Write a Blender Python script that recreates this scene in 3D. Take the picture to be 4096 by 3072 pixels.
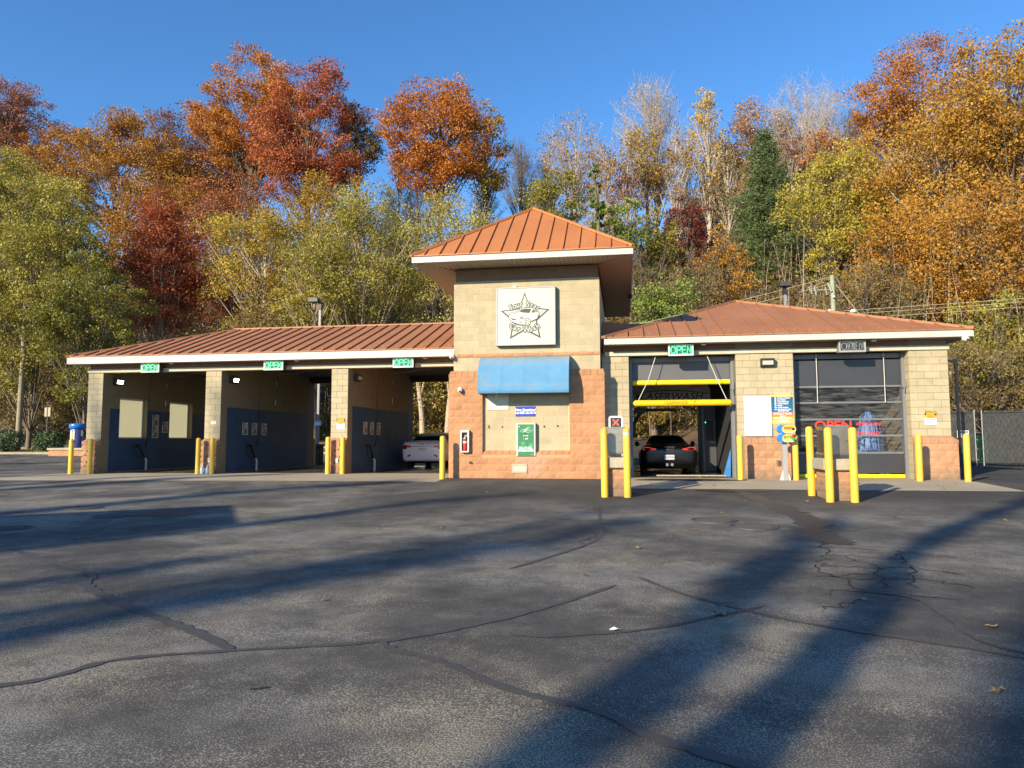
import bpy, math, random
import numpy as np
from math import radians, sin, cos, pi
random.seed(7); rng = np.random.default_rng(11)
for o in list(bpy.data.objects): bpy.data.objects.remove(o)
SC = bpy.context.scene; COL = SC.collection

# ------------------------------------------------------------------ camera, sky, sun, exposure
CAM = (2.8628, -21.1284, 1.1087); YAW, PITCH, ROLL = 0.1543, 0.0801, -0.0024
cd = bpy.data.cameras.new('camera'); cam = bpy.data.objects.new('camera', cd); COL.objects.link(cam)
cd.sensor_fit = 'HORIZONTAL'; cd.sensor_width = 36.0; cd.lens = 2841 / 4096 * 36.0
cd.clip_start = 0.1; cd.clip_end = 3000
from mathutils import Matrix, Vector
_f = Vector((-sin(YAW) * cos(PITCH), cos(YAW) * cos(PITCH), sin(PITCH)))
_r = Vector((cos(YAW), sin(YAW), 0)); _u = _r.cross(_f)
_r2 = _r * cos(ROLL) + _u * sin(ROLL); _u2 = _u * cos(ROLL) - _r * sin(ROLL)
cam.matrix_world = Matrix(((_r2.x, _u2.x, -_f.x, CAM[0]), (_r2.y, _u2.y, -_f.y, CAM[1]), (_r2.z, _u2.z, -_f.z, CAM[2]), (0, 0, 0, 1)))
SC.camera = cam
SUN = Vector((.50, .78, -.373)).normalized()      # the way the light travels
W = bpy.data.worlds.new('World'); SC.world = W; W.use_nodes = True
nt = W.node_tree; bg = nt.nodes['Background']
sky = nt.nodes.new('ShaderNodeTexSky'); sky.sky_type = 'NISHITA'; sky.sun_disc = False
sky.sun_elevation = math.asin(-SUN.z); sky.sun_rotation = math.atan2(-SUN.x, -SUN.y)
sky.air_density = 1.0; sky.dust_density = 0.0; sky.ozone_density = 4.0; sky.altitude = 1200
hs = nt.nodes.new('ShaderNodeHueSaturation'); hs.inputs['Saturation'].default_value = 1.15; hs.inputs['Value'].default_value = 1.1
nt.links.new(sky.outputs[0], hs.inputs['Color']); nt.links.new(hs.outputs[0], bg.inputs[0]); bg.inputs[1].default_value = 0.14
sl = bpy.data.lights.new('sun', 'SUN'); sun = bpy.data.objects.new('sun', sl); COL.objects.link(sun)
sl.energy = 5.0; sl.angle = radians(.53); sl.color = (1.0, .85, .62)
sun.rotation_euler = SUN.to_track_quat('-Z', 'Y').to_euler(); sun.location = (-30, -60, 40)
SC.view_settings.view_transform = 'Standard'; SC.view_settings.look = 'None'
SC.view_settings.exposure = 0.70; SC.view_settings.gamma = 1.0; SC.view_settings.use_curve_mapping = False

SC.cycles.max_bounces = 7; SC.cycles.diffuse_bounces = 3; SC.cycles.glossy_bounces = 3; SC.cycles.transmission_bounces = 4; SC.cycles.transparent_max_bounces = 8
# ------------------------------------------------------------------ helpers
def tag(o, label=None, cat=None, group=None, kind=None):
    if label: o['label'] = label
    if cat: o['category'] = cat
    if group: o['group'] = group
    if kind: o['kind'] = kind
    return o
def empty(name, loc=(0, 0, 0), label=None, cat=None, group=None, rz=0):
    o = bpy.data.objects.new(name, None); COL.objects.link(o); o.location = loc; o.rotation_euler = (0, 0, rz)
    o.empty_display_size = .2
    return tag(o, label, cat, group)
def link(name, me, parent=None, loc=None, rot=None):
    o = bpy.data.objects.new(name, me); COL.objects.link(o)
    if parent: o.parent = parent
    if loc is not None: o.location = loc
    if rot is not None: o.rotation_euler = rot
    return o
def copy_tree(o, parent=None):
    c = o.copy(); COL.objects.link(c); c.parent = parent
    for ch in list(o.children): copy_tree(ch, c)
    return c
class MB:
    def __init__(s): s.v = []; s.f = []; s.m = []; s.sm = []
    def add(s, vs, fs, m=0, smooth=False):
        b = len(s.v); s.v += [tuple(v) for v in vs]
        for f in fs: s.f.append(tuple(i + b for i in f)); s.m.append(m); s.sm.append(smooth)
        return s
    def box(s, x0, x1, y0, y1, z0, z1, m=0):
        return s.add([(x0, y0, z0), (x1, y0, z0), (x1, y1, z0), (x0, y1, z0), (x0, y0, z1), (x1, y0, z1), (x1, y1, z1), (x0, y1, z1)],
              [(0, 3, 2, 1), (4, 5, 6, 7), (0, 1, 5, 4), (1, 2, 6, 5), (2, 3, 7, 6), (3, 0, 4, 7)], m)
    def bbox(s, x0, x1, y0, y1, z0, z1, b=.01, m=0):          # box with chamfered edges
        X, Y, Z = (x0, x1), (y0, y1), (z0, z1); vs = []; idx = {}
        for i in (0, 1):
            for j in (0, 1):
                for k in (0, 1):
                    for a in range(3):
                        p = [X[i], Y[j], Z[k]]; d = [b if t == 0 else -b for t in (i, j, k)]
                        for t in range(3):
                            if t != a: p[t] += d[t]
                        idx[i, j, k, a] = len(vs); vs.append(tuple(p))
        fs = []
        def quad(a, pts): fs.append(tuple(idx[p + (a,)] for p in pts))
        quad(0, [(0, 0, 0), (0, 0, 1), (0, 1, 1), (0, 1, 0)]); quad(0, [(1, 0, 0), (1, 1, 0), (1, 1, 1), (1, 0, 1)])
        quad(1, [(0, 0, 0), (1, 0, 0), (1, 0, 1), (0, 0, 1)]); quad(1, [(0, 1, 0), (0, 1, 1), (1, 1, 1), (1, 1, 0)])
        quad(2, [(0, 0, 0), (0, 1, 0), (1, 1, 0), (1, 0, 0)]); quad(2, [(0, 0, 1), (1, 0, 1), (1, 1, 1), (0, 1, 1)])
        for i in (0, 1):
            for j in (0, 1):
                fs.append((idx[i, j, 0, 0], idx[i, j, 1, 0], idx[i, j, 1, 1], idx[i, j, 0, 1]))
                fs.append((idx[i, 0, j, 0], idx[i, 1, j, 0], idx[i, 1, j, 2], idx[i, 0, j, 2]))
                fs.append((idx[0, i, j, 1], idx[1, i, j, 1], idx[1, i, j, 2], idx[0, i, j, 2]))
                for k in (0, 1): fs.append((idx[i, j, k, 0], idx[i, j, k, 1], idx[i, j, k, 2]))
        return s.add(vs, fs, m)
    def prism(s, poly, axis, a, b, m=0, smooth=False):       # polygon in the other two axes, extruded along axis
        n = len(poly)
        def P(p, t): return (t, p[0], p[1]) if axis == 'x' else ((p[0], t, p[1]) if axis == 'y' else (p[0], p[1], t))
        vs = [P(p, a) for p in poly] + [P(p, b) for p in poly]
        fs = [(i, (i + 1) % n, n + (i + 1) % n, n + i) for i in range(n)]
        s.add(vs, fs, m, smooth); s.add([P(p, a) for p in poly], [tuple(range(n))], m); s.add([P(p, b) for p in poly], [tuple(range(n))], m)
        return s
    def tube(s, pts, r, n=8, m=0, cap=True, smooth=True):
        pts = [Vector(p) for p in pts]; k = len(pts)
        rs = r if isinstance(r, (list, tuple)) else [r] * k
        vs = []; fs = []; prev = None
        for i, p in enumerate(pts):
            t = (pts[min(i + 1, k - 1)] - pts[max(i - 1, 0)]).normalized()
            if prev is None:
                a = Vector((0, 0, 1)) if abs(t.z) < .9 else Vector((1, 0, 0)); u = t.cross(a).normalized()
            else: u = (prev - t * prev.dot(t)).normalized()
            prev = u; w = t.cross(u)
            for j in range(n):
                an = 2 * pi * j / n; vs.append(p + (u * cos(an) + w * sin(an)) * rs[i])
        for i in range(k - 1):
            for j in range(n): fs.append((i * n + j, i * n + (j + 1) % n, (i + 1) * n + (j + 1) % n, (i + 1) * n + j))
        s.add(vs, fs, m, smooth)
        if cap: s.add(vs[:n], [tuple(range(n - 1, -1, -1))], m); s.add(vs[-n:], [tuple(range(n))], m)
        return s
    def lathe(s, prof, c=(0, 0, 0), n=20, axis='z', m=0, smooth=True):
        vs = []; fs = []; k = len(prof)
        for (r, h) in prof:
            for j in range(n):
                a = 2 * pi * j / n; x, y = r * cos(a), r * sin(a)
                p = (x, y, h) if axis == 'z' else ((x, h, y) if axis == 'y' else (h, x, y))
                vs.append((p[0] + c[0], p[1] + c[1], p[2] + c[2]))
        for i in range(k - 1):
            for j in range(n): fs.append((i * n + j, i * n + (j + 1) % n, (i + 1) * n + (j + 1) % n, (i + 1) * n + j))
        s.add(vs, fs, m, smooth)
        s.add(vs[:n], [tuple(range(n - 1, -1, -1))], m); s.add(vs[-n:], [tuple(range(n))], m)
        return s
    def mesh(s, mats, name='m'):
        me = bpy.data.meshes.new(name); me.from_pydata(s.v, [], s.f)
        for mt in (mats if isinstance(mats, (list, tuple)) else [mats]): me.materials.append(mt)
        me.polygons.foreach_set('material_index', s.m); me.polygons.foreach_set('use_smooth', s.sm); me.update()
        return me
    def build(s, name, mats, parent=None, loc=None, rot=None): return link(name, s.mesh(mats, name), parent, loc, rot)

# ------------------------------------------------------------------ materials
def newmat(name):
    m = bpy.data.materials.new(name); m.use_nodes = True
    return m, m.node_tree, m.node_tree.nodes['Principled BSDF']
def N(nt, t, **k):
    n = nt.nodes.new(t)
    for a, v in k.items():
        if hasattr(n, a): setattr(n, a, v)
        else: n.inputs[a].default_value = v
    return n
def ramp(nt, fac, stops, interp='LINEAR'):
    r = nt.nodes.new('ShaderNodeValToRGB'); r.color_ramp.interpolation = interp
    e = r.color_ramp.elements
    while len(e) < len(stops): e.new(.5)
    for el, (p, c) in zip(e, stops): el.position = p; el.color = (c[0], c[1], c[2], 1) if len(c) == 3 else c
    nt.links.new(fac, r.inputs[0]); return r.outputs[0]
def noise(nt, scale, detail=4, rough=.6, coord='Object', dist=0, vec=None):
    n = N(nt, 'ShaderNodeTexNoise'); n.inputs['Scale'].default_value = scale; n.inputs['Detail'].default_value = detail
    n.inputs['Roughness'].default_value = rough; n.inputs['Distortion'].default_value = dist
    if vec is None:
        tc = N(nt, 'ShaderNodeTexCoord'); vec = tc.outputs[coord]
    nt.links.new(vec, n.inputs['Vector']); return n.outputs['Fac']
def geopos(nt): return N(nt, 'ShaderNodeNewGeometry').outputs['Position']
def mixc(nt, fac, a, b, mode='MIX'):
    m = N(nt, 'ShaderNodeMix', data_type='RGBA', blend_type=mode)
    for s, v in ((m.inputs[0], fac), (m.inputs[6], a), (m.inputs[7], b)):
        if hasattr(v, 'links') or hasattr(v, 'is_linked'): nt.links.new(v, s)
        else: s.default_value = v if isinstance(v, (int, float)) else (v[0], v[1], v[2], 1)
    return m.outputs[2]
def math_(nt, op, a, b=None):
    m = N(nt, 'ShaderNodeMath', operation=op)
    for s, v in ((m.inputs[0], a), (m.inputs[1], b)):
        if v is None: continue
        if hasattr(v, 'is_linked'): nt.links.new(v, s)
        else: s.default_value = v
    return m.outputs[0]
def bump(nt, bs, h, strength=.3, dist=.01):
    b = N(nt, 'ShaderNodeBump'); b.inputs['Strength'].default_value = strength; b.inputs['Distance'].default_value = dist
    nt.links.new(h, b.inputs['Height']); nt.links.new(b.outputs[0], bs.inputs['Normal'])
MC = {}
def paint(name, c, rough=.5, var=.12, scale=6, metal=0, bmp=0, bscale=60, rnd=0, dirt=None):
    """paint/concrete/metal with uneven tone in world space"""
    if name in MC: return MC[name]
    m, nt, bs = newmat(name)
    pos = geopos(nt)
    f = noise(nt, scale, 5, .65, vec=pos)
    lo = tuple(max(0, x * (1 - var)) for x in c); hi = tuple(min(1, x * (1 + var)) for x in c)
    col = ramp(nt, f, [(.3, lo), (.7, hi)])
    if rnd:
        oi = N(nt, 'ShaderNodeObjectInfo').outputs['Random']
        v = ramp(nt, oi, [(0, (1 - rnd,) * 3), (1, (1 + rnd * .6,) * 3)])
        col = mixc(nt, 1.0, col, v, 'MULTIPLY')
    if dirt:
        f2 = noise(nt, dirt[0], 6, .7, vec=pos)
        k = ramp(nt, f2, [(dirt[1], (0, 0, 0)), (min(1, dirt[1] + .18), (1, 1, 1))])
        col = mixc(nt, k, col, dirt[2])
    nt.links.new(col, bs.inputs['Base Color'])
    bs.inputs['Roughness'].default_value = rough; bs.inputs['Metallic'].default_value = metal
    if bmp: bump(nt, bs, noise(nt, bscale, 3, .6, vec=pos), bmp, .01)
    MC[name] = m; return m
def plain(name, c, rough=.5, metal=0, emit=None, es=0, alpha=None, trans=0, spec=None):
    if name in MC: return MC[name]
    m, nt, bs = newmat(name)
    f = noise(nt, 9, 3, .6)
    nt.links.new(ramp(nt, f, [(.3, tuple(x * .94 for x in c)), (.7, tuple(min(1, x * 1.05) for x in c))]), bs.inputs['Base Color'])
    bs.inputs['Roughness'].default_value = rough; bs.inputs['Metallic'].default_value = metal
    if emit: bs.inputs['Emission Color'].default_value = (*emit, 1); bs.inputs['Emission Strength'].default_value = es
    if trans: bs.inputs['Transmission Weight'].default_value = trans
    if alpha is not None: bs.inputs['Alpha'].default_value = alpha
    if spec is not None: bs.inputs['Specular IOR Level'].default_value = spec
    MC[name] = m; return m

BEIGE = (.43, .365, .232); ORANGE = (.44, .222, .110)
M_block = paint('beige_block', BEIGE, .92, .10, 3.0, bmp=.35, bscale=220, rnd=.09, dirt=(1.1, .62, (.36, .30, .20)))
M_mortar = paint('mortar_beige', (.56, .47, .30), .95, .08, 9, bmp=.2)
M_split = paint('split_face_orange', ORANGE, .95, .15, 2.5, bmp=.6, bscale=45, rnd=.09, dirt=(.9, .66, (.50, .29, .19)))
M_mortar_o = paint('mortar_orange', (.55, .30, .16), .95, .08, 9, bmp=.2)
M_split_b = paint('split_face_tan', (.45, .24, .13), .95, .16, 4, bmp=.6, bscale=45, rnd=.12, dirt=(3, .6, (.26, .17, .11)))
M_frieze = paint('frieze_brown', (.22, .13, .075), .9, .1, 4, bmp=.2, rnd=.06)
M_lintel = paint('lintel_concrete', (.52, .46, .34), .85, .08, 4, bmp=.15)
M_fascia = paint('fascia_metal', (.50, .48, .43), .45, .06, 1.2, dirt=(.8, .72, (.42, .41, .38)))
M_soffit = paint('soffit', (.40, .31, .22), .6, .05, 3)
M_roofT = paint('roof_metal', (.43, .158, .048), .6, .10, .8, rnd=.05, dirt=(2.0, .7, (.34, .12, .06)))
M_roofW = paint('roof_metal_dusty', (.345, .148, .064), .62, .12, .8, rnd=.06, dirt=(1.2, .6, (.28, .12, .066)))
M_yellow = paint('bollard_yellow', (.76, .475, .045), .42, .06, 5, dirt=(11, .68, (.46, .31, .07)))
M_concrete = paint('kiosk_concrete', (.38, .34, .25), .9, .15, 8, bmp=.3)
M_steel = paint('brushed_steel', (.34, .31, .25), .42, .12, 10, metal=.85)
M_black = plain('black_plastic', (.012, .012, .013), .5)
M_dark = plain('dark_metal', (.03, .032, .035), .5)
M_greym = plain('grey_metal', (.17, .18, .19), .45)
M_white = plain('white_paint', (.78, .77, .73), .45)
M_off = plain('off_white', (.62, .61, .57), .5)
M_red = plain('red_paint', (.62, .03, .02), .35)
M_ropew = plain('rope_white', (.65, .62, .55), .8)
def add_wear(m, fn):
    nt = m.node_tree; bs = nt.nodes['Principled BSDF']; s = bs.inputs['Base Color']; src = s.links[0].from_socket
    nt.links.new(fn(nt, src), s)
def splash(nt, src):                       # grime splashed on the lowest courses, ragged upper edge
    pos = geopos(nt); sp = N(nt, 'ShaderNodeSeparateXYZ'); nt.links.new(pos, sp.inputs[0])
    h = math_(nt, 'ADD', sp.outputs[2], math_(nt, 'MULTIPLY', noise(nt, 3.5, 6, .75, vec=pos), .75))
    k = ramp(nt, h, [(.42, (.75,) * 3), (.72, (0, 0, 0))])
    return mixc(nt, k, src, (.17, .135, .095))
def fade(nt, src):                         # sun-bleached, scrubbed patch under the change machine
    pos = geopos(nt); v = N(nt, 'ShaderNodeVectorMath', operation='DISTANCE'); nt.links.new(pos, v.inputs[0]); v.inputs[1].default_value = (.15, -.12, .45)
    h = math_(nt, 'ADD', v.outputs['Value'], math_(nt, 'MULTIPLY', noise(nt, 2.2, 5, .7, vec=pos), .9))
    return mixc(nt, ramp(nt, h, [(.75, (.75,) * 3), (1.35, (0, 0, 0))]), src, (.46, .285, .20))
add_wear(M_split_b, splash); add_wear(M_split, fade)
C = .2032                       # course height
LY, RY = 2.383, .470            # front planes of left and right wings (tower front is y = 0)

# ------------------------------------------------------------------ terrain
def yh(x): return np.interp(x, [-60, -20, 8, 16, 40], [42, 38, 38, 22, 18])
def GZ(x, y):
    x = np.asarray(x, float); y = np.asarray(y, float)
    h = yh(x); z = np.interp(y, [-25, -10, -5, -.5, 16], [-.47, -.33, -.17, 0, 0])
    z = z - .005 * np.clip(-x - 7, 0, 10) * np.interp(y, [-25, -4, 12, 16], [0, 1, 1, 0])
    z = z + 1.3 * np.clip((y - 16) / np.maximum(h - 16, 1), 0, 1)
    up = np.clip(y - h, 0, None)
    z = z + .62 * np.minimum(up, 75 - h) + .3 * np.clip(y - 75, 0, 35)
    wob = np.clip(up / 8, 0, 1)
    return z + wob * (.9 * np.sin(x * .21 + y * .1) + .7 * np.sin(x * .07 - y * .13 + 2))
def gz(x, y): return float(GZ(x, y))
def sheet(name, xs, ys, dz, mat, keep=None, kind='structure'):
    X, Y = np.meshgrid(xs, ys); Z = GZ(X, Y) + (dz(X, Y) if callable(dz) else dz)
    nx, ny = len(xs), len(ys); v = np.stack([X, Y, Z], -1).reshape(-1, 3)
    fs = []
    for j in range(ny - 1):
        for i in range(nx - 1):
            cx, cy = (xs[i] + xs[i + 1]) / 2, (ys[j] + ys[j + 1]) / 2
            if keep is None or keep(cx, cy): fs.append((j * nx + i, j * nx + i + 1, (j + 1) * nx + i + 1, (j + 1) * nx + i))
    me = bpy.data.meshes.new(name); me.from_pydata([tuple(p) for p in v], [], fs); me.materials.append(mat)
    me.polygons.foreach_set('use_smooth', [True] * len(fs)); me.update()
    return tag(link(name, me), kind=kind)
def lin(a, b, s): return list(np.linspace(a, b, int(round((b - a) / s)) + 1))

def asphalt_mat():
    m, nt, bs = newmat('asphalt'); pos = geopos(nt)
    big = noise(nt, .33, 5, .6, vec=pos); mid = noise(nt, 1.5, 6, .72, vec=pos); fine = noise(nt, 95, 3, .7, vec=pos); tone = noise(nt, .7, 4, .6, vec=pos)
    patch = math_(nt, 'ADD', math_(nt, 'MULTIPLY', big, .62), math_(nt, 'MULTIPLY', mid, .38))
    cover = ramp(nt, patch, [(.37, (0, 0, 0)), (.58, (1, 1, 1))])                     # how much stone shows through the worn binder
    thr = math_(nt, 'SUBTRACT', .635, math_(nt, 'MULTIPLY', cover, .175))
    fleck = math_(nt, 'MULTIPLY', math_(nt, 'SUBTRACT', fine, thr), 9.0)
    fleck = ramp(nt, fleck, [(0, (0, 0, 0)), (1, (1, 1, 1))])
    base = mixc(nt, cover, (.050, .048, .045), (.104, .096, .082))
    stone = mixc(nt, ramp(nt, tone, [(.45, (0, 0, 0)), (.65, (1, 1, 1))]), (.31, .295, .26), (.42, .36, .25))
    col = mixc(nt, fleck, base, stone)
    sp = N(nt, 'ShaderNodeSeparateXYZ'); nt.links.new(pos, sp.inputs[0])              # newer black sealcoat near the building
    yy = math_(nt, 'ADD', sp.outputs[1], math_(nt, 'MULTIPLY', mid, 3.0))
    s1 = ramp(nt, math_(nt, 'MULTIPLY', math_(nt, 'ADD', yy, 6.6), .3), [(0, (0, 0, 0)), (1, (1, 1, 1))])
    xr = ramp(nt, math_(nt, 'MULTIPLY', math_(nt, 'ADD', sp.outputs[0], 4.5), .25), [(0, (0, 0, 0)), (1, (1, 1, 1))])
    col = mixc(nt, math_(nt, 'MULTIPLY', math_(nt, 'MULTIPLY', s1, xr), .7), col, (.040, .040, .041))
    nt.links.new(col, bs.inputs['Base Color']); bs.inputs['Roughness'].default_value = .86
    bs.inputs['Specular IOR Level'].default_value = .3
    bump(nt, bs, math_(nt, 'ADD', fine, math_(nt, 'MULTIPLY', mid, .4)), .5, .010); return m
M_asph = asphalt_mat()
M_soil = paint('leafy_soil', (.10, .066, .035), .95, .5, .9, bmp=.6, bscale=6, dirt=(.5, .55, (.07, .07, .025)))
M_apron = paint('apron_concrete', (.36, .305, .22), .88, .14, .7, bmp=.25, bscale=120, dirt=(.55, .62, (.22, .185, .135)))
def wet_mat(name, c, rough):
    m, nt, bs = newmat(name); pos = geopos(nt); f = noise(nt, .9, 5, .6, vec=pos)
    nt.links.new(ramp(nt, f, [(.35, c), (.7, tuple(x * 2.0 for x in c))]), bs.inputs['Base Color'])
    nt.links.new(ramp(nt, f, [(.4, (rough,) * 3), (.62, (.6,) * 3)]), bs.inputs['Roughness']); return m
M_wet = wet_mat('wet_concrete', (.05, .045, .036), .06)

def groundz(X, Y): return np.where((Y < np.minimum(38, yh(X) - 1)) & (Y > -70), -.09, 0)
sheet('ground', [-900, -400] + lin(-160, 160, 5) + [400, 900], [-900, -300] + lin(-75, 135, 3) + [250, 500, 1200], groundz, M_soil)
sheet('parking_lot', lin(-70, 60, 1.25), lin(-60, 38, .7), 0, M_asph,
      keep=lambda x, y: y < min(36.5, float(yh(x)) - 1.2) and not (x < -.5 and 21.6 < y < 26.5) and not (x > 19 and y > 11.6))
sheet('concrete_apron', lin(-17.6, -2.37, .6), lin(-1.5, 10.6, .55), .006, M_apron)
sheet('concrete_apron', lin(2.36, 12.1, .6), lin(-2.9, 11.4, .55), .006, M_apron)
sheet('wet_bay_floor', lin(-16.0, -2.4, .8), lin(2.75, 10.2, .5), .011, M_wet)
sheet('wet_bay_floor', lin(3.1, 6.15, .6), lin(.75, 11, .5), .011, M_wet)
# ------------------------------------------------------------------ masonry
BL = .4064; J = .009
_bm = {}
def block_mesh(kind, L, H=C, var=0):
    key = (kind, round(L, 3), round(H, 3), var)
    if key in _bm: return _bm[key]
    mb = MB(); l, h, d = L - J, H - J, .085
    if kind == 'smooth':
        b = .005
        o = [(0, .004, 0), (l, .004, 0), (l, .004, h), (0, .004, h)]
        i = [(b, 0, b), (l - b, 0, b), (l - b, 0, h - b), (b, 0, h - b)]
        k = [(0, d, 0), (l, d, 0), (l, d, h), (0, d, h)]
        mb.add(o + i + k, [(4, 5, 6, 7), (0, 1, 5, 4), (1, 2, 6, 5), (2, 3, 7, 6), (3, 0, 4, 7), (0, 8, 9, 1), (1, 9, 10, 2), (2, 10, 11, 3), (3, 11, 8, 0)])
    elif kind == 'split':
        r = random.Random(var * 31 + int(L * 100)); nx = max(2, int(round(l / .085))); nz = 3
        vs = []
        for j in range(nz + 1):
            for i in range(nx + 1):
                e = i in (0, nx) or j in (0, nz)
                vs.append((l * i / nx, (.007 if e else r.uniform(-.007, .003)), h * j / nz))
        fs = [(j * (nx + 1) + i, j * (nx + 1) + i + 1, (j + 1) * (nx + 1) + i + 1, (j + 1) * (nx + 1) + i) for j in range(nz) for i in range(nx)]
        mb.add(vs, fs)
        o = [(0, .007, 0), (l, .007, 0), (l, .007, h), (0, .007, h)]; k = [(0, d, 0), (l, d, 0), (l, d, h), (0, d, h)]
        mb.add(o + k, [(0, 4, 5, 1), (1, 5, 6, 2), (2, 6, 7, 3), (3, 7, 4, 0)])
    else:                                        # cap: chamfered top running back to the wall
        dep = H if kind == 'capT' else .2
        dep = {'capT': .125, 'capL': .205, 'capR': .135, 'sill': .12}[kind]
        lo = .11 if kind != 'sill' else .03
        hh = C - J if kind != 'sill' else .115
        p = [(0, 0), (0, lo), (dep, hh), (dep, 0)]
        mb.prism(p, 'x', 0, l)
    me = mb.mesh([M_block], kind); me.materials.clear(); _bm[key] = me; return me
_mm = {}
def place_block(parent, kind, L, loc, mat, name, H=C):
    var = random.randrange(6) if kind == 'split' else 0
    key = (kind, round(L, 3), round(H, 3), var, mat.name)
    if key not in _mm:
        me = block_mesh(kind, L, H, var).copy(); me.materials.append(mat); _mm[key] = me
    return link(name, _mm[key], parent, loc)
def courses(parent, x0, x1, z0, n, y, kind, mat, name, start=0, H=C, skip=None):
    for r in range(n):
        z = z0 + r * H
        segs = [(x0, x1)]
        if skip:
            for (a, b, c0, c1) in skip:
                if c0 - .01 <= z < c1 - .01:
                    segs = [(x0, a), (b, x1)]
        for (a, b) in segs:
            x = a; first = True
            while x < b - .05:
                L = BL * (.5 if (first and (r + start) % 2) else 1); first = False
                if x + L > b - .09: L = b - x
                place_block(parent, kind, L, (x + J / 2, y, z + J / 2), mat, name, H); x += L
def caps(parent, x0, x1, z, y, kind, mat, name):
    n = max(1, int(round((x1 - x0) / (BL / 2)))); L = (x1 - x0) / n
    for i in range(n): place_block(parent, kind, L, (x0 + i * L + J / 2, y, z), mat, name)

# ------------------------------------------------------------------ standing seam roof
def inter(line, x):
    for (a, b) in zip(line, line[1:]):
        if a[0] - 1e-6 <= x <= b[0] + 1e-6:
            return a[1] + (b[1] - a[1]) * (x - a[0]) / max(1e-9, b[0] - a[0])
    return 0
def roof_slope(roof, origin, ex, eu, top, mat, off=.2, sp=.457, ribs=True):
    """panels between seams; (s, t) plane: origin + s*ex + t*eu, 'top' is the upper outline t(s)"""
    O, ex, eu = Vector(origin), Vector(ex), Vector(eu); n = ex.cross(eu).normalized()
    s0, s1 = top[0][0], top[-1][0]
    cuts = [s0]; x = s0 + off
    while x < s1 - .03: cuts.append(x); x += sp
    cuts.append(s1)
    P = lambda s, t, h=0: O + ex * s + eu * t + n * h
    for a, b in zip(cuts, cuts[1:]):
        tops = [(b, inter(top, b))] + [(p[0], p[1]) for p in reversed(top) if a < p[0] < b] + [(a, inter(top, a))]
        poly = [(a, 0), (b, 0)] + [p for p in tops if p[1] > .005]
        if len(poly) < 3: continue
        k = len(poly); mb = MB()
        mb.add([P(*p) for p in poly], [tuple(range(k))]); mb.add([P(*p) for p in poly] + [P(p[0], p[1], -.03) for p in poly], [(i, k + i, k + (i + 1) % k, (i + 1) % k) for i in range(k)] + [tuple(range(2 * k - 1, k - 1, -1))])
        mb.build('roof_panel', mat, roof)
        if abs(ex.x) > .9 and b - a > .3 and inter(top, (a + b) / 2) > .6:
            c = (a + b) / 2 + random.uniform(-.03, .03); h_ = .42
            MB().add([P(c - .025, h_, .001), P(c + .025, h_, .001), P(c + .025, h_ + .05, .001), P(c - .025, h_ + .05, .001), P(c - .02, h_ + .01, .028), P(c + .02, h_ + .01, .028)], [(0, 1, 5, 4), (1, 2, 5), (3, 0, 4), (2, 3, 4, 5)]).build('snow_guard', mat, roof)
    if ribs:
        for c in cuts[1:-1]:
            t = inter(top, c)
            if t < .08: continue
            w, h = .013, .05; vs = [P(c - w, -.02, 0), P(c + w, -.02, 0), P(c + w, t, 0), P(c - w, t, 0), P(c - w, -.02, h), P(c + w, -.02, h), P(c + w, t, h), P(c - w, t, h)]
            MB().add(vs, [(0, 3, 2, 1), (4, 5, 6, 7), (0, 1, 5, 4), (1, 2, 6, 5), (2, 3, 7, 6), (3, 0, 4, 7)]).build('seam', mat, roof)
def hip_cap(roof, a, b, mat, w=.09):
    a, b = Vector(a), Vector(b); d = (b - a).normalized(); s = d.cross(Vector((0, 0, 1))).normalized() * w; u = s.cross(d).normalized()
    u = u if u.z > 0 else -u
    vs = []
    for p in (a, b): vs += [p - s - u * .02, p + s - u * .02, p + s * .8 + u * .05, p - s * .8 + u * .05]
    MB().add(vs, [(0, 1, 5, 4), (1, 2, 6, 5), (2, 3, 7, 6), (3, 0, 4, 7), (0, 3, 2, 1), (4, 5, 6, 7)]).build('hip_cap', mat, roof)
def fascia_ring(parent, x0, x1, y0, y1, z0, z1, sides='fblr', th=.03):
    e = .004
    if 'f' in sides:
        n = max(1, int(round((x1 - x0) / 3.0)))
        for i in range(n): MB().box(x0 + (x1 - x0) * i / n + .002, x0 + (x1 - x0) * (i + 1) / n - .002, y0 + .002 * (i % 2), y0 + th, z0, z1).build('fascia', M_fascia, parent)
    if 'b' in sides: MB().box(x0, x1, y1 - th, y1, z0, z1).build('fascia', M_fascia, parent)
    if 'l' in sides: MB().box(x0 + e, x0 + th, y0 + th, y1 - th, z0 + e, z1 - e).build('fascia', M_fascia, parent)
    if 'r' in sides: MB().box(x1 - th, x1 - e, y0 + th, y1 - th, z0 + e, z1 - e).build('fascia', M_fascia, parent)

# ================================================================== the tower
T = empty('car_wash_tower', (0, 0, 0), 'central beige block tower with orange split-face base and pyramid metal roof', 'building')
TX = 2.235; YB = 9.0
wall = MB().box(0, 1, 1, 2, 0, 1).build('wall', [M_mortar], T)
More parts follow.
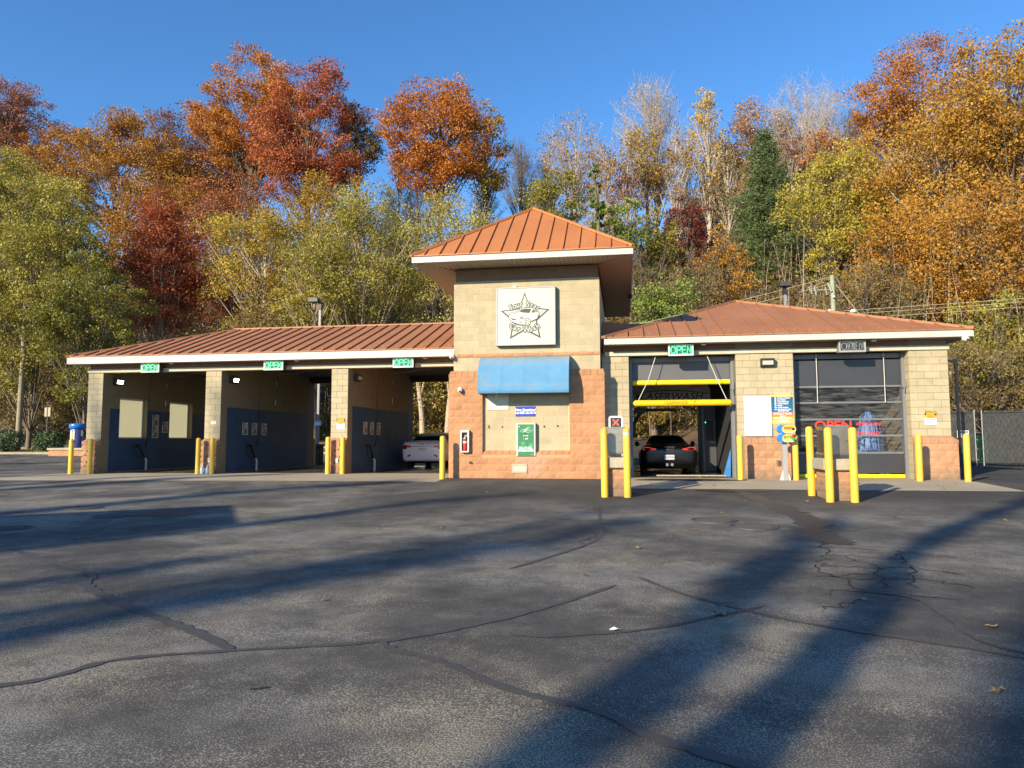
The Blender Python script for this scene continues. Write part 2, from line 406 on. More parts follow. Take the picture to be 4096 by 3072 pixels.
# rebuild the core so that the niche is a real recess
me = MB()
me.box(-TX + .012, TX - .012, .007, YB, -.1, 29.5 * C, 0); me.box(-TX + .06, TX - .06, .047, YB, 29.5 * C, 6.41, 2)
me.box(-TX - .108, -1.31, -.11, .006, -.1, 15 * C, 1); me.box(1.31, TX + .108, -.11, .006, -.1, 15 * C, 1)
me.box(-1.309, 1.309, -.11, .006, -.1, 3.5 * C, 1)
me.box(-1.309, 1.309, -.11, .006, 13 * C, 15 * C, 1)
me.box(-TX - .108, -TX + .011, .013, YB, -.1, 15 * C, 1); me.box(TX - .011, TX + .108, .013, YB, -.1, 15 * C, 1)
me.add([(-TX - .108, -.11, 15 * C), (-TX - .108, YB, 15 * C), (-TX, YB, 16 * C), (-TX, 0, 16 * C)], [(0, 3, 2, 1)], 1)
me.add([(TX + .108, -.11, 15 * C), (TX + .108, YB, 15 * C), (TX, YB, 16 * C), (TX, 0, 16 * C)], [(0, 1, 2, 3)], 1)
wall.data = me.mesh([M_mortar, M_mortar_o, M_frieze], 'tower_core')
courses(wall, -TX, TX, 16 * C, 2, 0, 'smooth', M_block, 'block')
courses(wall, -TX, TX, 18 * C, 1, -.02, 'split', M_split, 'band_block', 1, H=C / 2)
courses(wall, -TX, TX, 18.5 * C, 11, 0, 'smooth', M_block, 'block', 1)
courses(wall, -TX + .05, TX - .05, 29.5 * C, 2, .04, 'smooth', M_frieze, 'frieze_block', 0)
MB().box(-TX, TX, .004, .03, 29.5 * C, 29.5 * C + .012).build('ledge', M_mortar, wall)
BX = TX + .12
courses(wall, -BX, BX, 0, 15, -.12, 'split', M_split, 'split_face_block', 0, skip=[(-1.31, 1.31, 3.5 * C - .12, 13 * C)])
caps(wall, -BX + .02, -1.36, 15 * C + .003, -.12, 'capT', M_split, 'cap_block'); caps(wall, 1.36, BX - .02, 15 * C + .003, -.12, 'capT', M_split, 'cap_block'); caps(wall, -1.36, 1.36, 15 * C + .003, -.12, 'capT', M_split, 'cap_block')
for sx in (-1, 1):                       # mitred cap ends
    x = sx * BX; MB().add([(x, -.12, 15 * C), (x - sx * .02, -.12, 15 * C), (x - sx * .02, -.12, 15 * C + .11), (x, -.12, 15 * C + .08), (sx * TX, 0, 16 * C - .01), (x, .3, 15 * C), (x, .3, 15 * C + .08)],
        [(0, 1, 2, 3), (2, 4, 3), (3, 4, 6), (0, 3, 6, 5)]).build('cap_block', M_split, wall)
courses(wall, -1.27, 1.27, 4 * C, 9, .002, 'smooth', M_block, 'block', 1)
caps(wall, -1.30, 1.30, 3.5 * C, -.119, 'sill', M_split, 'sill_block')
# small drilled holes and stains left by removed machines
for (x, z, r) in ((-1.13, 1.52, .028), (-1.13, 1.57, .02), (-.72, 1.53, .026), (.55, 1.535, .03), (.95, 1.55, .03), (-1.68, .47, .035), (-1.64, .45, .03)):
    MB().lathe([(r, -.0065 if z > .6 else -.142), (r * .8, -.009 if z > .6 else -.146)], (x, 0, z), 10, 'y').build('hole', M_black, wall)
roof = MB().box(-3.2, 3.2, -.95, 9.35, 6.45, 6.58).build('roof', M_soffit, T)
e0, e1, ya, yb = -3.31, 3.25, -1.02, 9.42; xm = (e0 + e1) / 2; hw = (e1 - e0) / 2; zt = 6.625; pit = .715
k = math.hypot(1, pit); zr = zt + pit * hw
roof_slope(roof, (e0, ya, zt), (1, 0, 0), Vector((0, 1, pit)) / k, [(0, 0), (hw, hw * k), (2 * hw, 0)], M_roofT, .42)
roof_slope(roof, (e1, yb, zt), (-1, 0, 0), Vector((0, -1, pit)) / k, [(0, 0), (hw, hw * k), (2 * hw, 0)], M_roofT, .42)
Ld = yb - ya
roof_slope(roof, (e1, ya, zt), (0, 1, 0), Vector((-1, 0, pit)) / k, [(0, 0), (hw, hw * k), (Ld - hw, hw * k), (Ld, 0)], M_roofT, .42)
roof_slope(roof, (e0, yb, zt), (0, -1, 0), Vector((1, 0, pit)) / k, [(0, 0), (hw, hw * k), (Ld - hw, hw * k), (Ld, 0)], M_roofT, .42)
for ex, ey, py in ((e0, ya, ya + hw), (e1, ya, ya + hw), (e0, yb, yb - hw), (e1, yb, yb - hw)): hip_cap(roof, (ex, ey, zt), (xm, py, zr), M_roofT)
hip_cap(roof, (xm, ya + hw, zr), (xm, yb - hw, zr), M_roofT)
MB().box(e0 - .01, e1 + .01, ya - .015, ya + .05, zt - .03, zt + .012).build('drip_edge', M_roofT, roof)
fascia_ring(T, e0 + .02, e1 - .02, ya + .02, yb - .02, 6.41, 6.60)
so = MB().box(e0 + .06, e1 - .06, ya + .06, yb - .06, 6.432, 6.446).build('soffit', M_frieze, T)
x = -2.9
n_ = 46
for i in range(n_):                      # soffit boards on the front, mitred to the corners
    a = e0 + .06 + (e1 - e0 - .12) * i / n_; b = a + (e1 - e0 - .12) / n_ - .012
    f = lambda x: min(1.0, max(.02, min(x - e0, e1 - x)) / 1.06) * (1.02 - .06)
    MB().prism([(a, ya + .055), (b, ya + .055), (b, ya + .06 + f(b)), (a, ya + .06 + f(a))], 'z', 6.418, 6.431).build('soffit_board', M_soffit, so)
for side in (0, 1):
    mb = MB(); m_ = 70
    for i in range(m_):
        y0 = ya + .06 + (yb - ya - .12) * i / m_; y1 = y0 + (yb - ya - .12) / m_ - .012
        d = min(1.0, (y0 - ya) / 1.06) * .97
        if d < .05: continue
        if side: mb.box(e1 - .06 - d, e1 - .06, y0, y1, 6.418, 6.431)
        else: mb.box(e0 + .06, e0 + .06 + d, y0, y1, 6.418, 6.431)
    tag(mb.build('side_soffit_boards', M_soffit, T), kind='stuff')
# string of small bulbs along the right eave
sb = MB()
for i in range(80):
    y = ya + .1 + i * .125; sb.lathe([(.004, -.022), (.014, -.010), (.014, .006), (.004, .014)], (e1 + .022, y, 6.50 + .012 * sin(i * 1.7)), 6)
tag(sb.build('string_bulbs', plain('bulb', (.75, .7, .6), .2), T), kind='stuff')

# ================================================================== left wing: three self-serve bays
Lw = empty('self_serve_bays', (-9.5, LY, 0), 'long left wing with three open wash bays under a brown metal roof', 'building')
def lp(o, p=Lw):                          # keep world coordinates under an empty that is not at the origin
    o.matrix_parent_inverse = Matrix.Translation(-p.location); return o
def bld(mb, name, mat, p): return lp(mb.build(name, mat, p), p)
PX = [(-16.687, -16.077), (-11.962, -11.352), (-7.187, -6.577)]
RB = 10.2
# walls between the bays
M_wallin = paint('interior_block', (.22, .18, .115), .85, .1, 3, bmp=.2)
M_blue = paint('blue_wall_paint', (.014, .064, .145), .5, .25, 1.4, dirt=(1.3, .60, (.011, .042, .08)))
for i, (a, b) in enumerate(PX):
    t0 = b - .30 if i == 0 else a
    mb = MB()
    WN = [(3.32, 4.93), (6.35, 7.95)] if i == 0 else []
    ys = [LY + .0] ; y = LY
    cuts = [(LY + .013, LY + .61, a + .012, b - .0)]
    if WN:
        zz0, zz1 = 1.24, 2.80; prev = LY + .61
        for (w0, w1) in WN:
            mb.box(t0, b, prev, w0, -.1, 4.15); mb.box(t0, b, w0, w1, -.1, zz0); mb.box(t0, b, w0, w1, zz1, 4.15); prev = w1
        mb.box(t0, b, prev, RB - .6, -.1, 4.15)
    else: mb.box(t0 + .0, b, LY + .61, RB - .6, -.1, 4.15)
    mb.box(a + .012, b, LY + .007, LY + .61, -.1, 18 * C); mb.box(a, b, RB - .6, RB, -.1, 19 * C); mb.box(a + .012, b - .002, LY - .193, LY + .006, -.1, 5 * C, 0)
    w = bld(mb, 'wall', M_wallin, Lw)
    w2 = w
    courses(w, a, b, 6 * C, 12, LY, 'smooth', M_block, 'block', i)
    courses(w, a, b, 0, 5, LY - .20, 'split', M_split_b, 'split_face_block', i)
    caps(w, a, b, 5 * C + .003, LY - .20, 'capL', M_split_b, 'cap_block')
    # blue painted facing of the wall, stopping one block from the front; open at the windows
    bl = MB()
    def pan(y0, y1, z0, z1): bl.box(b + .001, b + .006, y0, y1, z0, z1)
    if WN:
        pan(LY + .42, WN[0][0], .01, 2.36); pan(WN[0][1], WN[1][0], .01, 2.36); pan(WN[1][1], 9.5, .01, 2.36)
        for (w0, w1) in WN: pan(w0, w1, .01, zz0)
    else: pan(LY + .42, 9.5, .01, 2.36)
    bl.box(b + .006, b + .012, LY + .42, 9.5, 1.10, 1.116)
    bld(bl, 'blue_wall_panel', M_blue, Lw)
    for (w0, w1) in WN:
        f = MB(); f.box(t0 + .05, t0 + .11, w0, w0 + .05, zz0, zz1).box(t0 + .05, t0 + .11, w1 - .05, w1, zz0, zz1).box(t0 + .05, t0 + .11, w0 + .05, w1 - .05, zz0, zz0 + .05).box(t0 + .05, t0 + .11, w0 + .05, w1 - .05, zz1 - .05, zz1)
        wn = bld(f, 'window', M_off, Lw)
        m_g = MC.get('frosted')
        if not m_g:
            m_g, nt_, bs_ = newmat('frosted'); bs_.inputs['Base Color'].default_value = (.78, .76, .62, 1); bs_.inputs['Roughness'].default_value = .5
            tr = N(nt_, 'ShaderNodeBsdfTranslucent'); tr.inputs[0].default_value = (.72, .70, .56, 1); mx = N(nt_, 'ShaderNodeMixShader'); mx.inputs[0].default_value = .8
            nt_.links.new(ramp(nt_, noise(nt_, 1.3, 3, .5, vec=geopos(nt_)), [(.3, (.36, .36, .28)), (.7, (.62, .60, .48))]), bs_.inputs['Base Color'])
            out = nt_.nodes['Material Output']; nt_.links.new(bs_.outputs[0], mx.inputs[1]); nt_.links.new(tr.outputs[0], mx.inputs[2]); nt_.links.new(mx.outputs[0], out.inputs[0]); MC['frosted'] = m_g
        MB().box(t0 + .075, t0 + .085, w0 + .05, w1 - .05, zz0 + .05, zz1 - .05).build('pane', m_g, wn)
# right-hand wall of bay three is the tower; lintel, frieze, ceiling, rear header
bld(MB().box(PX[0][0] - .0, -TX - .11, LY - .05, LY + .25, 18 * C + .003, 18 * C + .125), 'lintel', M_lintel, Lw)
bld(MB().box(PX[0][0] + .05, -TX - .11, LY + .02, LY + .22, 18 * C + .125, 4.06), 'frieze', M_frieze, Lw)
bld(MB().box(PX[0][0] + .05, -TX - .11, LY + .25, RB, 4.06, 4.12), 'ceiling', plain('ceiling_grey', (.10, .095, .085), .8), Lw)
bld(MB().box(PX[0][0], -TX - .11, RB - .35, RB - .05, 3.79, 4.06), 'rear_header', M_dark, Lw)
el0, ely, elb = -17.21, LY - .52, 10.34; zt = 4.225; pit = .36; k = math.hypot(1, pit)
run = (elb - ely) / 2; ym = (ely + elb) / 2; zr = zt + pit * run; xr = -TX - .005
roofL = bld(MB().box(el0 + .1, xr, ely + .06, elb - .06, 4.125, 4.19), 'roof', M_soffit, Lw)
def wroof(*a, **kw):
    n0 = set(COL.objects); roof_slope(*a, **kw)
wroof(roofL, (el0, ely, zt), (1, 0, 0), Vector((0, 1, pit)) / k, [(0, 0), (run, run * k), (xr - el0, run * k)], M_roofW, .3)
wroof(roofL, (xr, elb, zt), (-1, 0, 0), Vector((0, -1, pit)) / k, [(0, run * k), (xr - el0 - run, run * k), (xr - el0, 0)], M_roofW, .3)
wroof(roofL, (el0, elb, zt), (0, -1, 0), Vector((1, 0, pit)) / k, [(0, 0), (run, run * k), (2 * run, 0)], M_roofW, .3)
hip_cap(roofL, (el0, ely, zt), (el0 + run, ym, zr), M_roofW); hip_cap(roofL, (el0, elb, zt), (el0 + run, ym, zr), M_roofW); hip_cap(roofL, (el0 + run - .1, ym, zr + .01), (xr, ym, zr + .01), M_roofW)
n0 = len(COL.objects)
fr = empty('eave_trim', (0, 0, 0)); fr.parent = Lw; lp(fr, Lw)
fascia_ring(fr, el0 + .02, xr, ely + .02, elb - .02, 3.945, 4.205, 'fbl')
MB().box(el0 + .06, xr, ely + .06, LY + .02, 3.957, 3.97).build('soffit', M_soffit, fr)
MB().box(el0 + .06, PX[0][0], LY + .02, elb - .06, 3.957, 3.97).build('soffit', M_soffit, fr)
MB().box(el0 - .01, xr, ely - .01, ely + .045, zt - .025, zt + .012).build('drip_edge', M_roofW, fr)

# ================================================================== right wing: two automatic bays
Rw = empty('automatic_bays', (7.4, RY, 0), 'right wing with two tall automatic wash bays and a low brown hip roof', 'building')
def rbld(mb, name, mat): return bld(mb, name, mat, Rw)
P0, P1, P2 = (TX + .02, 3.07), (6.172, 7.798), (10.932, 11.962)
RRB = 10.9
w0 = rbld(MB().box(P0[0], P0[1] - .004, RY + .007, RY + .6, -.1, 3.76), 'wall', M_wallin)
courses(w0, P0[0] + .01, P0[1], 0, 18, RY, 'smooth', M_block, 'block', 0)
w1 = rbld(MB().box(P1[0] + .004, P1[1] - .004, RY + .007, RRB, -.1, 4.05).box(P1[0] + .18, P1[1] - .1, RY - .122, RY + .006, -.1, 5 * C), 'wall', M_wallin)
courses(w1, P1[0], P1[1], 6 * C, 12, RY, 'smooth', M_block, 'block', 1)
courses(w1, P1[0] + .17, P1[1] - .09, 0, 5, RY - .13, 'split', M_split_b, 'split_face_block', 1)
caps(w1, P1[0] + .17, P1[1] - .09, 5 * C + .003, RY - .13, 'capR', M_split_b, 'cap_block')
w2 = rbld(MB().box(P2[0] + .004, P2[1] - .012, RY + .007, RRB, -.1, 4.05).box(P2[0] + .008, P2[1] + .10, RY - .122, RY + .006, -.1, 5 * C).box(P2[1] - .011, P2[1] + .10, RY + .007, RRB, -.1, 5 * C), 'wall', M_wallin)
courses(w2, P2[0], P2[1], 6 * C, 12, RY, 'smooth', M_block, 'block', 0)
courses(w2, P2[0], P2[1] + .115, 0, 5, RY - .13, 'split', M_split_b, 'split_face_block', 1)
caps(w2, P2[0], P2[1] + .02, 5 * C + .003, RY - .13, 'capR', M_split_b, 'cap_block')
MB().add([(P2[1] + .02, RY - .13, 5 * C), (P2[1] + .115, RY - .13, 5 * C), (P2[1] + .115, RY - .13, 5 * C + .09), (P2[1] + .02, RY - .13, 5 * C + .11), (P2[1], RY, 6 * C - .01), (P2[1] + .115, 9, 5 * C), (P2[1] + .115, 9, 5 * C + .09), (P2[1], 9, 6 * C - .01)],
   [(0, 1, 2, 3), (3, 2, 4), (1, 5, 6, 2), (2, 6, 7, 4)]).build('cap_block', M_split_b, w2)
# block courses on the visible jamb of the last pier
jm = block_mesh('smooth', .60)
for r in range(18):
    key = ('jamb', r % 2); L = .40 if r % 2 else .60
    o = place_block(w2, 'smooth', L, (P2[0] - .002, RY + L + .005, r * C + J / 2), M_block, 'block'); o.rotation_euler = (0, 0, -pi / 2)
rbld(MB().box(P0[0] + .1, P2[1] + .03, RY - .05, RY + .2, 18 * C + .003, 18 * C + .125), 'lintel', M_lintel)
rbld(MB().box(P0[0] + .05, P2[1] - .03, RY + .02, RY + .2, 18 * C + .125, 4.05), 'frieze', M_frieze)
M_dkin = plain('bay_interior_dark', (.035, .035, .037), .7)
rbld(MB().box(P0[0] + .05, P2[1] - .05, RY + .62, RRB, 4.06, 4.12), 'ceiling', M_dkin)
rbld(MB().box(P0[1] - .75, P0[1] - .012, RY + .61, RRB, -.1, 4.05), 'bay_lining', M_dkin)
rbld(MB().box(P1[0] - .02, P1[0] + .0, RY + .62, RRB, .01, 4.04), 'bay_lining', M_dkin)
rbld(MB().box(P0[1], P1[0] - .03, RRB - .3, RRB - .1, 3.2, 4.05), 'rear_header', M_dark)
# bay five is closed at the back with a lighter panelled wall so the brush reads through the door
rbld(MB().box(P1[1], P2[0], RRB - .2, RRB, -.1, 4.05), 'rear_wall', paint('bay_rear_wall', (.16, .16, .15), .8, .1, 2))
el0, el1, ely, elb = 2.33, 12.47, RY - .52, 11.3; zt = 4.165; pk = Vector((7.02, 5.6, 6.2))
roofR = rbld(MB().box(el0 + .1, el1 - .08, ely + .06, elb - .08, 4.125, 4.15), 'roof', M_soffit)
run = pk.y - ely; rise = pk.z - zt
def tri(roof, a, b, apex, mat, off=.25):
    a, b = Vector(a), Vector(b); ex = (b - a).normalized(); w = (b - a).length; s = (apex - a).dot(ex)
    eu = (apex - a - ex * s); t = eu.length
    roof_slope(roof, a, ex, eu.normalized(), [(0, 0), (s, t), (w, 0)], mat, off)
c00, c10, c11, c01 = (el0, ely, zt), (el1, ely, zt), (el1, elb, zt), (el0, elb, zt)
tri(roofR, c00, c10, pk, M_roofW); tri(roofR, c10, c11, pk, M_roofW); tri(roofR, c11, c01, pk, M_roofW); tri(roofR, c01, c00, pk, M_roofW)
for c in (c00, c10, c11, c01): hip_cap(roofR, c, pk, M_roofW)
fr = empty('eave_trim', (0, 0, 0)); fr.parent = Rw; lp(fr, Rw)
fascia_ring(fr, el0 + .02, el1 - .02, ely + .02, elb - .02, 3.955, 4.15, 'fblr')
so = MB().box(el0 + .06, el1 - .06, ely + .06, RY + .02, 3.975, 3.985).build('soffit', M_frieze, fr)
MB().box(P2[1], el1 - .06, RY + .02, elb - .06, 3.975, 3.985).build('soffit', M_soffit, fr)
sb = MB(); x = el0 + .07
while x < el1 - .1: sb.box(x, x + .13, ely + .058, RY + .018, 3.962, 3.974); x += .142
tag(sb.build('soffit_boards', M_soffit, fr), kind='stuff')
MB().box(el0 - .01, el1 + .01, ely - .01, ely + .045, zt - .025, zt + .012).build('drip_edge', M_roofW, fr)
# low link roof between the tower and the right wing
rbld(MB().add([(TX + .01, 2.2, 5.0), (4.6, 2.6, 4.9), (4.6, 9.0, 4.95), (TX + .01, 9.0, 5.3), (TX + .01, 2.2, 4.2), (4.6, 2.6, 4.2), (4.6, 9.0, 4.2), (TX + .01, 9.0, 4.2)],
   [(0, 1, 2, 3), (0, 4, 5, 1), (1, 5, 6, 2), (2, 6, 7, 3), (3, 7, 4, 0)]), 'link_roof', M_roofW)

# steel door frames of bays four and five
for (a, b) in ((P0[1], P1[0]), (P1[1], P2[0])):
    f = MB().box(b - .10, b - .006, RY + .40, RY + .52, 0, 3.64).box(b - .085, b - .006, RY + .32, RY + .40, 0.0, 3.64)
    f.box(a + .006, a + .10, RY + .34, RY + .52, 0, 3.64).box(a + .10, b - .10, RY + .40, RY + .52, 3.50, 3.64)
    fo = rbld(f, 'door_frame', M_greym)
    MB().box(b - .12, b - .02, RY + .22, RY + .32, 2.62, 2.82).box(b - .09, b - .05, RY + .215, RY + .22, 2.5, 2.62).build('door_sensor', M_greym, fo)
# ------------------------------------------------------------------ text and sign helpers
def text_mesh(body, size, mat, align='CENTER', shear=0, bold=0, ext=.0015, sx=1.0, spacing=1.0):
    cu = bpy.data.curves.new('lettering', 'FONT'); cu.body = body; cu.size = size; cu.align_x = align; cu.align_y = 'CENTER'
    cu.shear = shear; cu.offset = bold; cu.extrude = ext; cu.resolution_u = 3; cu.space_character = spacing; cu.space_line = 1.0
    o = bpy.data.objects.new('tmp', cu); me = bpy.data.meshes.new_from_object(o)
    if sx != 1.0: me.transform(Matrix.Diagonal((sx, 1, 1, 1)))
    me.materials.clear(); me.materials.append(mat); bpy.data.objects.remove(o); bpy.data.curves.remove(cu); return me
def text(parent, body, size, x, y, z, mat, rot=0, ry=0, **k):      # on a face that looks towards -y (or turned by rz)
    me = text_mesh(body, size, mat, **k)
    o = link('lettering', me, parent); o.rotation_euler = (pi / 2, ry, rot); o.location = (x, y, z); return o
M_letk = plain('letter_black', (.02, .02, .02), .5); M_letw = plain('letter_white', (.85, .85, .83), .5)
M_letr = plain('letter_red', (.80, .05, .03), .45)
def emis(name, c, s): return plain(name, c, .4, emit=c, es=s)

# ------------------------------------------------------------------ logo sign on the tower
S = empty('logo_sign', (0.02, -.18, 4.86), 'square white sign box with star outlined logo high on the tower', 'sign')
sw, sh = .905, .89
cab = MB().box(-sw, sw, .02, .178, -sh, sh).build('cabinet', M_dark, S)
fm = MB().bbox(-sw, sw, -.005, .03, sh - .045, sh, .006).bbox(-sw, sw, -.005, .03, -sh, -sh + .045, .006).bbox(-sw, -sw + .045, -.004, .029, -sh + .045, sh - .045, .006).bbox(sw - .045, sw, -.004, .029, -sh + .045, sh - .045, .006)
fm.build('frame', plain('sign_frame', (.42, .41, .37), .4), S)
M_face = paint('sign_face', (.50, .51, .44), .4, .03, 1.5)
MB().box(-sw + .045, sw - .045, .010, .02, -sh + .045, sh - .045).build('face', M_face, S)
q_ = .00203
def sp(px, py): return ((px - 512) * q_, -(py - 480 + (px - 512) * .035) * q_)
M_ink = plain('logo_ink', (.045, .05, .055), .5); M_mint = plain('logo_tint', (.42, .47, .38), .5); M_pap = plain('logo_white', (.56, .56, .49), .5)
star = [(502, 135), (588, 352), (862, 378), (680, 545), (732, 803), (508, 672), (283, 818), (330, 560), (148, 408), (412, 372)]
star = [(502, 132), (575, 352), (862, 380), (678, 548), (732, 803), (508, 690), (283, 818), (328, 560), (148, 408), (415, 372)]
def flat(poly, y, mat, name='logo_part', th=.0015, px=True):
    pts = [sp(*p) for p in poly] if px else poly
    return MB().prism(pts, 'y', y, y + th).build(name, mat, S)
cx_, cy_ = 505, 480
flat([(cx_ + (p[0] - cx_) * 1.035, cy_ + (p[1] - cy_) * 1.035) for p in star], .0085, M_ink, 'star')
flat([(cx_ + (p[0] - cx_) * .91, cy_ + (p[1] - cy_) * .91) for p in star], .0068, M_mint, 'star_fill')
def outl(ch, size, x, z, ry):
    base = text_mesh(ch, size, M_ink, ext=.0006, sx=.86); mb = MB(); P = [tuple(v.co) for v in base.vertices]; Fs = [tuple(p.vertices) for p in base.polygons]
    for i in range(10):
        a = 2 * pi * i / 10; dx, dy = .026 * cos(a), .026 * sin(a); mb.add([(p[0] + dx, p[1] + dy, p[2] + i * .00002) for p in P], Fs)
    o = mb.build('lettering_outline', M_ink, S); o.rotation_euler = (pi / 2, ry, 0); o.location = (x, .0045, z)
def arc_text(word, c, R, top, a0, a1, size):
    n = len(word)
    for i, ch in enumerate(word):
        if ch == ' ': continue
        a = radians(a0 + (a1 - a0) * i / (n - 1)); px = c[0] + R * sin(a); py = c[1] - R * cos(a) if top else c[1] + R * cos(a)
        x, z = sp(px, py); ry = (a if top else -a)
        outl(ch, size, x, z, ry)
        text(S, ch, size, x, .0030, z, M_pap, ry=ry, ext=.0008, sx=.86, bold=.002)
arc_text('Four Star', (500, 690), 385, True, -31, 31, .235)
arc_text('Car Wash', (498, 320), 368, False, -32, 32, .235)
body = [(262, 490), (280, 455), (320, 432), (405, 415), (440, 380), (500, 360), (580, 358), (640, 375), (690, 405), (712, 440), (715, 480), (690, 510), (590, 560), (560, 610), (515, 612), (420, 605), (330, 575), (275, 535)]
flat([(490 + (p[0] - 490) * 1.045, 485 + (p[1] - 485) * 1.08) for p in body], .0022, M_ink, 'car_outline', .0006)
flat(body, .0014, M_pap, 'car_drawing', .0006)
for poly in ([(415, 412), (450, 385), (515, 370), (600, 374), (575, 436), (480, 432)], [(598, 432), (622, 388), (650, 386), (655, 428)], [(662, 426), (660, 388), (685, 412), (690, 420)],
             [(285, 508), (375, 535), (370, 548), (310, 540)], [(415, 568), (460, 570), (455, 584), (410, 578)], [(412, 512), (450, 500), (505, 514), (495, 524), (430, 520)],
             [(330, 585), (420, 612), (510, 618), (500, 628), (410, 622), (340, 600)], [(600, 560), (690, 518), (690, 528), (605, 572)],
             [(320, 445), (400, 420), (400, 425), (325, 452)], [(590, 470), (700, 440), (700, 444), (592, 476)], [(440, 490), (560, 445), (562, 450), (445, 496)]):
    flat(poly, .0004, M_ink, 'car_line', .0006)
def disc(px, py, rx, ry_, y, mat, n=20): flat([(px + rx * cos(2 * pi * i / n), py + ry_ * sin(2 * pi * i / n)) for i in range(n)], y, mat, 'wheel_drawing', .0006)
disc(546, 566, 46, 62, -.0003, M_ink); disc(546, 566, 36, 50, -.0010, M_pap); disc(704, 495, 14, 32, -.0003, M_ink)
for i in range(5):
    a = 2 * pi * i / 5; disc(546 + 20 * cos(a), 566 + 28 * sin(a), 8, 11, -.0017, M_ink, 8)
disc(546, 566, 5, 7, -.0017, M_ink, 8)
S2 = empty('sign_top_camera', (-.31, -.06, 5.79), 'tiny white camera above the logo sign', 'camera')
MB().box(-.07, .07, -.05, .058, -.025, .02).build('housing', M_white, S2); MB().lathe([(.02, -.056), (.02, -.05)], (.05, 0, 0), 8, 'y').build('lens', M_black, S2)

# ------------------------------------------------------------------ awning
A = empty('awning', (0, 0, 2.5), 'curved blue fabric awning over the change machine', 'awning')
prof = []
for i in range(13):
    a = i / 12 * pi / 2; prof.append((-.05 - .67 * sin(a) ** 1.0, 1.14 - (1 - cos(a)) * .90))
prof = [(0, 1.15)] + prof + [(-.725, .24), (-.735, .02), (-.72, 0)]
m_aw = paint('awning_fabric', (.09, .255, .43), .75, .10, 2.0, dirt=(1.3, .56, (.15, .26, .35)))
def dusty(nt, src):
    g_ = N(nt, 'ShaderNodeNewGeometry'); s_ = N(nt, 'ShaderNodeSeparateXYZ'); nt.links.new(g_.outputs['Normal'], s_.inputs[0])
    k = math_(nt, 'MULTIPLY', ramp(nt, s_.outputs[2], [(.45, (0, 0, 0)), (.95, (1, 1, 1))]), ramp(nt, noise(nt, 2.6, 6, .7, vec=g_.outputs['Position']), [(.3, (.35,) * 3), (.7, (1,) * 3)]))
    return mixc(nt, k, src, (.30, .31, .27))
add_wear(m_aw, dusty)
mb = MB(); xs = [-1.34 + 2.68 * i / 48 for i in range(49)]; vs = []; fs = []
for x in xs:
    t = ((x + 1.34) / 2.68) * 4; s_ = abs(t - round(t)); sag = .010 * max(0, 1 - s_ * 9) 
    for j, (y, z) in enumerate(prof):
        w = 1 if 1 < j < len(prof) - 3 else .2
        vs.append((x, y - sag * w * .7, z + sag * w * .5))
nP = len(prof)
for i in range(48):
    for j in range(nP - 1): fs.append((i * nP + j, i * nP + j + 1, (i + 1) * nP + j + 1, (i + 1) * nP + j))
mb.add(vs, fs, 0, True); mb.build('canopy', m_aw, A)
for sx in (-1.338, 1.338):
    MB().add([(sx, y, z) for y, z in prof] + [(sx, 0, 0)], [tuple(range(nP + 1))]).build('end_panel', m_aw, A)
fr_ = MB()
for z in (.012,): fr_.tube([(-1.33, -.71, z), (1.33, -.71, z)], .014, 6).tube([(-1.33, -.71, z), (-1.33, .0, z)], .014, 6).tube([(1.33, -.71, z), (1.33, 0, z)], .014, 6)
for i in range(1, 4):
    x = -1.34 + 2.68 * i / 4; fr_.tube([(x, y + .02, z - .02) for y, z in prof[1:-1]], .012, 5)
fr_.build('frame', M_dark, A)

# ------------------------------------------------------------------ things on the tower front
X = empty('fire_extinguisher_cabinet', (-1.825, -.135, 1.107), 'white cabinet with a red fire extinguisher on orange wall', 'cabinet')
MB().box(-.125, .125, .0, .012, -.33, .33).box(-.125, -.113, -.115, 0, -.33, .33).box(.113, .125, -.115, 0, -.33, .33).box(-.113, .113, -.115, 0, .318, .33).box(-.113, .113, -.115, 0, -.33, -.318).build('box', M_white, X)
fr_ = MB().bbox(-.125, .125, -.13, -.116, .265, .33, .004).bbox(-.125, .125, -.13, -.116, -.33, -.295, .004).bbox(-.125, -.092, -.13, -.116, -.295, .265, .004).bbox(.092, .125, -.13, -.116, -.295, .265, .004)
dr = fr_.build('door', M_white, X)
MB().box(-.092, .092, -.122, -.120, -.295, .265).build('pane', plain('clear_glass', (.9, .9, .9), .03, trans=1.0, alpha=.25), dr)
MB().box(-.112, .112, -.012, -.002, -.317, .317).build('back_panel', plain('cabinet_grey', (.12, .125, .13), .6), X)
ex = MB().lathe([(.02, -.29), (.058, -.285), (.06, -.27), (.06, -.02), (.05, .02), (.025, .045), (.02, .07)], (0, -.062, 0), 18).build('extinguisher_tank', M_red, X)
MB().lathe([(.028, .06), (.03, .10), (.02, .13)], (0, -.062, 0), 12).box(-.02, .085, -.075, -.05, .13, .15).box(-.03, .09, -.072, -.053, .165, .18).tube([(-.03, -.062, .1), (-.062, -.062, .04), (-.066, -.062, -.05)], .014, 6).build('extinguisher_head', plain('ext_grey', (.45, .45, .43), .4), X)
MB().lathe([(.0607, -.06), (.0607, .0)], (0, -.062, 0), 18).build('extinguisher_label', M_white, X)
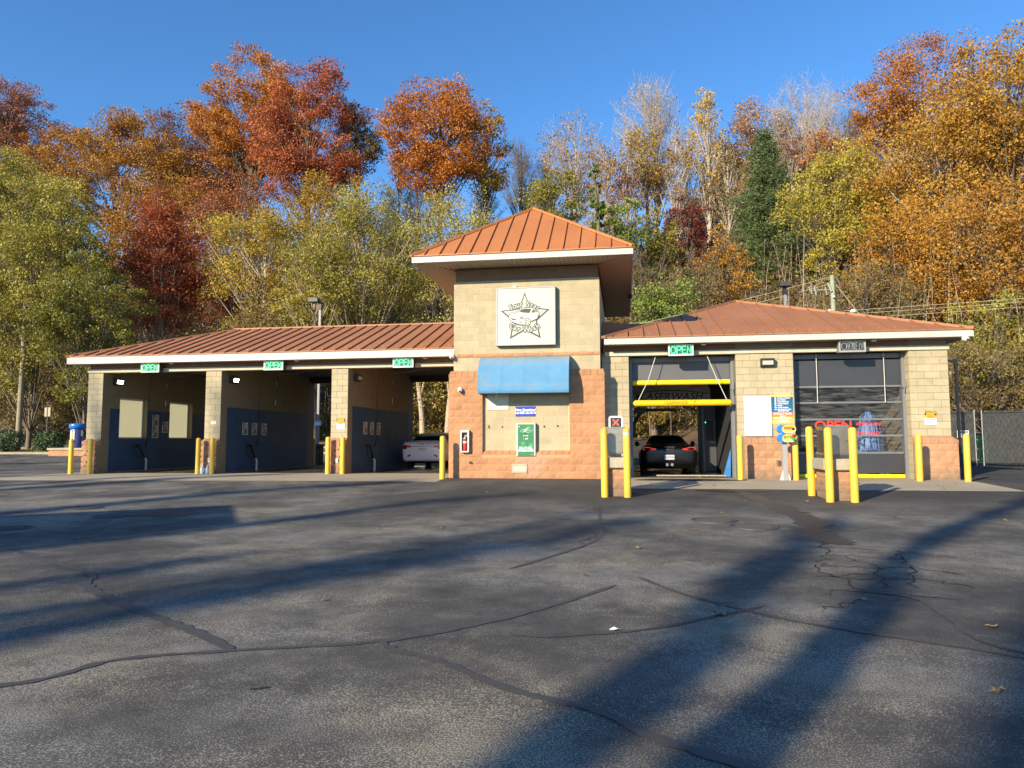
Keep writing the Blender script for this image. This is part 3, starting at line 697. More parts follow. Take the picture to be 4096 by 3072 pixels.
def dome_cam(name, loc, label, wire=False, s=1.0):
    o = empty(name, loc, label, 'camera', 'white security cameras')
    MB().lathe([(.045 * s, .0), (.075 * s, -.01), (.08 * s, -.05), (.06 * s, -.09)], (0, 0, 0), 16, 'y').build('mount', M_white, o)
    MB().lathe([(.01 * s, -.16), (.05 * s, -.15), (.068 * s, -.12), (.07 * s, -.09), (.05 * s, -.07)], (.01, 0, -.02), 14, 'y').build('housing', M_white, o)
    MB().lathe([(.006, -.186 * s), (.022 * s, -.18 * s), (.03 * s, -.15 * s)], (.015, 0, -.05 * s), 10, 'y').build('lens', M_dark, o)
    if wire: MB().tube([(.03, -.02, -.08), (.06, -.015, -.13), (.1, -.015, -.17), (.13, -.012, -.19)], .006, 5).build('cable', M_dark, o)
    return o
dome_cam('security_camera', (-1.99, -.12, 2.66), 'white ball security camera on orange wall left of the awning', True)
dome_cam('security_camera', (-2.27, -.02, 3.69), 'white ball security camera at tower edge under left roof')
dome_cam('security_camera', (12.2, -.02, 3.90), 'white ball security camera under the far right eave corner')
o = empty('soffit_camera', (3.2, 4.6, 6.40), 'small dark camera hanging under the tower eave', 'camera'); MB().lathe([(.06, 0), (.07, -.03), (.09, -.08), (.06, -.15), (.01, -.17)], (0, 0, 0), 12).build('housing', M_dark, o)
B = empty('blank_notice_board', (-.851, -.0, 2.29), 'blank cream panel beside niche, half shaded by the awning', 'panel')
MB().bbox(-.327, .327, -.022, -.004, -.243, .243, .004).build('panel', plain('cream_panel', (.66, .62, .50), .6), B)
for sx in (-.29, .29): MB().lathe([(.008, -.026), (.008, -.022)], (sx, 0, -.21), 8, 'y').build('screw', M_dark, B)
B = empty('phone_sign', (-.012, -.0, 1.995), 'blue sign with a phone number above the change machine', 'sign')
MB().box(-.302, .302, -.016, -.004, -.149, .149).build('board', paint('sign_blue', (.018, .05, .40), .4, .05, 4), B)
text(B, 'Have Questions?', .098, 0, -.0185, .045, M_letw, bold=.0025, sx=.93); text(B, 'Call 828 232 8176', .098, 0, -.0185, -.045, M_letw, bold=.0025, sx=.89)
V = empty('change_machine', (.0115, -.125, 1.15), 'green bill change machine with grey frame set in the wall niche', 'machine')
MB().bbox(-.294, .294, -.02, .12, -.495, .495, .01).build('frame', plain('machine_grey', (.48, .48, .46), .4), V)
m_gr, nt_, bs_ = newmat('machine_green'); f_ = N(nt_, 'ShaderNodeTexVoronoi'); f_.inputs['Scale'].default_value = 3.2; tc_ = N(nt_, 'ShaderNodeTexCoord'); nt_.links.new(tc_.outputs['Object'], f_.inputs['Vector'])
nt_.links.new(ramp(nt_, f_.outputs['Distance'], [(.0, (.10, .33, .16)), (.22, (.10, .33, .16)), (.23, (.045, .22, .09)), (1, (.03, .19, .075))]), bs_.inputs['Base Color']); bs_.inputs['Roughness'].default_value = .35
MB().box(-.236, .236, -.028, -.0205, -.485, .452).build('front_panel', m_gr, V)
text(V, 'BILL-TO-BILL', .086, 0, -.030, -.245, M_letw, bold=.003, sx=.80); text(V, 'EXCHANGER', .086, 0, -.030, -.325, M_letw, bold=.003, sx=.92)
MB().box(-.07, .07, -.034, -.0285, .0, .085).build('bill_slot_frame', plain('slot_frame', (.3, .42, .33), .4), V)
MB().box(-.058, .058, -.036, -.0342, .012, .072).box(-.035, .035, -.031, -.0285, .168, .186).build('bill_slot', M_black, V)
MB().box(-.02, .058, -.0375, -.0363, .016, .045).box(-.07, -.015, -.030, -.0285, .11, .128).box(.015, .07, -.030, -.0285, .11, .128).build('bill_label', M_letw, V)
lineart = MB()
def stroke(mb, pts, y, r): mb.tube([(p[0], y, p[1]) for p in pts], r, 5)
for pts in ([(-.08, .215), (.055, .265), (.075, .345), (-.06, .30), (-.08, .215)], [(-.055, .235), (.04, .27), (.055, .325), (-.04, .285), (-.055, .235)], [(-.16, .255), (-.13, .285), (-.06, .30)], [(-.16, .255), (-.14, .225), (-.08, .225)],
            [(.0, .21), (.09, .2), (.14, .25), (.145, .275), (.11, .26), (.07, .275)]): stroke(lineart, pts, -.0295, .0045)
lineart.lathe([(.018, -.0315), (.018, -.029)], (.0, 0, .278), 12, 'y'); lineart.box(-.215, -.18, -.0305, -.0285, .385, .395).box(-.202, -.192, -.0305, -.0285, .36, .385).box(.14, .215, -.0305, -.0285, -.45, -.444)
lineart.build('money_icon', M_letw, V)
B = empty('service_panel', (-.185, -.135, .296), 'small framed access panel low on the orange wall', 'panel')
MB().bbox(-.226, .226, -.012, .01, .09, .128, .004).bbox(-.226, .226, -.012, .01, -.128, -.09, .004).bbox(-.226, -.19, -.012, .01, -.09, .09, .004).bbox(.19, .226, -.012, .01, -.09, .09, .004).build('frame', plain('panel_tan', (.52, .42, .30), .6), B)
MB().box(-.185, .185, -.006, .008, -.085, .085).build('cover', plain('panel_cream', (.55, .50, .36), .6), B)

# ------------------------------------------------------------------ OPEN light boxes
def tubeword(segs, x0, w, h, y, r, mat, parent, name):
    mb = MB()
    for pts in segs: mb.tube([(x0 + p[0] * w, y, (p[1] - .5) * h) for p in pts], r, 6)
    return mb.build(name, mat, parent)
circ = lambda cx, cy, rx, ry, a0=0, a1=360, n=18: [(cx + rx * cos(radians(a0 + (a1 - a0) * i / n)), cy + ry * sin(radians(a0 + (a1 - a0) * i / n))) for i in range(n + 1)]
OPEN = [circ(.12, .5, .12, .48), [(.30, 0), (.30, 1), (.42, 1)], circ(.42, .74, .10, .26, 90, -90, 10), [(.42, .48), (.30, .48)], [(.75, 0), (.57, 0), (.57, 1), (.75, 1)], [(.57, .52), (.72, .52)], [(.82, 0), (.82, 1), (1, 0), (1, 1)]]
CLOSED = [circ(.10, .5, .1, .46, 60, 300, 12), [(.22, 1), (.22, 0), (.34, 0)], circ(.44, .5, .08, .46), circ(.58, .74, .05, .22, 0, 270, 10), circ(.58, .26, .05, .22, -180, 90, 10), [(.78, 1), (.68, 1), (.68, 0), (.78, 0)], [(.68, .5), (.76, .5)], [(.84, 0), (.84, 1), (.92, .9), (.97, .5), (.92, .1), (.84, 0)]]
M_neon = emis('neon_green', (.10, .85, .32), 1.5); M_neoff = plain('tube_off', (.30, .33, .32), .3); M_nedim = plain('tube_dim', (.05, .12, .08), .3)
m_sb = plain('sign_green_back', (.01, .10, .05), .4, emit=(.02, .22, .09), es=.15)
def open_sign(loc, label, lit=True):
    o = empty('open_sign', loc, label, 'sign', 'open signs under the eaves'); w, h, d = .365, .17, .19
    MB().box(-w, w, .0, d, -h, h).build('box', M_dark if lit else M_greym, o)
    fr = MB().bbox(-w, w, -.025, .0, h - .05, h, .005).bbox(-w, w, -.025, 0, -h, -h + .055, .005).bbox(-w, -w + .05, -.0245, 0, -h + .055, h - .05, .005).bbox(w - .05, w, -.0245, 0, -h + .055, h - .05, .005)
    fr.build('frame', M_off if lit else plain('frame_grey', (.33, .33, .32), .5), o)
    MB().box(-w + .05, w - .05, -.008, -.001, -h + .055, h - .05).build('backing', m_sb if lit else plain('back_off', (.03, .03, .035), .4), o)
    tubeword(OPEN, -.29, .58, .205, -.030, .0115 if lit else .0075, M_neon if lit else M_neoff, o, 'open_tube')
    tubeword(CLOSED, -.285, .57, .195, -.016, .004 if lit else .006, M_nedim if lit else M_neoff, o, 'unlit_tube')
    MB().box(-w + .06, -w + .1, .05, .1, h, h + .06).box(w - .1, w - .06, .05, .1, h, h + .06).build('bracket', M_dark, o)
    return o
open_sign((-13.95, LY - .32, 3.772), 'lit green OPEN sign above the leftmost wash bay')
open_sign((-9.20, LY - .32, 3.772), 'lit green OPEN sign above the middle self-serve bay')
open_sign((-4.49, LY - .32, 3.776), 'lit green OPEN sign above the bay with the silver sedan')
open_sign((4.585, RY - .32, 3.765), 'lit green OPEN sign above the bay with the black car')
open_sign((9.335, RY - .32, 3.768), 'unlit grey OPEN sign above the closed glass door', False)
for i, (x, y, lab) in enumerate(((-13.2, LY - .2, 'first'), (-8.4, LY - .2, 'second'), (-3.75, LY - .2, 'third'), (5.25, RY - .2, 'fourth'), (9.95, RY - .2, 'fifth'))):
    o = empty('soffit_lamp', (x, y, 3.955), lab + ' small white soffit lamp from the left, right of an OPEN sign', 'lamp', 'soffit lamps')
    MB().bbox(-.07, .07, -.05, .05, -.05, -.001, .01).build('housing', M_off, o); MB().box(-.05, .05, -.055, -.05, -.045, -.012).build('lens', M_white, o)
# ------------------------------------------------------------------ wall lights
M_lit = emis('lamp_lit', (1.0, .97, .88), 14.0); M_lens = plain('lamp_lens', (.55, .54, .50), .2)
def wall_pack(loc, label, rz=0, lit=False):
    o = empty('wall_light', loc, label, 'lamp', 'wall pack lights', rz)       # faces local -y
    MB().prism([(0, -.125), (-.07, -.125), (-.16, -.07), (-.19, .10), (-.15, .125), (0, .125)], 'x', -.19, .19).build('housing', plain('bronze', (.035, .033, .03), .45), o)
    MB().prism([(-.078, -.112), (-.165, -.066), (-.193, .05), (-.10, .05)], 'x', -.15, .15).build('lens', M_lit if lit else M_lens, o)
    return o
wall_pack((-16.070, 3.06, 3.37), 'lit wall light inside the leftmost bay', pi / 2, True)
wall_pack((-11.345, 3.06, 3.37), 'lit wall light inside the middle self-serve bay', pi / 2, True)
wall_pack((-6.570, 3.06, 3.37), 'unlit wall light inside the bay with the silver sedan', pi / 2)
wall_pack((7.06, RY - .0, 3.37), 'unlit wall light on the block pier between the automatic bays')
# ------------------------------------------------------------------ bay four: raised door, clearance bar, machine
D4 = empty('raised_roll_door', (4.62, RY + .45, 2.8), 'half raised dark curtain door with yellow padded bottom edge', 'door')
MB().box(-1.44, 1.44, .0, .03, .145, .84).build('curtain', paint('curtain_grey', (.10, .10, .105), .5, .06, 2), D4)
mb = MB(); nx_ = 60; vs = []; fs = []
for i in range(nx_ + 1):
    x = -1.44 + 2.88 * i / nx_; wv = .012 * sin(i * 1.9) + .008 * sin(i * .7)
    for (y, z) in ((-.02, .145), (-.055 + wv, .11), (-.06 - wv, .05), (-.03, .0), (.03, .0)): vs.append((x, y, z))
for i in range(nx_):
    for j in range(4): fs.append((i * 5 + j, (i + 1) * 5 + j, (i + 1) * 5 + j + 1, i * 5 + j + 1))
M_ypad = paint('yellow_vinyl', (.80, .62, .01), .4, .05, 3)
mb.add(vs, fs, 0, True).build('bottom_pad', M_ypad, D4)
CB = empty('clearance_bar', (4.62, RY + .02, 2.225), 'yellow clearance bar hanging on two ropes across the bay', 'clearance bar')
mb = MB(); prof = [(.005, -1.44)] + [(.093 * sin(radians(a)), -1.44 + .093 * (1 - cos(radians(a)))) for a in (20, 45, 70, 90)] + [(.093 * sin(radians(a)), 1.44 - .093 * (1 - cos(radians(a)))) for a in (90, 70, 45, 20)] + [(.005, 1.44)]
mb.lathe(prof, (0, 0, 0), 20, 'x').build('bar', paint('bar_yellow', (.85, .50, .01), .35, .04, 4, dirt=(9, .8, (.3, .2, .05))), CB)
text(CB, 'CLEARANCE', .115, -.19, -.0945, .005, M_letk, sx=1.05); text(CB, "7'", .115, .36, -.0945, .0, M_letk)
for sx in (-1, 1): MB().tube([(sx * 1.28, 0, .09), (sx * .98, .03, .7), (sx * .75, .06, 1.41)] if sx < 0 else [(1.28, 0, .09), (1.02, .03, .7), (.75, .06, 1.41)], .011, 6).build('rope', M_ropew, CB)
WM = empty('wash_arch_machine', (4.6, 4.5, 0), 'grey overhead wash arch with dark lettering inside the open bay', 'machine')
pr = [(-1.48, 2.55), (-1.48, 3.55), (.95, 3.55), (1.15, 3.2), (1.28, 2.85), (1.28, 2.50)]
MB().prism(pr, 'y', -.25, .35).build('housing', paint('machine_panel', (.42, .42, .40), .4, .05, 2), WM)
mb = MB(); mb.tube([(-1.47 + 2.7 * i / 16, -.262, 2.74 + .12 * sin(pi * (i / 16))) for i in range(17)], .012, 5).build('trim_line', M_black, WM)
text(WM, 'LASERWASH', .34, -.05, -.258, 2.64, M_letk, sx=1.12, shear=.25, bold=.004); text(WM, '360', .12, 1.12, -.258, 2.60, M_letk)
MB().box(.62, 1.05, -.262, -.252, 2.97, 3.0).build('stripe', M_red, WM)
MB().tube([(-1.1, -1.5, 2.13), (.0, -1.5, 2.13)], .05, 8).tube([(-1.45, -1.5, 1.2), (-1.35, -1.5, 1.7), (-1.15, -1.5, 2.05)], .06, 8).box(-1.35, -1.0, -1.6, -1.4, 2.03, 2.2).tube([(-1.2, -1.45, 2.15), (-1.2, -.2, 2.7)], .05, 6).build('spray_arm', M_black, WM)
DC = empty('dryer_column', (5.95, 5.0, 0), 'dark equipment column with a framed panel inside the open bay', 'cabinet')
MB().bbox(-.38, .19, -.1, .7, .01, 2.6, .02).build('column', plain('column_dark', (.055, .058, .062), .45), DC)
MB().tube([(-.27, -.15, .01), (-.27, -.15, 2.3)], .055, 8).build('pipe', plain('pipe_grey', (.2, .2, .2), .4), DC)
MB().bbox(-.21, .11, -.118, -.101, 1.06, 1.86, .02).build('panel_frame', plain('panel_rim', (.2, .2, .2), .4), DC)
MB().box(-.185, .085, -.123, -.119, 1.09, 1.83).build('panel', M_black, DC)
MB().prism([(-.19, 1.72), (-.165, 1.75), (-.19, 1.78)], 'y', -.128, -.1235).build('arrow_light', emis('arrow_green', (.1, .9, .4), 3), DC)
BB = empty('blue_board', (6.05, 1.55, .01), 'bright blue leaning board at the right wall of the open bay', 'board'); MB().prism([(-.16, 0), (.06, 0), (.08, .85), (-.02, .5)], 'y', 0, .04).build('board', paint('board_blue', (.04, .19, .5), .5, .2, 6), BB)
SPp = empty('floor_spray_pipe', (4.9, .98, .055), 'white underbody spray pipe on the floor behind the black car', 'pipe', rz=.05)
mb = MB().tube([(-1.05, 0, 0), (1.0, 0, 0)], .022, 8); 
mb.build('pipe', plain('pvc_dirty', (.42, .37, .28), .6), SPp)
for i in range(9): MB().lathe([(.03, -.02), (.034, 0), (.03, .02)], (-.85 + i * .22, 0, 0), 8, 'x').build('nozzle_fitting', plain('brass', (.35, .27, .17), .5), SPp)
LPp = []

# ------------------------------------------------------------------ bay five: closed glazed door
D5 = empty('glazed_sectional_door', (9.365, RY + .40, 0), 'closed dark sectional door with clear panes and red lettering', 'door')
hw_ = 1.47
M_door = paint('door_charcoal', (.045, .046, .050), .35, .1, 2); M_bar = paint('door_bar', (.16, .165, .17), .4, .1, 4)
gl, nt_, bs_ = newmat('door_glass'); bs_.inputs['Base Color'].default_value = (.35, .36, .37, 1); bs_.inputs['Roughness'].default_value = .12; bs_.inputs['Alpha'].default_value = .42
sn = noise(nt_, 3.0, 6, .7, vec=(lambda: (lambda mp: (nt_.links.new(geopos(nt_), mp.inputs[0]), mp.outputs[0])[1])(N(nt_, 'ShaderNodeMapping')))())
nt_.nodes['Mapping'].inputs['Scale'].default_value = (.8, 1, 9)
nt_.links.new(ramp(nt_, sn, [(.45, (.05, .05, .055)), (.8, (.34, .33, .31))]), bs_.inputs['Base Color']); nt_.links.new(ramp(nt_, sn, [(.4, (.10,) * 3), (.85, (.48,) * 3)]), bs_.inputs['Alpha'])
zs = [.13, .75, 1.245, 1.72, 2.21, 2.68, 3.50]
for i, (a, b) in enumerate(zip(zs, zs[1:])):
    sec = MB().bbox(-hw_, hw_, -.02, .03, b - .035, b + .025, .006).build('section_rail', M_bar, D5) if b < 3.4 else None
    if i in (0, 5): MB().box(-hw_, hw_, .0, .02, a + .03, b - .04).build('solid_section', M_door, D5)
    else: MB().box(-hw_ + .02, hw_ - .02, .004, .010, a + .028, b - .038).build('pane', gl, D5)
for sx in (-1, 1): MB().box(sx * hw_ - .03 if sx < 0 else hw_ - .0, -hw_ if sx < 0 else hw_ + .03, -.01, .03, .12, 3.5).build('stile', M_door, D5)
vs = []; fs = []
mb = MB()
for i in range(61):
    x = -hw_ + 2 * hw_ * i / 60; wv = .010 * sin(i * 2.1) + .006 * sin(i * .8)
    for (y, z) in ((-.015, .13), (-.04 + wv, .10), (-.045 - wv, .04), (-.02, .012), (.03, .012)): vs.append((x, y, z))
for i in range(60):
    for j in range(4): fs.append((i * 5 + j, (i + 1) * 5 + j, (i + 1) * 5 + j + 1, i * 5 + j + 1))
mb.add(vs, fs, 0, True).build('bottom_pad', M_ypad, D5)
text(D5, 'OPEN', .36, -.425, -.026, 1.53, M_letr, bold=.008, sx=1.12); text(D5, 'HEATED BAY', .118, .545, -.026, 1.57, M_letr, bold=.003, spacing=1.1, sx=.9)
text(D5, 'AUTOMATICALLY', .118, .40, -.026, 1.31, M_letr, bold=.003, spacing=1.05, sx=.93)
sq = MB()
for i in range(9):
    x = .26 + i * .072; stroke(sq, [(x, 1.415), (x + .018, 1.428), (x - .004, 1.446), (x + .014, 1.462)], -.026, .005)
sq.build('heat_marks', M_letr, D5)
for i, x in enumerate((-.85, 1.005)):
    o = empty('door_pull_rope', (9.365 + x, RY + .31, 2.2), ('left' if i == 0 else 'right') + ' white rope hanging in front of the closed glass door', 'rope', 'door ropes')
    MB().tube([(0, .0, 1.44), (.004, 0, .7), (0, 0, .02)], .011, 6).build('rope', M_ropew, o); MB().lathe([(.012, 0), (.018, .03), (.012, .06)], (0, 0, 0), 8).build('knot', M_ropew, o)
BR = empty('wash_brush', (10.35, 2.3, 0), 'tall blue rotating wash brush seen through the glass door', 'brush')
mb = MB(); r_ = random.Random(4)
for i in range(300):
    a = r_.uniform(0, 2 * pi); z = r_.uniform(1.15, 2.02); l = r_.uniform(.7, 1.25); rr = .14 + .24 * r_.random()
    w = .022; ca, sa = cos(a), sin(a); z1 = max(.45, z - l); k1 = rr * (1.0 if z < 1.9 else .7)
    p0 = (ca * .08, sa * .08, z); p1 = (ca * k1, sa * k1, z - .12); p2 = (ca * (k1 + .05 + .06 * (z - z1)), sa * (k1 + .05 + .06 * (z - z1)), z1)
    t = (-sa * w, ca * w, 0)
    mb.add([(p0[0] - t[0], p0[1] - t[1], p0[2]), (p0[0] + t[0], p0[1] + t[1], p0[2]), (p1[0] - t[0], p1[1] - t[1], p1[2]), (p1[0] + t[0], p1[1] + t[1], p1[2]), (p2[0] - t[0], p2[1] - t[1], p2[2]), (p2[0] + t[0], p2[1] + t[1], p2[2])], [(0, 1, 3, 2), (2, 3, 5, 4)])
tag(mb.build('bristle_strips', paint('brush_blue', (.16, .36, .82), .55, .25, 14), BR), kind='stuff')
MB().tube([(0, 0, .05), (0, 0, 2.5)], .07, 10).build('shaft', M_greym, BR); MB().box(-.35, .35, -.1, .1, 2.3, 2.5).build('mount', M_greym, BR)
o = empty('bay_crate', (9.1, 3.2, .01), 'dim tan cabinet low behind the glass door', 'cabinet'); MB().bbox(-.3, .3, -.2, .2, 0, 1.15, .02).build('box', plain('crate_tan', (.3, .25, .17), .7), o); MB().box(-.26, .26, -.212, -.201, .1, 1.05).build('front', plain('crate_front', (.36, .31, .22), .7), o)
o = empty('bay_partition', (10.72, 2.7, .01), 'pale panel behind the glass door at right', 'panel'); MB().box(-.1, .02, 0, .05, .5, 1.6).build('panel', plain('part_cream', (.5, .45, .36), .7), o); MB().box(.03, .17, 0, .05, .0, 1.2).build('blue_panel', plain('part_blue', (.05, .14, .3), .6), o)

# ------------------------------------------------------------------ signs on the right piers
B = empty('whiteboard_sign', (6.757, RY - .012, 1.815), 'blank white framed board on the pier between automatic bays', 'sign')
MB().box(-.375, .375, -.03, .0, -.575, .575).build('board', plain('board_white', (.82, .82, .80), .5), B)
MB().bbox(-.387, .387, -.042, -.002, .555, .587, .008).bbox(-.387, .387, -.042, -.002, -.587, -.555, .008).bbox(-.387, -.355, -.0415, -.002, -.555, .555, .008).bbox(.355, .387, -.0415, -.002, -.555, .555, .008).build('frame', plain('frame_silver', (.62, .62, .60), .35), B)
B = empty('warning_poster', (7.45, RY - .012, 2.05), 'orange and blue warning poster listing items at risk', 'sign')
def gradmat(name, stops):
    m, nt, bs = newmat(name); tc = N(nt, 'ShaderNodeTexCoord'); s_ = N(nt, 'ShaderNodeSeparateXYZ'); nt.links.new(tc.outputs['Generated'], s_.inputs[0])
    nt.links.new(ramp(nt, s_.outputs[2], stops), bs.inputs['Base Color']); bs.inputs['Roughness'].default_value = .4; return m
MB().box(-.308, .308, -.008, .0, -.452, .452).build('board', M_white, B)
MB().box(-.300, .300, -.011, -.0085, .328, .445).build('top_band', gradmat('poster_top', [(0, (.85, .55, .04)), (1, (.75, .14, .05))]), B)
MB().box(-.300, .300, -.011, -.0085, -.130, .322).build('blue_field', gradmat('poster_blue', [(0, (.02, .14, .28)), (1, (.01, .08, .17))]), B)
MB().box(-.300, .300, -.011, -.0085, -.445, -.136).build('bottom_band', gradmat('poster_low', [(0, (.85, .62, .03)), (.4, (.85, .38, .03)), (1, (.72, .07, .04))]), B)
text(B, 'ALTHOUGH OUR WASH IS VERY SAFE', .036, 0, -.013, .412, M_letw, sx=.78, bold=.001); text(B, 'WE ARE NOT RESPONSIBLE FOR', .036, 0, -.013, .362, M_letw, sx=.85, bold=.001)
for i, s_ in enumerate(('POWER ANTENNAS', 'BUG SHIELDS', 'LUGGAGE RACKS', 'LOOSE CHROME', 'WIPERS', 'GLUED SPOILERS', 'ANY NON FACTORY', 'INSTALLED ITEMS')):
    z = .283 - i * .055 + (.01 if i == 7 else 0)
    text(B, s_, .046, -.135, -.013, z, M_letw, align='LEFT', sx=.86, shear=.2, bold=.0015)
    if i < 7: MB().prism([(-.215, z - .012), (-.18, z - .012), (-.18, z - .02), (-.155, z), (-.18, z + .02), (-.18, z + .012), (-.215, z + .012)], 'y', -.013, -.0112).build('arrow', M_letw, B)
for s_, z, sz, sx in (('NO DUALLY TRUCKS', -.175, .062, .86), ('FOLD IN', -.240, .046, .9), ('EXTENDED MIRRORS', -.298, .060, .86), ('ALL PICK-UP BEDS', -.357, .044, .9), ('MUST BE FREE OF DEBRIS', -.408, .044, .9)): text(B, s_, sz, 0, -.013, z, M_letw, sx=sx, bold=.0018)
WS = empty('wait_enter_sign', (7.33, -.33, 0), 'grey post with yellow WAIT and ENTER traffic light panels', 'sign')
MB().box(-.075, .045, .0, .10, 0, 1.10).box(-.05, .02, .02, .08, 1.10, 1.5).build('post', paint('post_grey', (.32, .32, .31), .45, .06, 5), WS)
MB().prism([(-.16, 0), (-.075, 0), (-.075, .30)], 'y', .03, .07).prism([(.13, 0), (.045, 0), (.045, .30)], 'y', .03, .07).build('gusset', M_off, WS)
def pill(x0, x1, z0, z1, n=8):
    r = (z1 - z0) / 2; zc = (z0 + z1) / 2; p = []
    for i in range(n + 1): a = -pi / 2 + pi * i / n; p.append((x1 - r + r * cos(a), zc + r * sin(a)))
    for i in range(n + 1): a = pi / 2 + pi * i / n; p.append((x0 + r + r * cos(a), zc + r * sin(a)))
    return p
for nm, z0, z1, colr in (('wait', 1.305, 1.535, (.30, .03, .02)), ('enter', 1.055, 1.285, (.03, .25, .06))):
    MB().prism(pill(-.23, .275, z0, z1), 'y', -.13, .0).build(nm + '_housing', paint('pill_blue', (.02, .20, .55), .4, .05, 5), WS)
    MB().prism(pill(-.10, .27, z0 + .008, z1 - .008), 'y', -.137, -.131).build(nm + '_face', gradmat('pill_' + nm, [(0, (.80, .74, .35)), (.45, (.85, .55, .02)), (1, (.85, .45, .01))]), WS)
    text(WS, nm.upper(), .105, .06, -.139, (z0 + z1) / 2 + .02, plain('pill_let_' + nm, colr, .5), bold=.006, shear=.12, sx=.88)
MB().lathe([(.04, -.1385), (.04, -.137)], (.20, 0, 1.42), 14, 'y').build('dark_lamp', M_black, WS)
MB().lathe([(.01, -.185), (.04, -.17), (.05, -.137)], (.20, 0, 1.225), 14, 'y').build('red_lamp', plain('lamp_red', (.7, .01, .015), .2), WS)
MB().lathe([(.01, -.185), (.04, -.17), (.048, -.137)], (.20, 0, 1.135), 14, 'y').build('green_lamp', plain('lamp_green', (.01, .30, .12), .2), WS)
B = empty('outlet_box', (7.27, RY - .155, .46), 'small steel outlet box low on the orange pier', 'outlet'); MB().bbox(-.055, .055, -.02, .012, -.08, .08, .006).build('plate', M_steel, B); MB().box(.0, .04, -.024, -.0205, -.05, .05).build('cover', M_dark, B)
def caution(loc, label, no='NO', tilt=0.0, pink=True):
    B = empty('caution_sign', loc, label, 'sign', 'caution signs on piers'); B.rotation_euler = (0, tilt, 0)
    MB().box(-.145, .145, -.012, 0, .015, .2).build('board', M_dark, B)
    text(B, 'CAUTION', .072, 0, -.0135, .163, plain('caution_yellow', (.75, .45, .01), .5), bold=.003, sx=.85); text(B, 'SLIPPERY', .072, 0, -.0135, .106, MC['caution_yellow'], bold=.003, sx=.82)
    MB().box(-.145, .145, -.016, -.0125, .0, .075).build('yellow_strip', MC['caution_yellow'], B)
    text(B, 'under freezing', .04, 0, -.018, .052, M_letk); text(B, 'conditions', .04, 0, -.018, .02, M_letk)
    MB().box(-.15, .16, -.014, -.002, -.19, -.002).build('notice', plain('notice_white', (.74, .68, .70), .5), B)
    MB().box(-.14, .15, -.0165, -.0145, -.055, -.015).build('notice_band', plain('notice_pink', (.62, .36, .48), .5), B)
    text(B, no, .09, -.07, -.0165, -.105, plain('notice_ink', (.38, .28, .36), .5))
    return B
caution((11.43, RY - .004, 1.725), 'caution sign with tilted NO notice on the far right pier', tilt=.05)
caution((-6.82, LY - .004, 1.72), 'caution sign with pink notice on the left wing pier nearest the tower')
B = empty('small_notice', (-11.60, LY - .004, 1.79), 'small white notice plate on the second left pier', 'sign'); MB().box(-.10, .10, -.01, 0, -.058, .058).build('plate', M_white, B); MB().box(-.07, -.005, -.0115, -.0102, .012, .024).box(.015, .075, -.0115, -.0102, .012, .024).box(-.055, -.03, -.0115, -.0102, -.022, -.012).box(-.015, .055, -.0115, -.0102, -.022, -.012).build('faded_print', M_greym, B)
for (x, z, lab) in ((-11.61, .46, 'white torn sticker low on the second left pier'), (-6.85, .46, 'white torn sticker low on the pier nearest the tower')):
    B = empty('torn_sticker', (x, LY - .225, z), lab, 'sticker', 'torn stickers'); MB().prism([(-.035, -.07), (.03, -.075), (.045, .0), (.035, .07), (-.04, .065)], 'y', -.004, 0).build('sticker', M_white, B); MB().prism([(-.012, -.02), (.01, -.02), (.01, .03), (-.012, .025)], 'y', -.0055, -.0042).build('mark', M_letk, B)

# ------------------------------------------------------------------ bollards
def bollard(x, y, h, label, r=.080, cap=True, band=False, grp='yellow bollards along the building', zoff=0):
    z = gz(x, y); o = empty('bollard', (x, y, z), label, 'bollard', grp)
    MB().lathe([(r, -.1), (r, h - .09), (r * .985, h - .085), (r * .985, h - .08)], (0, 0, 0), 20).build('post', M_yellow, o)
    MB().lathe([(r * 1.02, h - .082), (r * 1.02, h - .07), (r * .92, h - .035), (r * .62, h - .008), (r * .2, h)], (0, 0, 0), 20).build('cap', paint('bollard_cap', (.74, .46, .05), .5, .06, 5), o)
    if band: MB().lathe([(r * 1.015, h - .17), (r * 1.015, h - .10)], (0, 0, 0), 20).build('tape_band', plain('tape_silver', (.5, .5, .48), .3), o)
    o.rotation_euler = (random.uniform(-.008, .008), random.uniform(-.008, .008), random.uniform(0, 6)); return o
for x, y, lab in ((-16.93, 2.0, 'leftmost yellow bollard, outside the end pier of the left wing'), (-16.17, 2.0, 'yellow bollard at the left edge of the first bay'),
    (-11.90, 1.95, 'yellow bollard left of the two water jugs'), (-11.36, 1.95, 'yellow bollard right of the two water jugs'),
    (-7.11, 2.0, 'left yellow bollard of the pair at the pier nearest the tower'), (-6.58, 2.0, 'right yellow bollard of the pair at the pier nearest the tower'),
    (-2.42, -.60, 'yellow bollard at the left corner of the tower, before the silver sedan'), (6.12, -.27, 'yellow bollard right of the open bay with the black car'),
    (7.62, -.20, 'yellow bollard just behind the WAIT and ENTER sign'), (10.76, -.37, 'yellow bollard before the far right pier'), (11.90, -.50, 'rightmost yellow bollard, alone on the asphalt')):
    bollard(x, y, 1.27, lab)
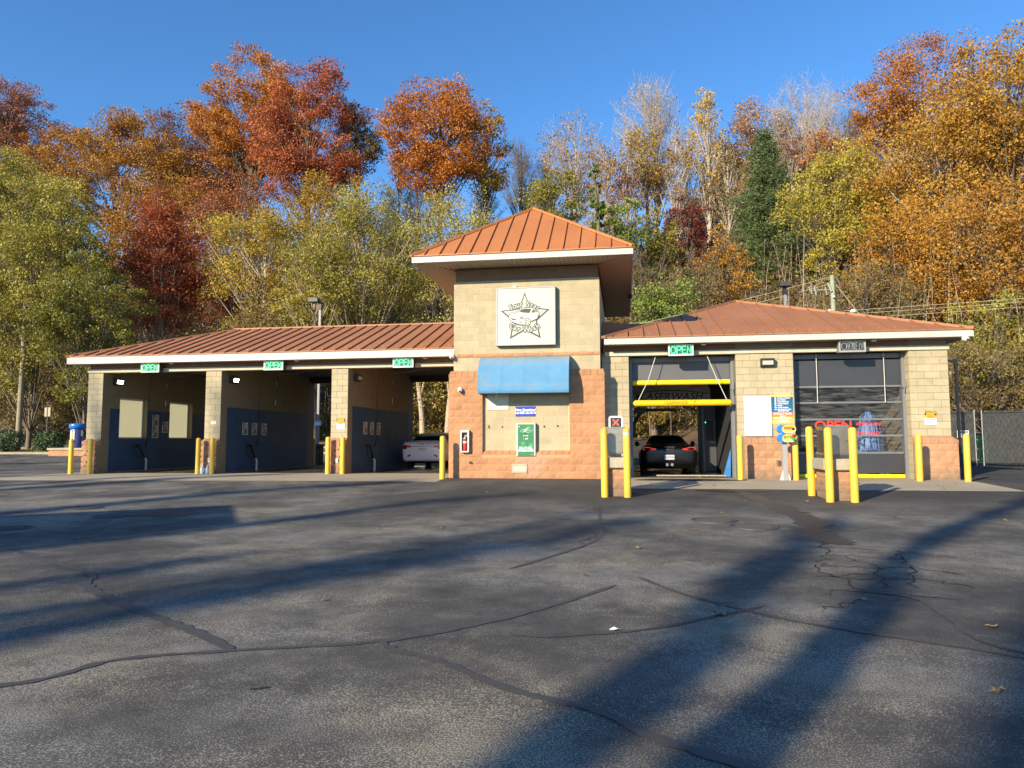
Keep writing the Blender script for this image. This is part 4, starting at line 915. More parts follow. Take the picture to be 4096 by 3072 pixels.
def kiosk(x, y, which):
    K = empty('pay_station', (x, y, gz(x, y) + .0), which[0], 'pay station', 'pay stations before the automatic bays')
    g = gz(x, y)
    core = MB().box(-.235, .235, .015, .985, -.15, .645 + 0).build('pedestal', M_mortar_o, K)
    for r in range(4):                      # split-face pedestal blocks, front and left side
        h = .158
        if r % 2: segs = [(0, .30), (.30, .49)]
        else: segs = [(0, .19), (.19, .49)]
        for a, b in segs: place_block(core, 'split', b - a, (-.245 + a + .005, 0, -.02 + r * h + .015), M_split_b, 'split_face_block', h)
        for a, b in (((0, .5), (.5, 1.0)) if r % 2 else ((0, .25), (.25, .75), (.75, 1.0))):
            o = place_block(core, 'split', b - a, (-.25, b - .003, -.02 + r * h + .015), M_split_b, 'split_face_block', h); o.rotation_euler = (0, 0, -pi / 2)
    MB().bbox(-.36, .36, -.09, 1.08, .645, .885, .015).build('cap', M_concrete, K)
    MB().box(-.08, .12, .40, .55, .885, .97).box(-.15, -.11, .3, .6, .885, .97).build('stem', M_steel, K)
    mb = MB(); mb.prism(pill(-.255, .255, .965, 1.585, 5) if 0 else [(-.25, .965), (.25, .965), (.25, 1.535), (.235, 1.57), (.2, 1.585), (-.2, 1.585), (-.25, 1.575)], 'y', .15, .80)
    bx = mb.build('cabinet', M_steel, K)
    MB().bbox(-.235, .235, .135, .149, .985, 1.555, .006).build('cabinet_door', M_steel, bx)
    MB().lathe([(.014, .128), (.014, .1345)], (.19, 0, 1.27), 8, 'y').build('lock', M_dark, bx)
    if which[1]:
        MB().prism(pill(-.17, .17, 1.50, 1.86, 6) if 0 else [(-.17, 1.55), (.17, 1.55), (.17, 1.81), (.145, 1.845), (.12, 1.855), (-.12, 1.855), (-.145, 1.845), (-.17, 1.81)], 'y', .62, .80).build('display_housing', M_off, K)
        MB().box(-.125, .125, .612, .619, 1.56, 1.81).build('display', M_black, K)
        MB().lathe([(.085, .607), (.085, .611)], (0, 0, 1.70), 16, 'y').build('dim_disc', plain('dim_disc', (.05, .05, .055), .5), K)
        MB().tube([(-.075, .60, 1.775), (.075, .60, 1.62)], .010, 5).tube([(.075, .60, 1.775), (-.075, .60, 1.62)], .010, 5).build('red_cross', emis('cross_red', (.85, .12, .08), .9), K)
    else:
        MB().box(-.225, .225, .2, .75, 1.586, 1.60).build('lid', M_steel, K)
        MB().box(-.275, -.2505, .25, .7, 1.02, 1.5).build('side_panel', M_dark, bx)
    return K
kiosk(2.70, -4.62, ('steel pay station with red cross display, before the black car', True))
kiosk(7.42, -5.05, ('steel pay station before the closed glass door', False))
for x, y, lab, bd in ((2.44, -4.76, 'tall yellow bollard front left of the pay station with the display', 0), (2.95, -4.78, 'tall yellow bollard with silver tape, front right of the display pay station', 1), (2.44, -3.6, 'tall yellow bollard behind the pay station with the display', 0),
                  (7.13, -5.28, 'tall yellow bollard front left of the right pay station', 0), (7.62, -5.27, 'tall yellow bollard front right of the right pay station', 0), (7.06, -4.1, 'tall yellow bollard behind the right pay station at left', 0)):
    bollard(x, y, 1.56, lab, .081, band=bool(bd), grp='tall yellow bollards around the pay stations')

# ------------------------------------------------------------------ self-serve equipment
for bi, (wx, nm) in enumerate(((-16.071, 'leftmost bay'), (-11.346, 'middle self-serve bay'), (-6.571, 'bay with the silver sedan'))):
    o = empty('spray_boom', (wx + 1.6, 5.2, 4.05), 'ceiling boom with hose and coiled line in the ' + nm, 'boom', 'spray booms')
    MB().tube([(.4, .4, .0), (.4, .4, -.16)], .03, 8).tube([(.4, .4, -.14), (.05, .3, -.15), (-.25, .1, -.27), (-.7, -.1, -.28), (-.82, -.15, -.38)], .017, 6).build('pipe', M_greym, o)
    MB().tube([(-.82, -.15, -.38), (-.86, -.2, -1.2), (-.95, -.25, -2.2), (-1.1, -.3, -2.95), (-1.25, -.35, -3.1)], .012, 6).build('hose', M_dark, o)
    MB().tube([(-.85, -.15, -.6), (-.853, -.155, -.8)], .018, 6).tube([(-.87, -.2, -1.3), (-.876, -.2, -1.5)], .018, 6).build('hose_sleeve', M_off, o)
    pts = [(-1.30, -.6, -.75), (-1.32, -.62, -1.2)]
    for i in range(70):
        t = i / 69; a = i * .9; pts.append((-1.33 + .035 * cos(a), -.62 + .05 * sin(a), -1.25 - 1.5 * t))
    MB().tube([(-1.2, -.55, .0), (-1.30, -.6, -.75)], .005, 4).tube(pts, .009, 4).build('coil_line', M_black, o)
    MB().tube([(-1.33, -.62, -2.75), (-1.36, -.6, -3.05), (-1.42, -.58, -3.12)], .03, 6).build('brush_head', M_black, o)
    o = empty('wand_holder', (wx + .12, 4.75, 0), 'white pipe wand holder against the blue wall of the ' + nm, 'holder', 'wand holders')
    MB().tube([(.02, .0, 0), (.02, 0, .40), (-.01, -.05, .47)], .045, 8).build('tube', plain('pvc_white', (.55, .54, .5), .5), o)
    MB().tube([(-.01, -.05, .47), (-.03, -.22, .75), (-.03, -.36, .95)], .036, 8).tube([(-.03, -.36, .95), (-.05, -.5, .98), (-.06, -.62, .93)], .03, 6).build('wand', M_black, o)
    MB().tube([(-.05, -.55, .9), (-.05, -.62, .7), (-.05, -.5, .52), (-.05, -.2, .48)], .012, 5).build('hose_loop', M_black, o)
    ys = [(4.55, 1.95, 1.12), (4.55, 1.38, 1.12), (5.55, 1.75, 1.1)] if bi == 0 else [(4.05, 1.60, 0), (4.75, 1.60, 0), (5.50, 1.60, 0)]
    if bi == 0: ys = [(5.42, 1.98, 0), (5.42, 1.50, 0), (6.05, 1.72, 0)]
    for j, (y, z, _) in enumerate(ys):
        B = empty('instruction_board', (wx + .012, y, z), ('upper left', 'lower left', 'right')[j] + ' instruction picture board in the leftmost bay' if bi == 0 else ('first', 'second', 'third')[j] + ' instruction picture board from the front in the ' + nm, 'sign', 'instruction boards')
        MB().bbox(0, .012, -.2, .2, -.23, .23, .004).build('board', M_off, B)
        key = 'board_pic%d' % j
        if key not in MC:
            m, nt, bs = newmat(key); nn = N(nt, 'ShaderNodeTexVoronoi'); nn.inputs['Scale'].default_value = 4 + j; tc = N(nt, 'ShaderNodeTexCoord'); nt.links.new(tc.outputs['Object'], nn.inputs['Vector'])
            a_ = [(.30, .10, .07), (.10, .08, .08), (.35, .33, .33)][j]; nt.links.new(ramp(nt, nn.outputs['Distance'], [(.1, a_), (.45, (.16, .14, .14)), (.7, (.45, .42, .40))]), bs.inputs['Base Color']); MC[key] = m
        MB().box(.0125, .0155, -.18, .18, -.205, .175).build('picture', MC[key], B); MB().box(.0125, .0155, -.18, -.02, .18, .215).build('heading', M_letk, B)
for x, lab in ((-11.73, 'left clear plastic water jug between the bollards'), (-11.53, 'right clear plastic water jug between the bollards')):
    o = empty('water_jug', (x, 1.98, gz(x, 1.98)), lab, 'jug', 'water jugs')
    MB().lathe([(.06, .0), (.075, .01), (.078, .17), (.065, .22), (.03, .27), (.022, .28), (.022, .30)], (0, 0, 0), 14).build('body', plain('jug_plastic', (.62, .68, .72), .25), o); MB().lathe([(.026, .298), (.026, .325)], (0, 0, 0), 10).build('cap', M_white, o)
    MB().tube([(.02, -.03, .27), (.03, -.075, .25), (.03, -.078, .17)], .011, 5).build('handle', MC['jug_plastic'], o)
# ------------------------------------------------------------------ foliage
def raw_mesh(name, v, f, tint=None, mat=None, smooth=False):
    v = np.ascontiguousarray(v, np.float32); f = np.ascontiguousarray(f, np.int32); k = f.shape[1]; me = bpy.data.meshes.new(name)
    me.vertices.add(len(v)); me.vertices.foreach_set('co', v.ravel()); me.loops.add(f.size); me.loops.foreach_set('vertex_index', f.ravel())
    me.polygons.add(len(f)); me.polygons.foreach_set('loop_start', np.arange(0, f.size, k, dtype=np.int32)); me.polygons.foreach_set('loop_total', np.full(len(f), k, np.int32))
    if smooth: me.polygons.foreach_set('use_smooth', np.ones(len(f), bool))
    if tint is not None:
        at = me.attributes.new('tint', 'FLOAT', 'FACE'); at.data.foreach_set('value', np.asarray(tint, np.float32))
    if mat: me.materials.append(mat)
    me.update(calc_edges=True); return me
def leafmat(name, cols, trans=.28):
    if name in MC: return MC[name]
    m, nt, bs = newmat(name); at = N(nt, 'ShaderNodeAttribute'); at.attribute_name = 'tint'
    cols = [tuple(min(.75, x * k) for x, k in zip(c, (1.3, 1.28, 1.2))) for c in cols]; n = len(cols); col = ramp(nt, at.outputs['Fac'], [(i / (n - 1), c) for i, c in enumerate(cols)])
    nt.links.new(col, bs.inputs['Base Color']); bs.inputs['Roughness'].default_value = .55; bs.inputs['Specular IOR Level'].default_value = .35
    tr = N(nt, 'ShaderNodeBsdfTranslucent'); nt.links.new(col, tr.inputs[0]); mx = N(nt, 'ShaderNodeMixShader'); mx.inputs[0].default_value = trans
    out = nt.nodes['Material Output']; nt.links.new(bs.outputs[0], mx.inputs[1]); nt.links.new(tr.outputs[0], mx.inputs[2]); nt.links.new(mx.outputs[0], out.inputs[0]); MC[name] = m; return m
PAL = {
 'russet': [(.10, .035, .02), (.22, .075, .03), (.33, .12, .035), (.38, .17, .05)],
 'orangebrown': [(.13, .06, .015), (.27, .125, .022), (.36, .185, .03), (.40, .25, .05)],
 'orange': [(.15, .055, .012), (.32, .12, .018), (.42, .18, .025), (.44, .25, .05)],
 'mauve': [(.07, .035, .03), (.14, .065, .05), (.20, .10, .07), (.25, .14, .09)],
 'redoak': [(.14, .035, .018), (.28, .075, .03), (.38, .12, .04), (.42, .19, .06)],
 'olivebrown': [(.05, .04, .012), (.13, .09, .02), (.22, .16, .03), (.30, .22, .05)],
 'rustorange': [(.15, .05, .012), (.34, .115, .016), (.42, .16, .02), (.46, .23, .04)],
 'tan': [(.14, .085, .035), (.27, .165, .065), (.36, .23, .09), (.42, .30, .13)],
 'barepink': [(.25, .17, .12), (.36, .25, .16), (.4, .3, .2)],
 'bare': [(.2, .17, .14), (.3, .25, .2)], 'barewhite': [(.3, .25, .2), (.4, .35, .3)],
 'goldbrown': [(.13, .075, .012), (.28, .17, .022), (.38, .25, .035), (.42, .30, .06)],
 'yellowtan': [(.23, .14, .03), (.38, .25, .05), (.48, .35, .08), (.52, .42, .12)],
 'tanorange': [(.17, .085, .025), (.31, .155, .045), (.38, .21, .06), (.42, .27, .09)],
 'yellow': [(.13, .105, .016), (.27, .225, .03), (.38, .32, .045), (.46, .40, .09)],
 'pinkorange': [(.28, .13, .06), (.40, .19, .08), (.46, .25, .11)],
 'gold': [(.14, .072, .014), (.31, .165, .025), (.41, .24, .034), (.46, .31, .06)],
 'orangegold': [(.13, .062, .013), (.29, .14, .022), (.39, .205, .03), (.44, .28, .055)],
 'yellowgreen': [(.065, .060, .012), (.18, .16, .026), (.32, .28, .05), (.50, .44, .13)],
 'greenyellow': [(.04, .048, .010), (.12, .118, .02), (.23, .21, .035), (.42, .37, .10)],
 'paleyellow': [(.12, .095, .025), (.26, .22, .05), (.37, .33, .08), (.46, .42, .14)],
 'goldgreen': [(.13, .085, .014), (.29, .20, .025), (.38, .28, .035), (.42, .34, .06)],
 'red': [(.10, .020, .012), (.24, .052, .022), (.36, .10, .03), (.42, .17, .04)],
 'olive': [(.07, .06, .012), (.16, .14, .022), (.26, .23, .035), (.33, .27, .05)],
 'ivy': [(.035, .055, .012), (.10, .14, .025), (.19, .24, .045), (.33, .35, .09)],
 'burgundy': [(.05, .014, .014), (.11, .03, .024), (.17, .05, .03), (.24, .09, .05)],
 'brown': [(.06, .045, .02), (.13, .09, .035), (.20, .15, .05), (.26, .20, .07)],
 'pine': [(.028, .045, .018), (.06, .092, .034), (.095, .135, .05), (.15, .185, .07)],
 'shrub': [(.012, .03, .012), (.03, .065, .025), (.06, .11, .04), (.14, .2, .1)]}
M_bark = paint('bark_grey', (.17, .135, .095), .9, .3, 5, bmp=.5, bscale=20)
M_barkw = paint('bark_pale', (.46, .39, .30), .85, .25, 4, bmp=.4, bscale=20)
M_barkb = paint('bark_birch', (.42, .32, .22), .85, .45, 9, bmp=.6, bscale=25)
M_barkd = paint('bark_dark', (.09, .065, .045), .9, .3, 5, bmp=.5, bscale=20)
def unit(n): v = rng.normal(size=(n, 3)); return v / np.linalg.norm(v, axis=1, keepdims=True)
def leaves(C_, size, tint, flat=0.0, asp=.62, tocam=.0):
    n = len(C_); a = unit(n); a[:, 2] *= (1 - flat); a /= np.linalg.norm(a, axis=1, keepdims=True); r = unit(n)
    b = np.cross(a, r); b /= np.linalg.norm(b, axis=1, keepdims=True) + 1e-9
    s = (size * rng.uniform(.6, 1.35, n))[:, None]; a = a * s * .5; b = b * s * .5 * asp
    v = np.stack([C_ - a, C_ + b - a * .1, C_ + a, C_ - b - a * .1], 1)
    return v.reshape(-1, 3), np.arange(n * 4).reshape(n, 4), tint
class Wood:
    def __init__(s): s.v = []; s.f = []; s.n = 0
    def limb(s, pts, rad, k=5):
        P = np.asarray(pts, float); m = len(P); t = np.gradient(P, axis=0); t /= np.linalg.norm(t, axis=1, keepdims=True) + 1e-9
        up = np.array([.31, .17, .93]); up = np.where(np.abs(t @ up)[:, None] > .95, np.array([1., 0, 0]), up)
        u = np.cross(t, up); u /= np.linalg.norm(u, axis=1, keepdims=True) + 1e-9; w = np.cross(t, u); a = np.arange(k) * 2 * pi / k
        R = np.asarray(rad, float)[:, None, None]
        V = P[:, None, :] + R * (u[:, None, :] * np.cos(a)[None, :, None] + w[:, None, :] * np.sin(a)[None, :, None])
        s.v.append(V.reshape(-1, 3)); i, j = np.meshgrid(np.arange(m - 1), np.arange(k), indexing='ij')
        F = np.stack([i * k + j, i * k + (j + 1) % k, (i + 1) * k + (j + 1) % k, (i + 1) * k + j], -1).reshape(-1, 4) + s.n
        s.f.append(F); s.n += m * k
    def mesh(s, name, mat): return raw_mesh(name, np.concatenate(s.v), np.concatenate(s.f), None, mat, True)
def bez(a, b, c, n):
    t = np.linspace(0, 1, n)[:, None]; return (1 - t) ** 2 * a + 2 * t * (1 - t) * b + t * t * c
def make_tree(name, label, x, y, top, bot, rx, pal, den, cat='tree', bark=None, ls=.22, cov=2.9, style='oak', group='trees on the hillside', lean=(0, 0), base=None, twig=0, nclump=None, trunk_r=None, wide=1.2):
    z0 = gz(x, y) - .2 if base is None else base; O = np.array([x, y, z0]); H = top - z0; bot = max(bot, z0 + .15); hz = (top - bot) / 2; zc = (top + bot) / 2
    K = empty(name, (x, y, z0), label, cat, group); rx = rx * wide
    W_ = Wood(); bark = bark or M_bark
    if style == 'column': nc = nclump or 14
    else: nc = int(1.5 * (nclump or np.clip(14 + rx * hz * 1.2, 20, 64)))
    cen = []
    ry = min(rx, 6.0)
    while len(cen) < nc:
        p = rng.uniform(-1, 1, 3); r = np.linalg.norm(p)
        if r > 1 or (r < .45 and rng.random() < .6): continue
        w = 1.0
        if style == 'oak': w = 1.05 - .12 * max(0, -p[2]) ** 2
        if style == 'cone': w = max(.12, (1 - (p[2] + 1) / 2) ** .8)
        if style == 'narrow': w = .55 + .45 * (1 - abs(p[2] + .3))
        cen.append(np.array([x + p[0] * rx * .84 * w, y + p[1] * ry * .84 * w, zc + p[2] * hz * .88]))
    cen = np.array(cen); cen[:, 0] += lean[0] * (cen[:, 2] - z0) / H
    tr = trunk_r or (.055 + .013 * H * (1 if style != 'narrow' else .7))
    tp = np.array([x + lean[0] * .8, y, bot + (top - bot) * (.62 if style != 'narrow' else .9)])
    mid = (O + tp) / 2 + np.array([rng.normal(0, .25), 0, 0]); T_ = bez(O, mid, tp, 12); W_.limb(T_, np.linspace(tr, tr * .28, 12), 7)
    crad = np.clip(.40 * min(rx, hz) / max(1, nc / 20) ** .25, .4, 1.9); cr_ = crad * rng.uniform(.7, 1.25, nc)
    tips = []
    for c in cen:
        zt = np.clip(c[2] - rng.uniform(.18, .45) * (top - bot) - .4 * abs(c[0] - x) * .4, O[2] + .25 * (bot - O[2]) + .3, tp[2]); i = int(np.argmin(np.abs(T_[:, 2] - zt))); a = T_[i]
        m = (a + c) / 2 + np.array([0, 0, -.06 * np.linalg.norm(c - a)]) + rng.normal(0, .15, 3); L = bez(a, m, c, 6); r0 = tr * .28 * (1 - i / 16) + .012
        W_.limb(L, np.linspace(r0, .022, 6), 4)
        for _ in range(2 + twig):
            j = rng.integers(2, 6); e = c + unit(1)[0] * crad * rng.uniform(.6, 1.1) + np.array([0, 0, .35 * crad]); Q = bez(L[j], (L[j] + e) / 2 + rng.normal(0, .12, 3), e, 4); W_.limb(Q, [.02, .016, .012, .007], 3); tips.append(Q)
    if twig:
        for Q in list(tips):
            for _ in range(twig):
                j = rng.integers(1, 4); e = Q[j] + (unit(1)[0] + np.array([0, 0, .7])) * crad * rng.uniform(.35, .8); W_.limb(bez(Q[j], (Q[j] + e) / 2 + rng.normal(0, .06, 3), e, 3), [.013, .010, .006], 3)
    link('trunk', W_.mesh('trunk', bark), K); K.children[0].matrix_parent_inverse = Matrix.Translation(-Vector((x, y, z0)))
    if den > .02:
        area = pi * rx * hz; n = int(area * cov * den / (ls * ls * .34)); w = rng.uniform(.5, 1.5, nc); idx = rng.choice(nc, n, p=w / w.sum()); sub = 5
        so = unit(nc * sub).reshape(nc, sub, 3) * crad * .75; sj = rng.integers(0, sub, n)
        off = unit(n) * (rng.random(n) ** .42 * cr_[idx] * .62)[:, None] * np.array([1, 1, .66]); P = cen[idx] + so[idx, sj] + off
        ct = np.clip(rng.uniform(0, 1, nc) * .75 + .25 * (cen[:, 2] - bot) / (top - bot), 0, 1); st_ = rng.uniform(0, 1, (nc, sub)); t = np.clip(.42 * ct[idx] + .25 * st_[idx, sj] + .33 * rng.random(n), 0, 1)
        P[:, 2] = np.maximum(P[:, 2], z0 + .2)
        v, f, t = leaves(P, ls, t); o = link('crown', raw_mesh('crown', v, f, t, leafmat('leaf_' + pal, PAL[pal])), K); o.matrix_parent_inverse = Matrix.Translation(-Vector((x, y, z0)))
    return K
def make_pine(name, label, x, y, top, bot, rx, group):
    z0 = gz(x, y) - .2; K = empty(name, (x, y, z0), label, 'tree', group); W_ = Wood(); H = top - z0
    W_.limb(np.array([[x, y, z0], [x + .1, y, (z0 + top) / 2], [x, y, top - .3]]), [.28, .17, .03], 8); P = []; tint = []
    z = bot
    while z < top - .2:
        f = (z - bot) / (top - bot); r = rx * (1 - f) ** .75 * (1.0 if f > .12 else .75) + .15; nb = int(rng.integers(5, 8)); a0 = rng.uniform(0, 6.28)
        for i in range(nb):
            a = a0 + i * 2 * pi / nb + rng.normal(0, .2); rr = r * rng.uniform(.7, 1.12); e = np.array([x + cos(a) * rr, y + sin(a) * rr, z + rr * rng.uniform(.02, .30)]); s = np.array([x, y, z]); m = (s + e) / 2 - np.array([0, 0, .08 * rr]); L = bez(s, m, e, 5)
            W_.limb(L, np.linspace(.045, .01, 5), 4); nt_ = int(120 * max(.4, rr)); tt = rng.uniform(.22, 1.03, nt_); q = L[0] + (L[-1] - L[0]) * tt[:, None] + rng.normal(0, 1, (nt_, 3)) * np.array([.34, .34, .15]) * (.7 + rr * .16); q[:, 2] += .06
            P.append(q); tint.append(np.clip(rng.normal(.35 + .3 * rng.random(), .18, nt_), 0, 1))
        z += rng.uniform(.42, .62)
    P = np.concatenate(P); tint = np.concatenate(tint); v, f, t = leaves(P, .30, tint, .3, .22)
    o = link('trunk', W_.mesh('trunk', M_barkd), K); o.matrix_parent_inverse = Matrix.Translation(-K.location); o = link('crown', raw_mesh('crown', v, f, t, leafmat('leaf_pine', PAL['pine'], .1)), K); o.matrix_parent_inverse = Matrix.Translation(-K.location)
    return K
# ------------------------------------------------------------------ cars
def catmull(P, n):
    P = np.asarray(P, float); k = len(P); out = []
    for i in range(k - 1):
        p0, p1, p2, p3 = P[max(i - 1, 0)], P[i], P[i + 1], P[min(i + 2, k - 1)]
        for t in np.linspace(0, 1, n, endpoint=False):
            out.append(.5 * ((2 * p1) + (-p0 + p2) * t + (2 * p0 - 5 * p1 + 4 * p2 - p3) * t * t + (-p0 + 3 * p1 - 3 * p2 + p3) * t ** 3))
    out.append(P[-1]); return np.array(out)
def car_grid(st):
    """st rows: y, z_bottom, z_belt, z_roof, half width, half width belt, half width roof"""
    st = catmull(st, 4); rings = []
    for (y, z0, zb, zr, w, wb, wr) in st:
        h = zb - z0; g = max(zr - zb, .012)
        p = [(0, z0), (w * .72, z0), (w * .93, z0 + .06 * h), (w * .99, z0 + .28 * h), (w, z0 + .52 * h), (w * .985, z0 + .78 * h), (wb, zb - .02 * h), (wb * .975, zb + .06 * g), (wr + (wb - wr) * .42, zb + .58 * g), (wr, zb + .90 * g), (wr * .80, zb + 1.0 * g), (wr * .4, zb + 1.03 * g), (0, zb + 1.04 * g)]
        r = catmull(p, 3); ring = [(x, y, z) for x, z in r]; ring = ring + [(-x, y, z) for x, y, z in ring[-2:0:-1]]
        rings.append(ring)
    c = np.array(rings[0]); m = c.mean(0); pre = []
    for s_, d in ((.02, .055), (.35, .05), (.62, .042), (.80, .030), (.91, .016)):
        rr = m + (c - m) * s_; rr[:, 1] = c[:, 1] - d; pre.append([tuple(q) for q in rr])
    c = np.array(rings[-1]); m = c.mean(0); post = []
    for s_, d in ((.9, .03), (.6, .07), (.02, .09)):
        rr = m + (c - m) * s_; rr[:, 1] = c[:, 1] + d; post.append([tuple(q) for q in rr])
    return pre + rings + post
def make_car(name, loc, label, st, mats, classify, wheels, wr_=.33, rz=0, cat='car'):
    K = empty(name, loc, label, cat, rz=rz); G = car_grid(st); parts = {}
    n = len(G[0])
    for i in range(len(G) - 1):
        for j in range(n):
            q = [G[i][j], G[i][(j + 1) % n], G[i + 1][(j + 1) % n], G[i + 1][j]]; c = np.mean(q, 0)
            parts.setdefault(classify(c, q), MB()).add(q, [(0, 3, 2, 1)], 0, True)
    for pn, mb in parts.items():
        o = mb.build(pn.split('#')[0], mats[pn], K)
        bmw = o.data
        import bmesh
        b = bmesh.new(); b.from_mesh(bmw); bmesh.ops.remove_doubles(b, verts=b.verts, dist=.0004); b.to_mesh(bmw); b.free()
    for (x, y) in wheels:
        w = MB().lathe([(wr_ * .62, -.105), (wr_ * .93, -.10), (wr_, -.07), (wr_, .07), (wr_ * .93, .10), (wr_ * .62, .105)], (0, 0, 0), 24, 'x').build('wheel', plain('tyre', (.02, .02, .02), .8), K, (x, y, wr_))
        MB().lathe([(.03, -.108), (wr_ * .2, -.10), (wr_ * .62, -.09), (wr_ * .62, .09), (wr_ * .2, .10), (.03, .108)], (0, 0, 0), 16, 'x').build('rim', M_greym, w)
    return K
def carpaint(name, c, metal=.4, rough=.22, coat=.8):
    m = plain(name, c, rough, metal); m.node_tree.nodes['Principled BSDF'].inputs['Coat Weight'].default_value = coat; m.node_tree.nodes['Principled BSDF'].inputs['Coat Roughness'].default_value = .04; return m
M_glass = plain('car_glass', (.012, .014, .016), .04)
# y, zb, belt, roof, w, wb, wr  (y grows towards the front of the car, rear at 0)
SED = [(0, .34, .98, .985, .82, .74, .62), (.12, .27, 1.06, 1.07, .89, .80, .66), (.35, .22, 1.085, 1.10, .91, .82, .66), (.62, .2, 1.08, 1.13, .915, .825, .62), (1.05, .2, 1.06, 1.34, .915, .83, .59), (1.55, .2, 1.04, 1.45, .915, .835, .60), (2.3, .2, 1.01, 1.475, .915, .84, .62), (2.95, .2, .98, 1.43, .915, .84, .60), (3.4, .2, .96, 1.18, .915, .83, .60), (3.75, .2, .94, .96, .91, .80, .66), (4.3, .22, .86, .87, .88, .76, .6), (4.7, .26, .74, .75, .78, .66, .5)]
def cl_sed(c, q):
    x, y, z = abs(c[0]), c[1], c[2]
    if .66 < y < 1.50 and x < .60 and z > 1.09: return 'rear_window'
    if 3.0 < y < 3.68 and x < .6 and z > .97: return 'windscreen'
    if 1.1 < y < 3.25 and 1.06 < z < 1.40 and x > .6: return 'side_window' if c[0] > 0 else 'side_window#l'
    if y < .30 and .80 < z < .945 and x > .50 + (.14 if z < .85 else 0) and (x > .60 or z > .86): return 'tail_lamp' if c[0] > 0 else 'tail_lamp#l'
    if y < .08 and .50 < z < .545 and .42 < x < .68: return 'reflector' if c[0] > 0 else 'reflector#l'
    if z < .30: return 'under_body'
    return 'body'
m_sed = carpaint('car_silver_blue', (.88, .90, .90), .0, .22); m_tail = plain('tail_red', (.55, .012, .015), .15)
S1 = make_car('silver_sedan', (-5.19, 6.95, gz(-5.2, 7.5)), 'pale silver sedan parked in the wash bay nearest the tower, seen from behind', SED,
   {'body': m_sed, 'rear_window': M_glass, 'windscreen': M_glass, 'side_window': M_glass, 'tail_lamp': m_tail, 'tail_lamp#l': m_tail, 'reflector': m_tail, 'reflector#l': m_tail, 'side_window#l': M_glass, 'under_body': M_black}, cl_sed, [(-.79, 1.05), (.79, 1.05), (-.79, 3.75), (.79, 3.75)])
MB().bbox(-.32, .32, -.062, -.045, .70, .86, .012).build('plate_recess', m_sed, S1)
MB().box(-.155, .155, -.072, -.063, .715, .868).build('licence_plate', M_white, S1); text(S1, 'PHW-1067', .085, 0, -.0735, .79, plain('plate_ink', (.06, .07, .15), .5), sx=.78)
MB().bbox(-.40, .40, -.068, -.045, .885, .905, .006).build('chrome_trim', plain('chrome', (.7, .7, .7), .08, 1), S1)
MB().tube([(.055 * cos(a * pi / 8), -.055 + .02, .985 + .032 * sin(a * pi / 8)) for a in range(17)], .006, 5).tube([(-.025, -.04, .965), (.0, -.04, .985), (.025, -.04, 1.005)], .007, 5).build('badge', plain('chrome', (.7, .7, .7), .1, 1), S1)
text(S1, 'SONATA', .05, -.52, .0, 1.0, MC['chrome'], sx=.9)
MB().prism([(0, 0), (.17, 0), (.10, .04), (.03, .085)], 'x', -.012, .012).build('antenna_fin', m_sed, S1, (0, 1.55, 1.475))
MB().bbox(-.36, -.16, 1.6, 1.72, 1.0, 1.2, .03).bbox(.16, .36, 1.6, 1.72, 1.0, 1.2, .03).build('headrest', plain('seat_grey', (.4, .4, .4), .8), S1)
COU = [(0, .36, .86, .87, .78, .66, .5), (.12, .26, .92, .93, .88, .74, .54), (.40, .2, .955, .98, .90, .76, .52), (.8, .18, .96, 1.05, .90, .75, .52), (1.3, .17, .93, 1.19, .895, .76, .53), (1.9, .17, .90, 1.285, .885, .77, .54), (2.4, .17, .88, 1.27, .88, .77, .54), (2.9, .17, .86, 1.05, .88, .78, .55), (3.3, .17, .84, .86, .89, .78, .62), (3.9, .18, .78, .79, .88, .74, .55), (4.3, .24, .62, .63, .74, .6, .45)]
def cl_cou(c, q):
    x, y, z = abs(c[0]), c[1], c[2]
    if .75 < y < 1.75 and x < .48 and z > 1.0: return 'rear_window'
    if 2.45 < y < 3.2 and x < .54 and z > .88: return 'windscreen'
    if 1.3 < y < 2.9 and .95 < z < 1.22 and x > .55: return 'side_window' if c[0] > 0 else 'side_window#l'
    if y < .30 and .76 < z < .875 and x > .53: return 'tail_lamp' if c[0] > 0 else 'tail_lamp#l'
    if z < .28: return 'under_body'
    return 'body'
m_blk = carpaint('car_black', (.004, .004, .0045), .0, .35, .15)
S2 = make_car('black_coupe', (4.33, 2.35, gz(4.3, 3)), 'black sports coupe with lit tail lamps inside the open automatic bay', COU,
   {'body': m_blk, 'rear_window': M_glass, 'windscreen': M_glass, 'side_window': M_glass, 'side_window#l': M_glass, 'tail_lamp': plain('tail_dark', (.08, .004, .005), .12), 'tail_lamp#l': plain('tail_dark', (.08, .004, .005), .12), 'under_body': M_black}, cl_cou, [(-.78, .95), (.78, .95), (-.76, 3.35), (.76, 3.35)], .33)
for sx in (-1, 1):
    pts = [(sx * .42, -.02, .835), (sx * .52, .0, .815), (sx * .74, .06, .795), (sx * .83, .12, .83), (sx * .80, .10, .885), (sx * .66, .03, .895), (sx * .54, .0, .86), (sx * .42, -.02, .845)]
    MB().tube([(p[0], p[1] - .035, p[2]) for p in pts], .008, 6).build('tail_light_ring', emis('tail_ring', (.9, .06, .05), .6), S2)
    MB().lathe([(.01, -.09), (.075, -.06), (.095, 0), (.075, .05), (.01, .07)], (0, 0, 0), 12, 'x').build('side_mirror', m_blk, S2, (sx * .97, 2.35, 1.0)); MB().box(min(sx * .85, sx * .93), max(sx * .85, sx * .93), 2.32, 2.4, .95, .99).build('mirror_arm', m_blk, S2)
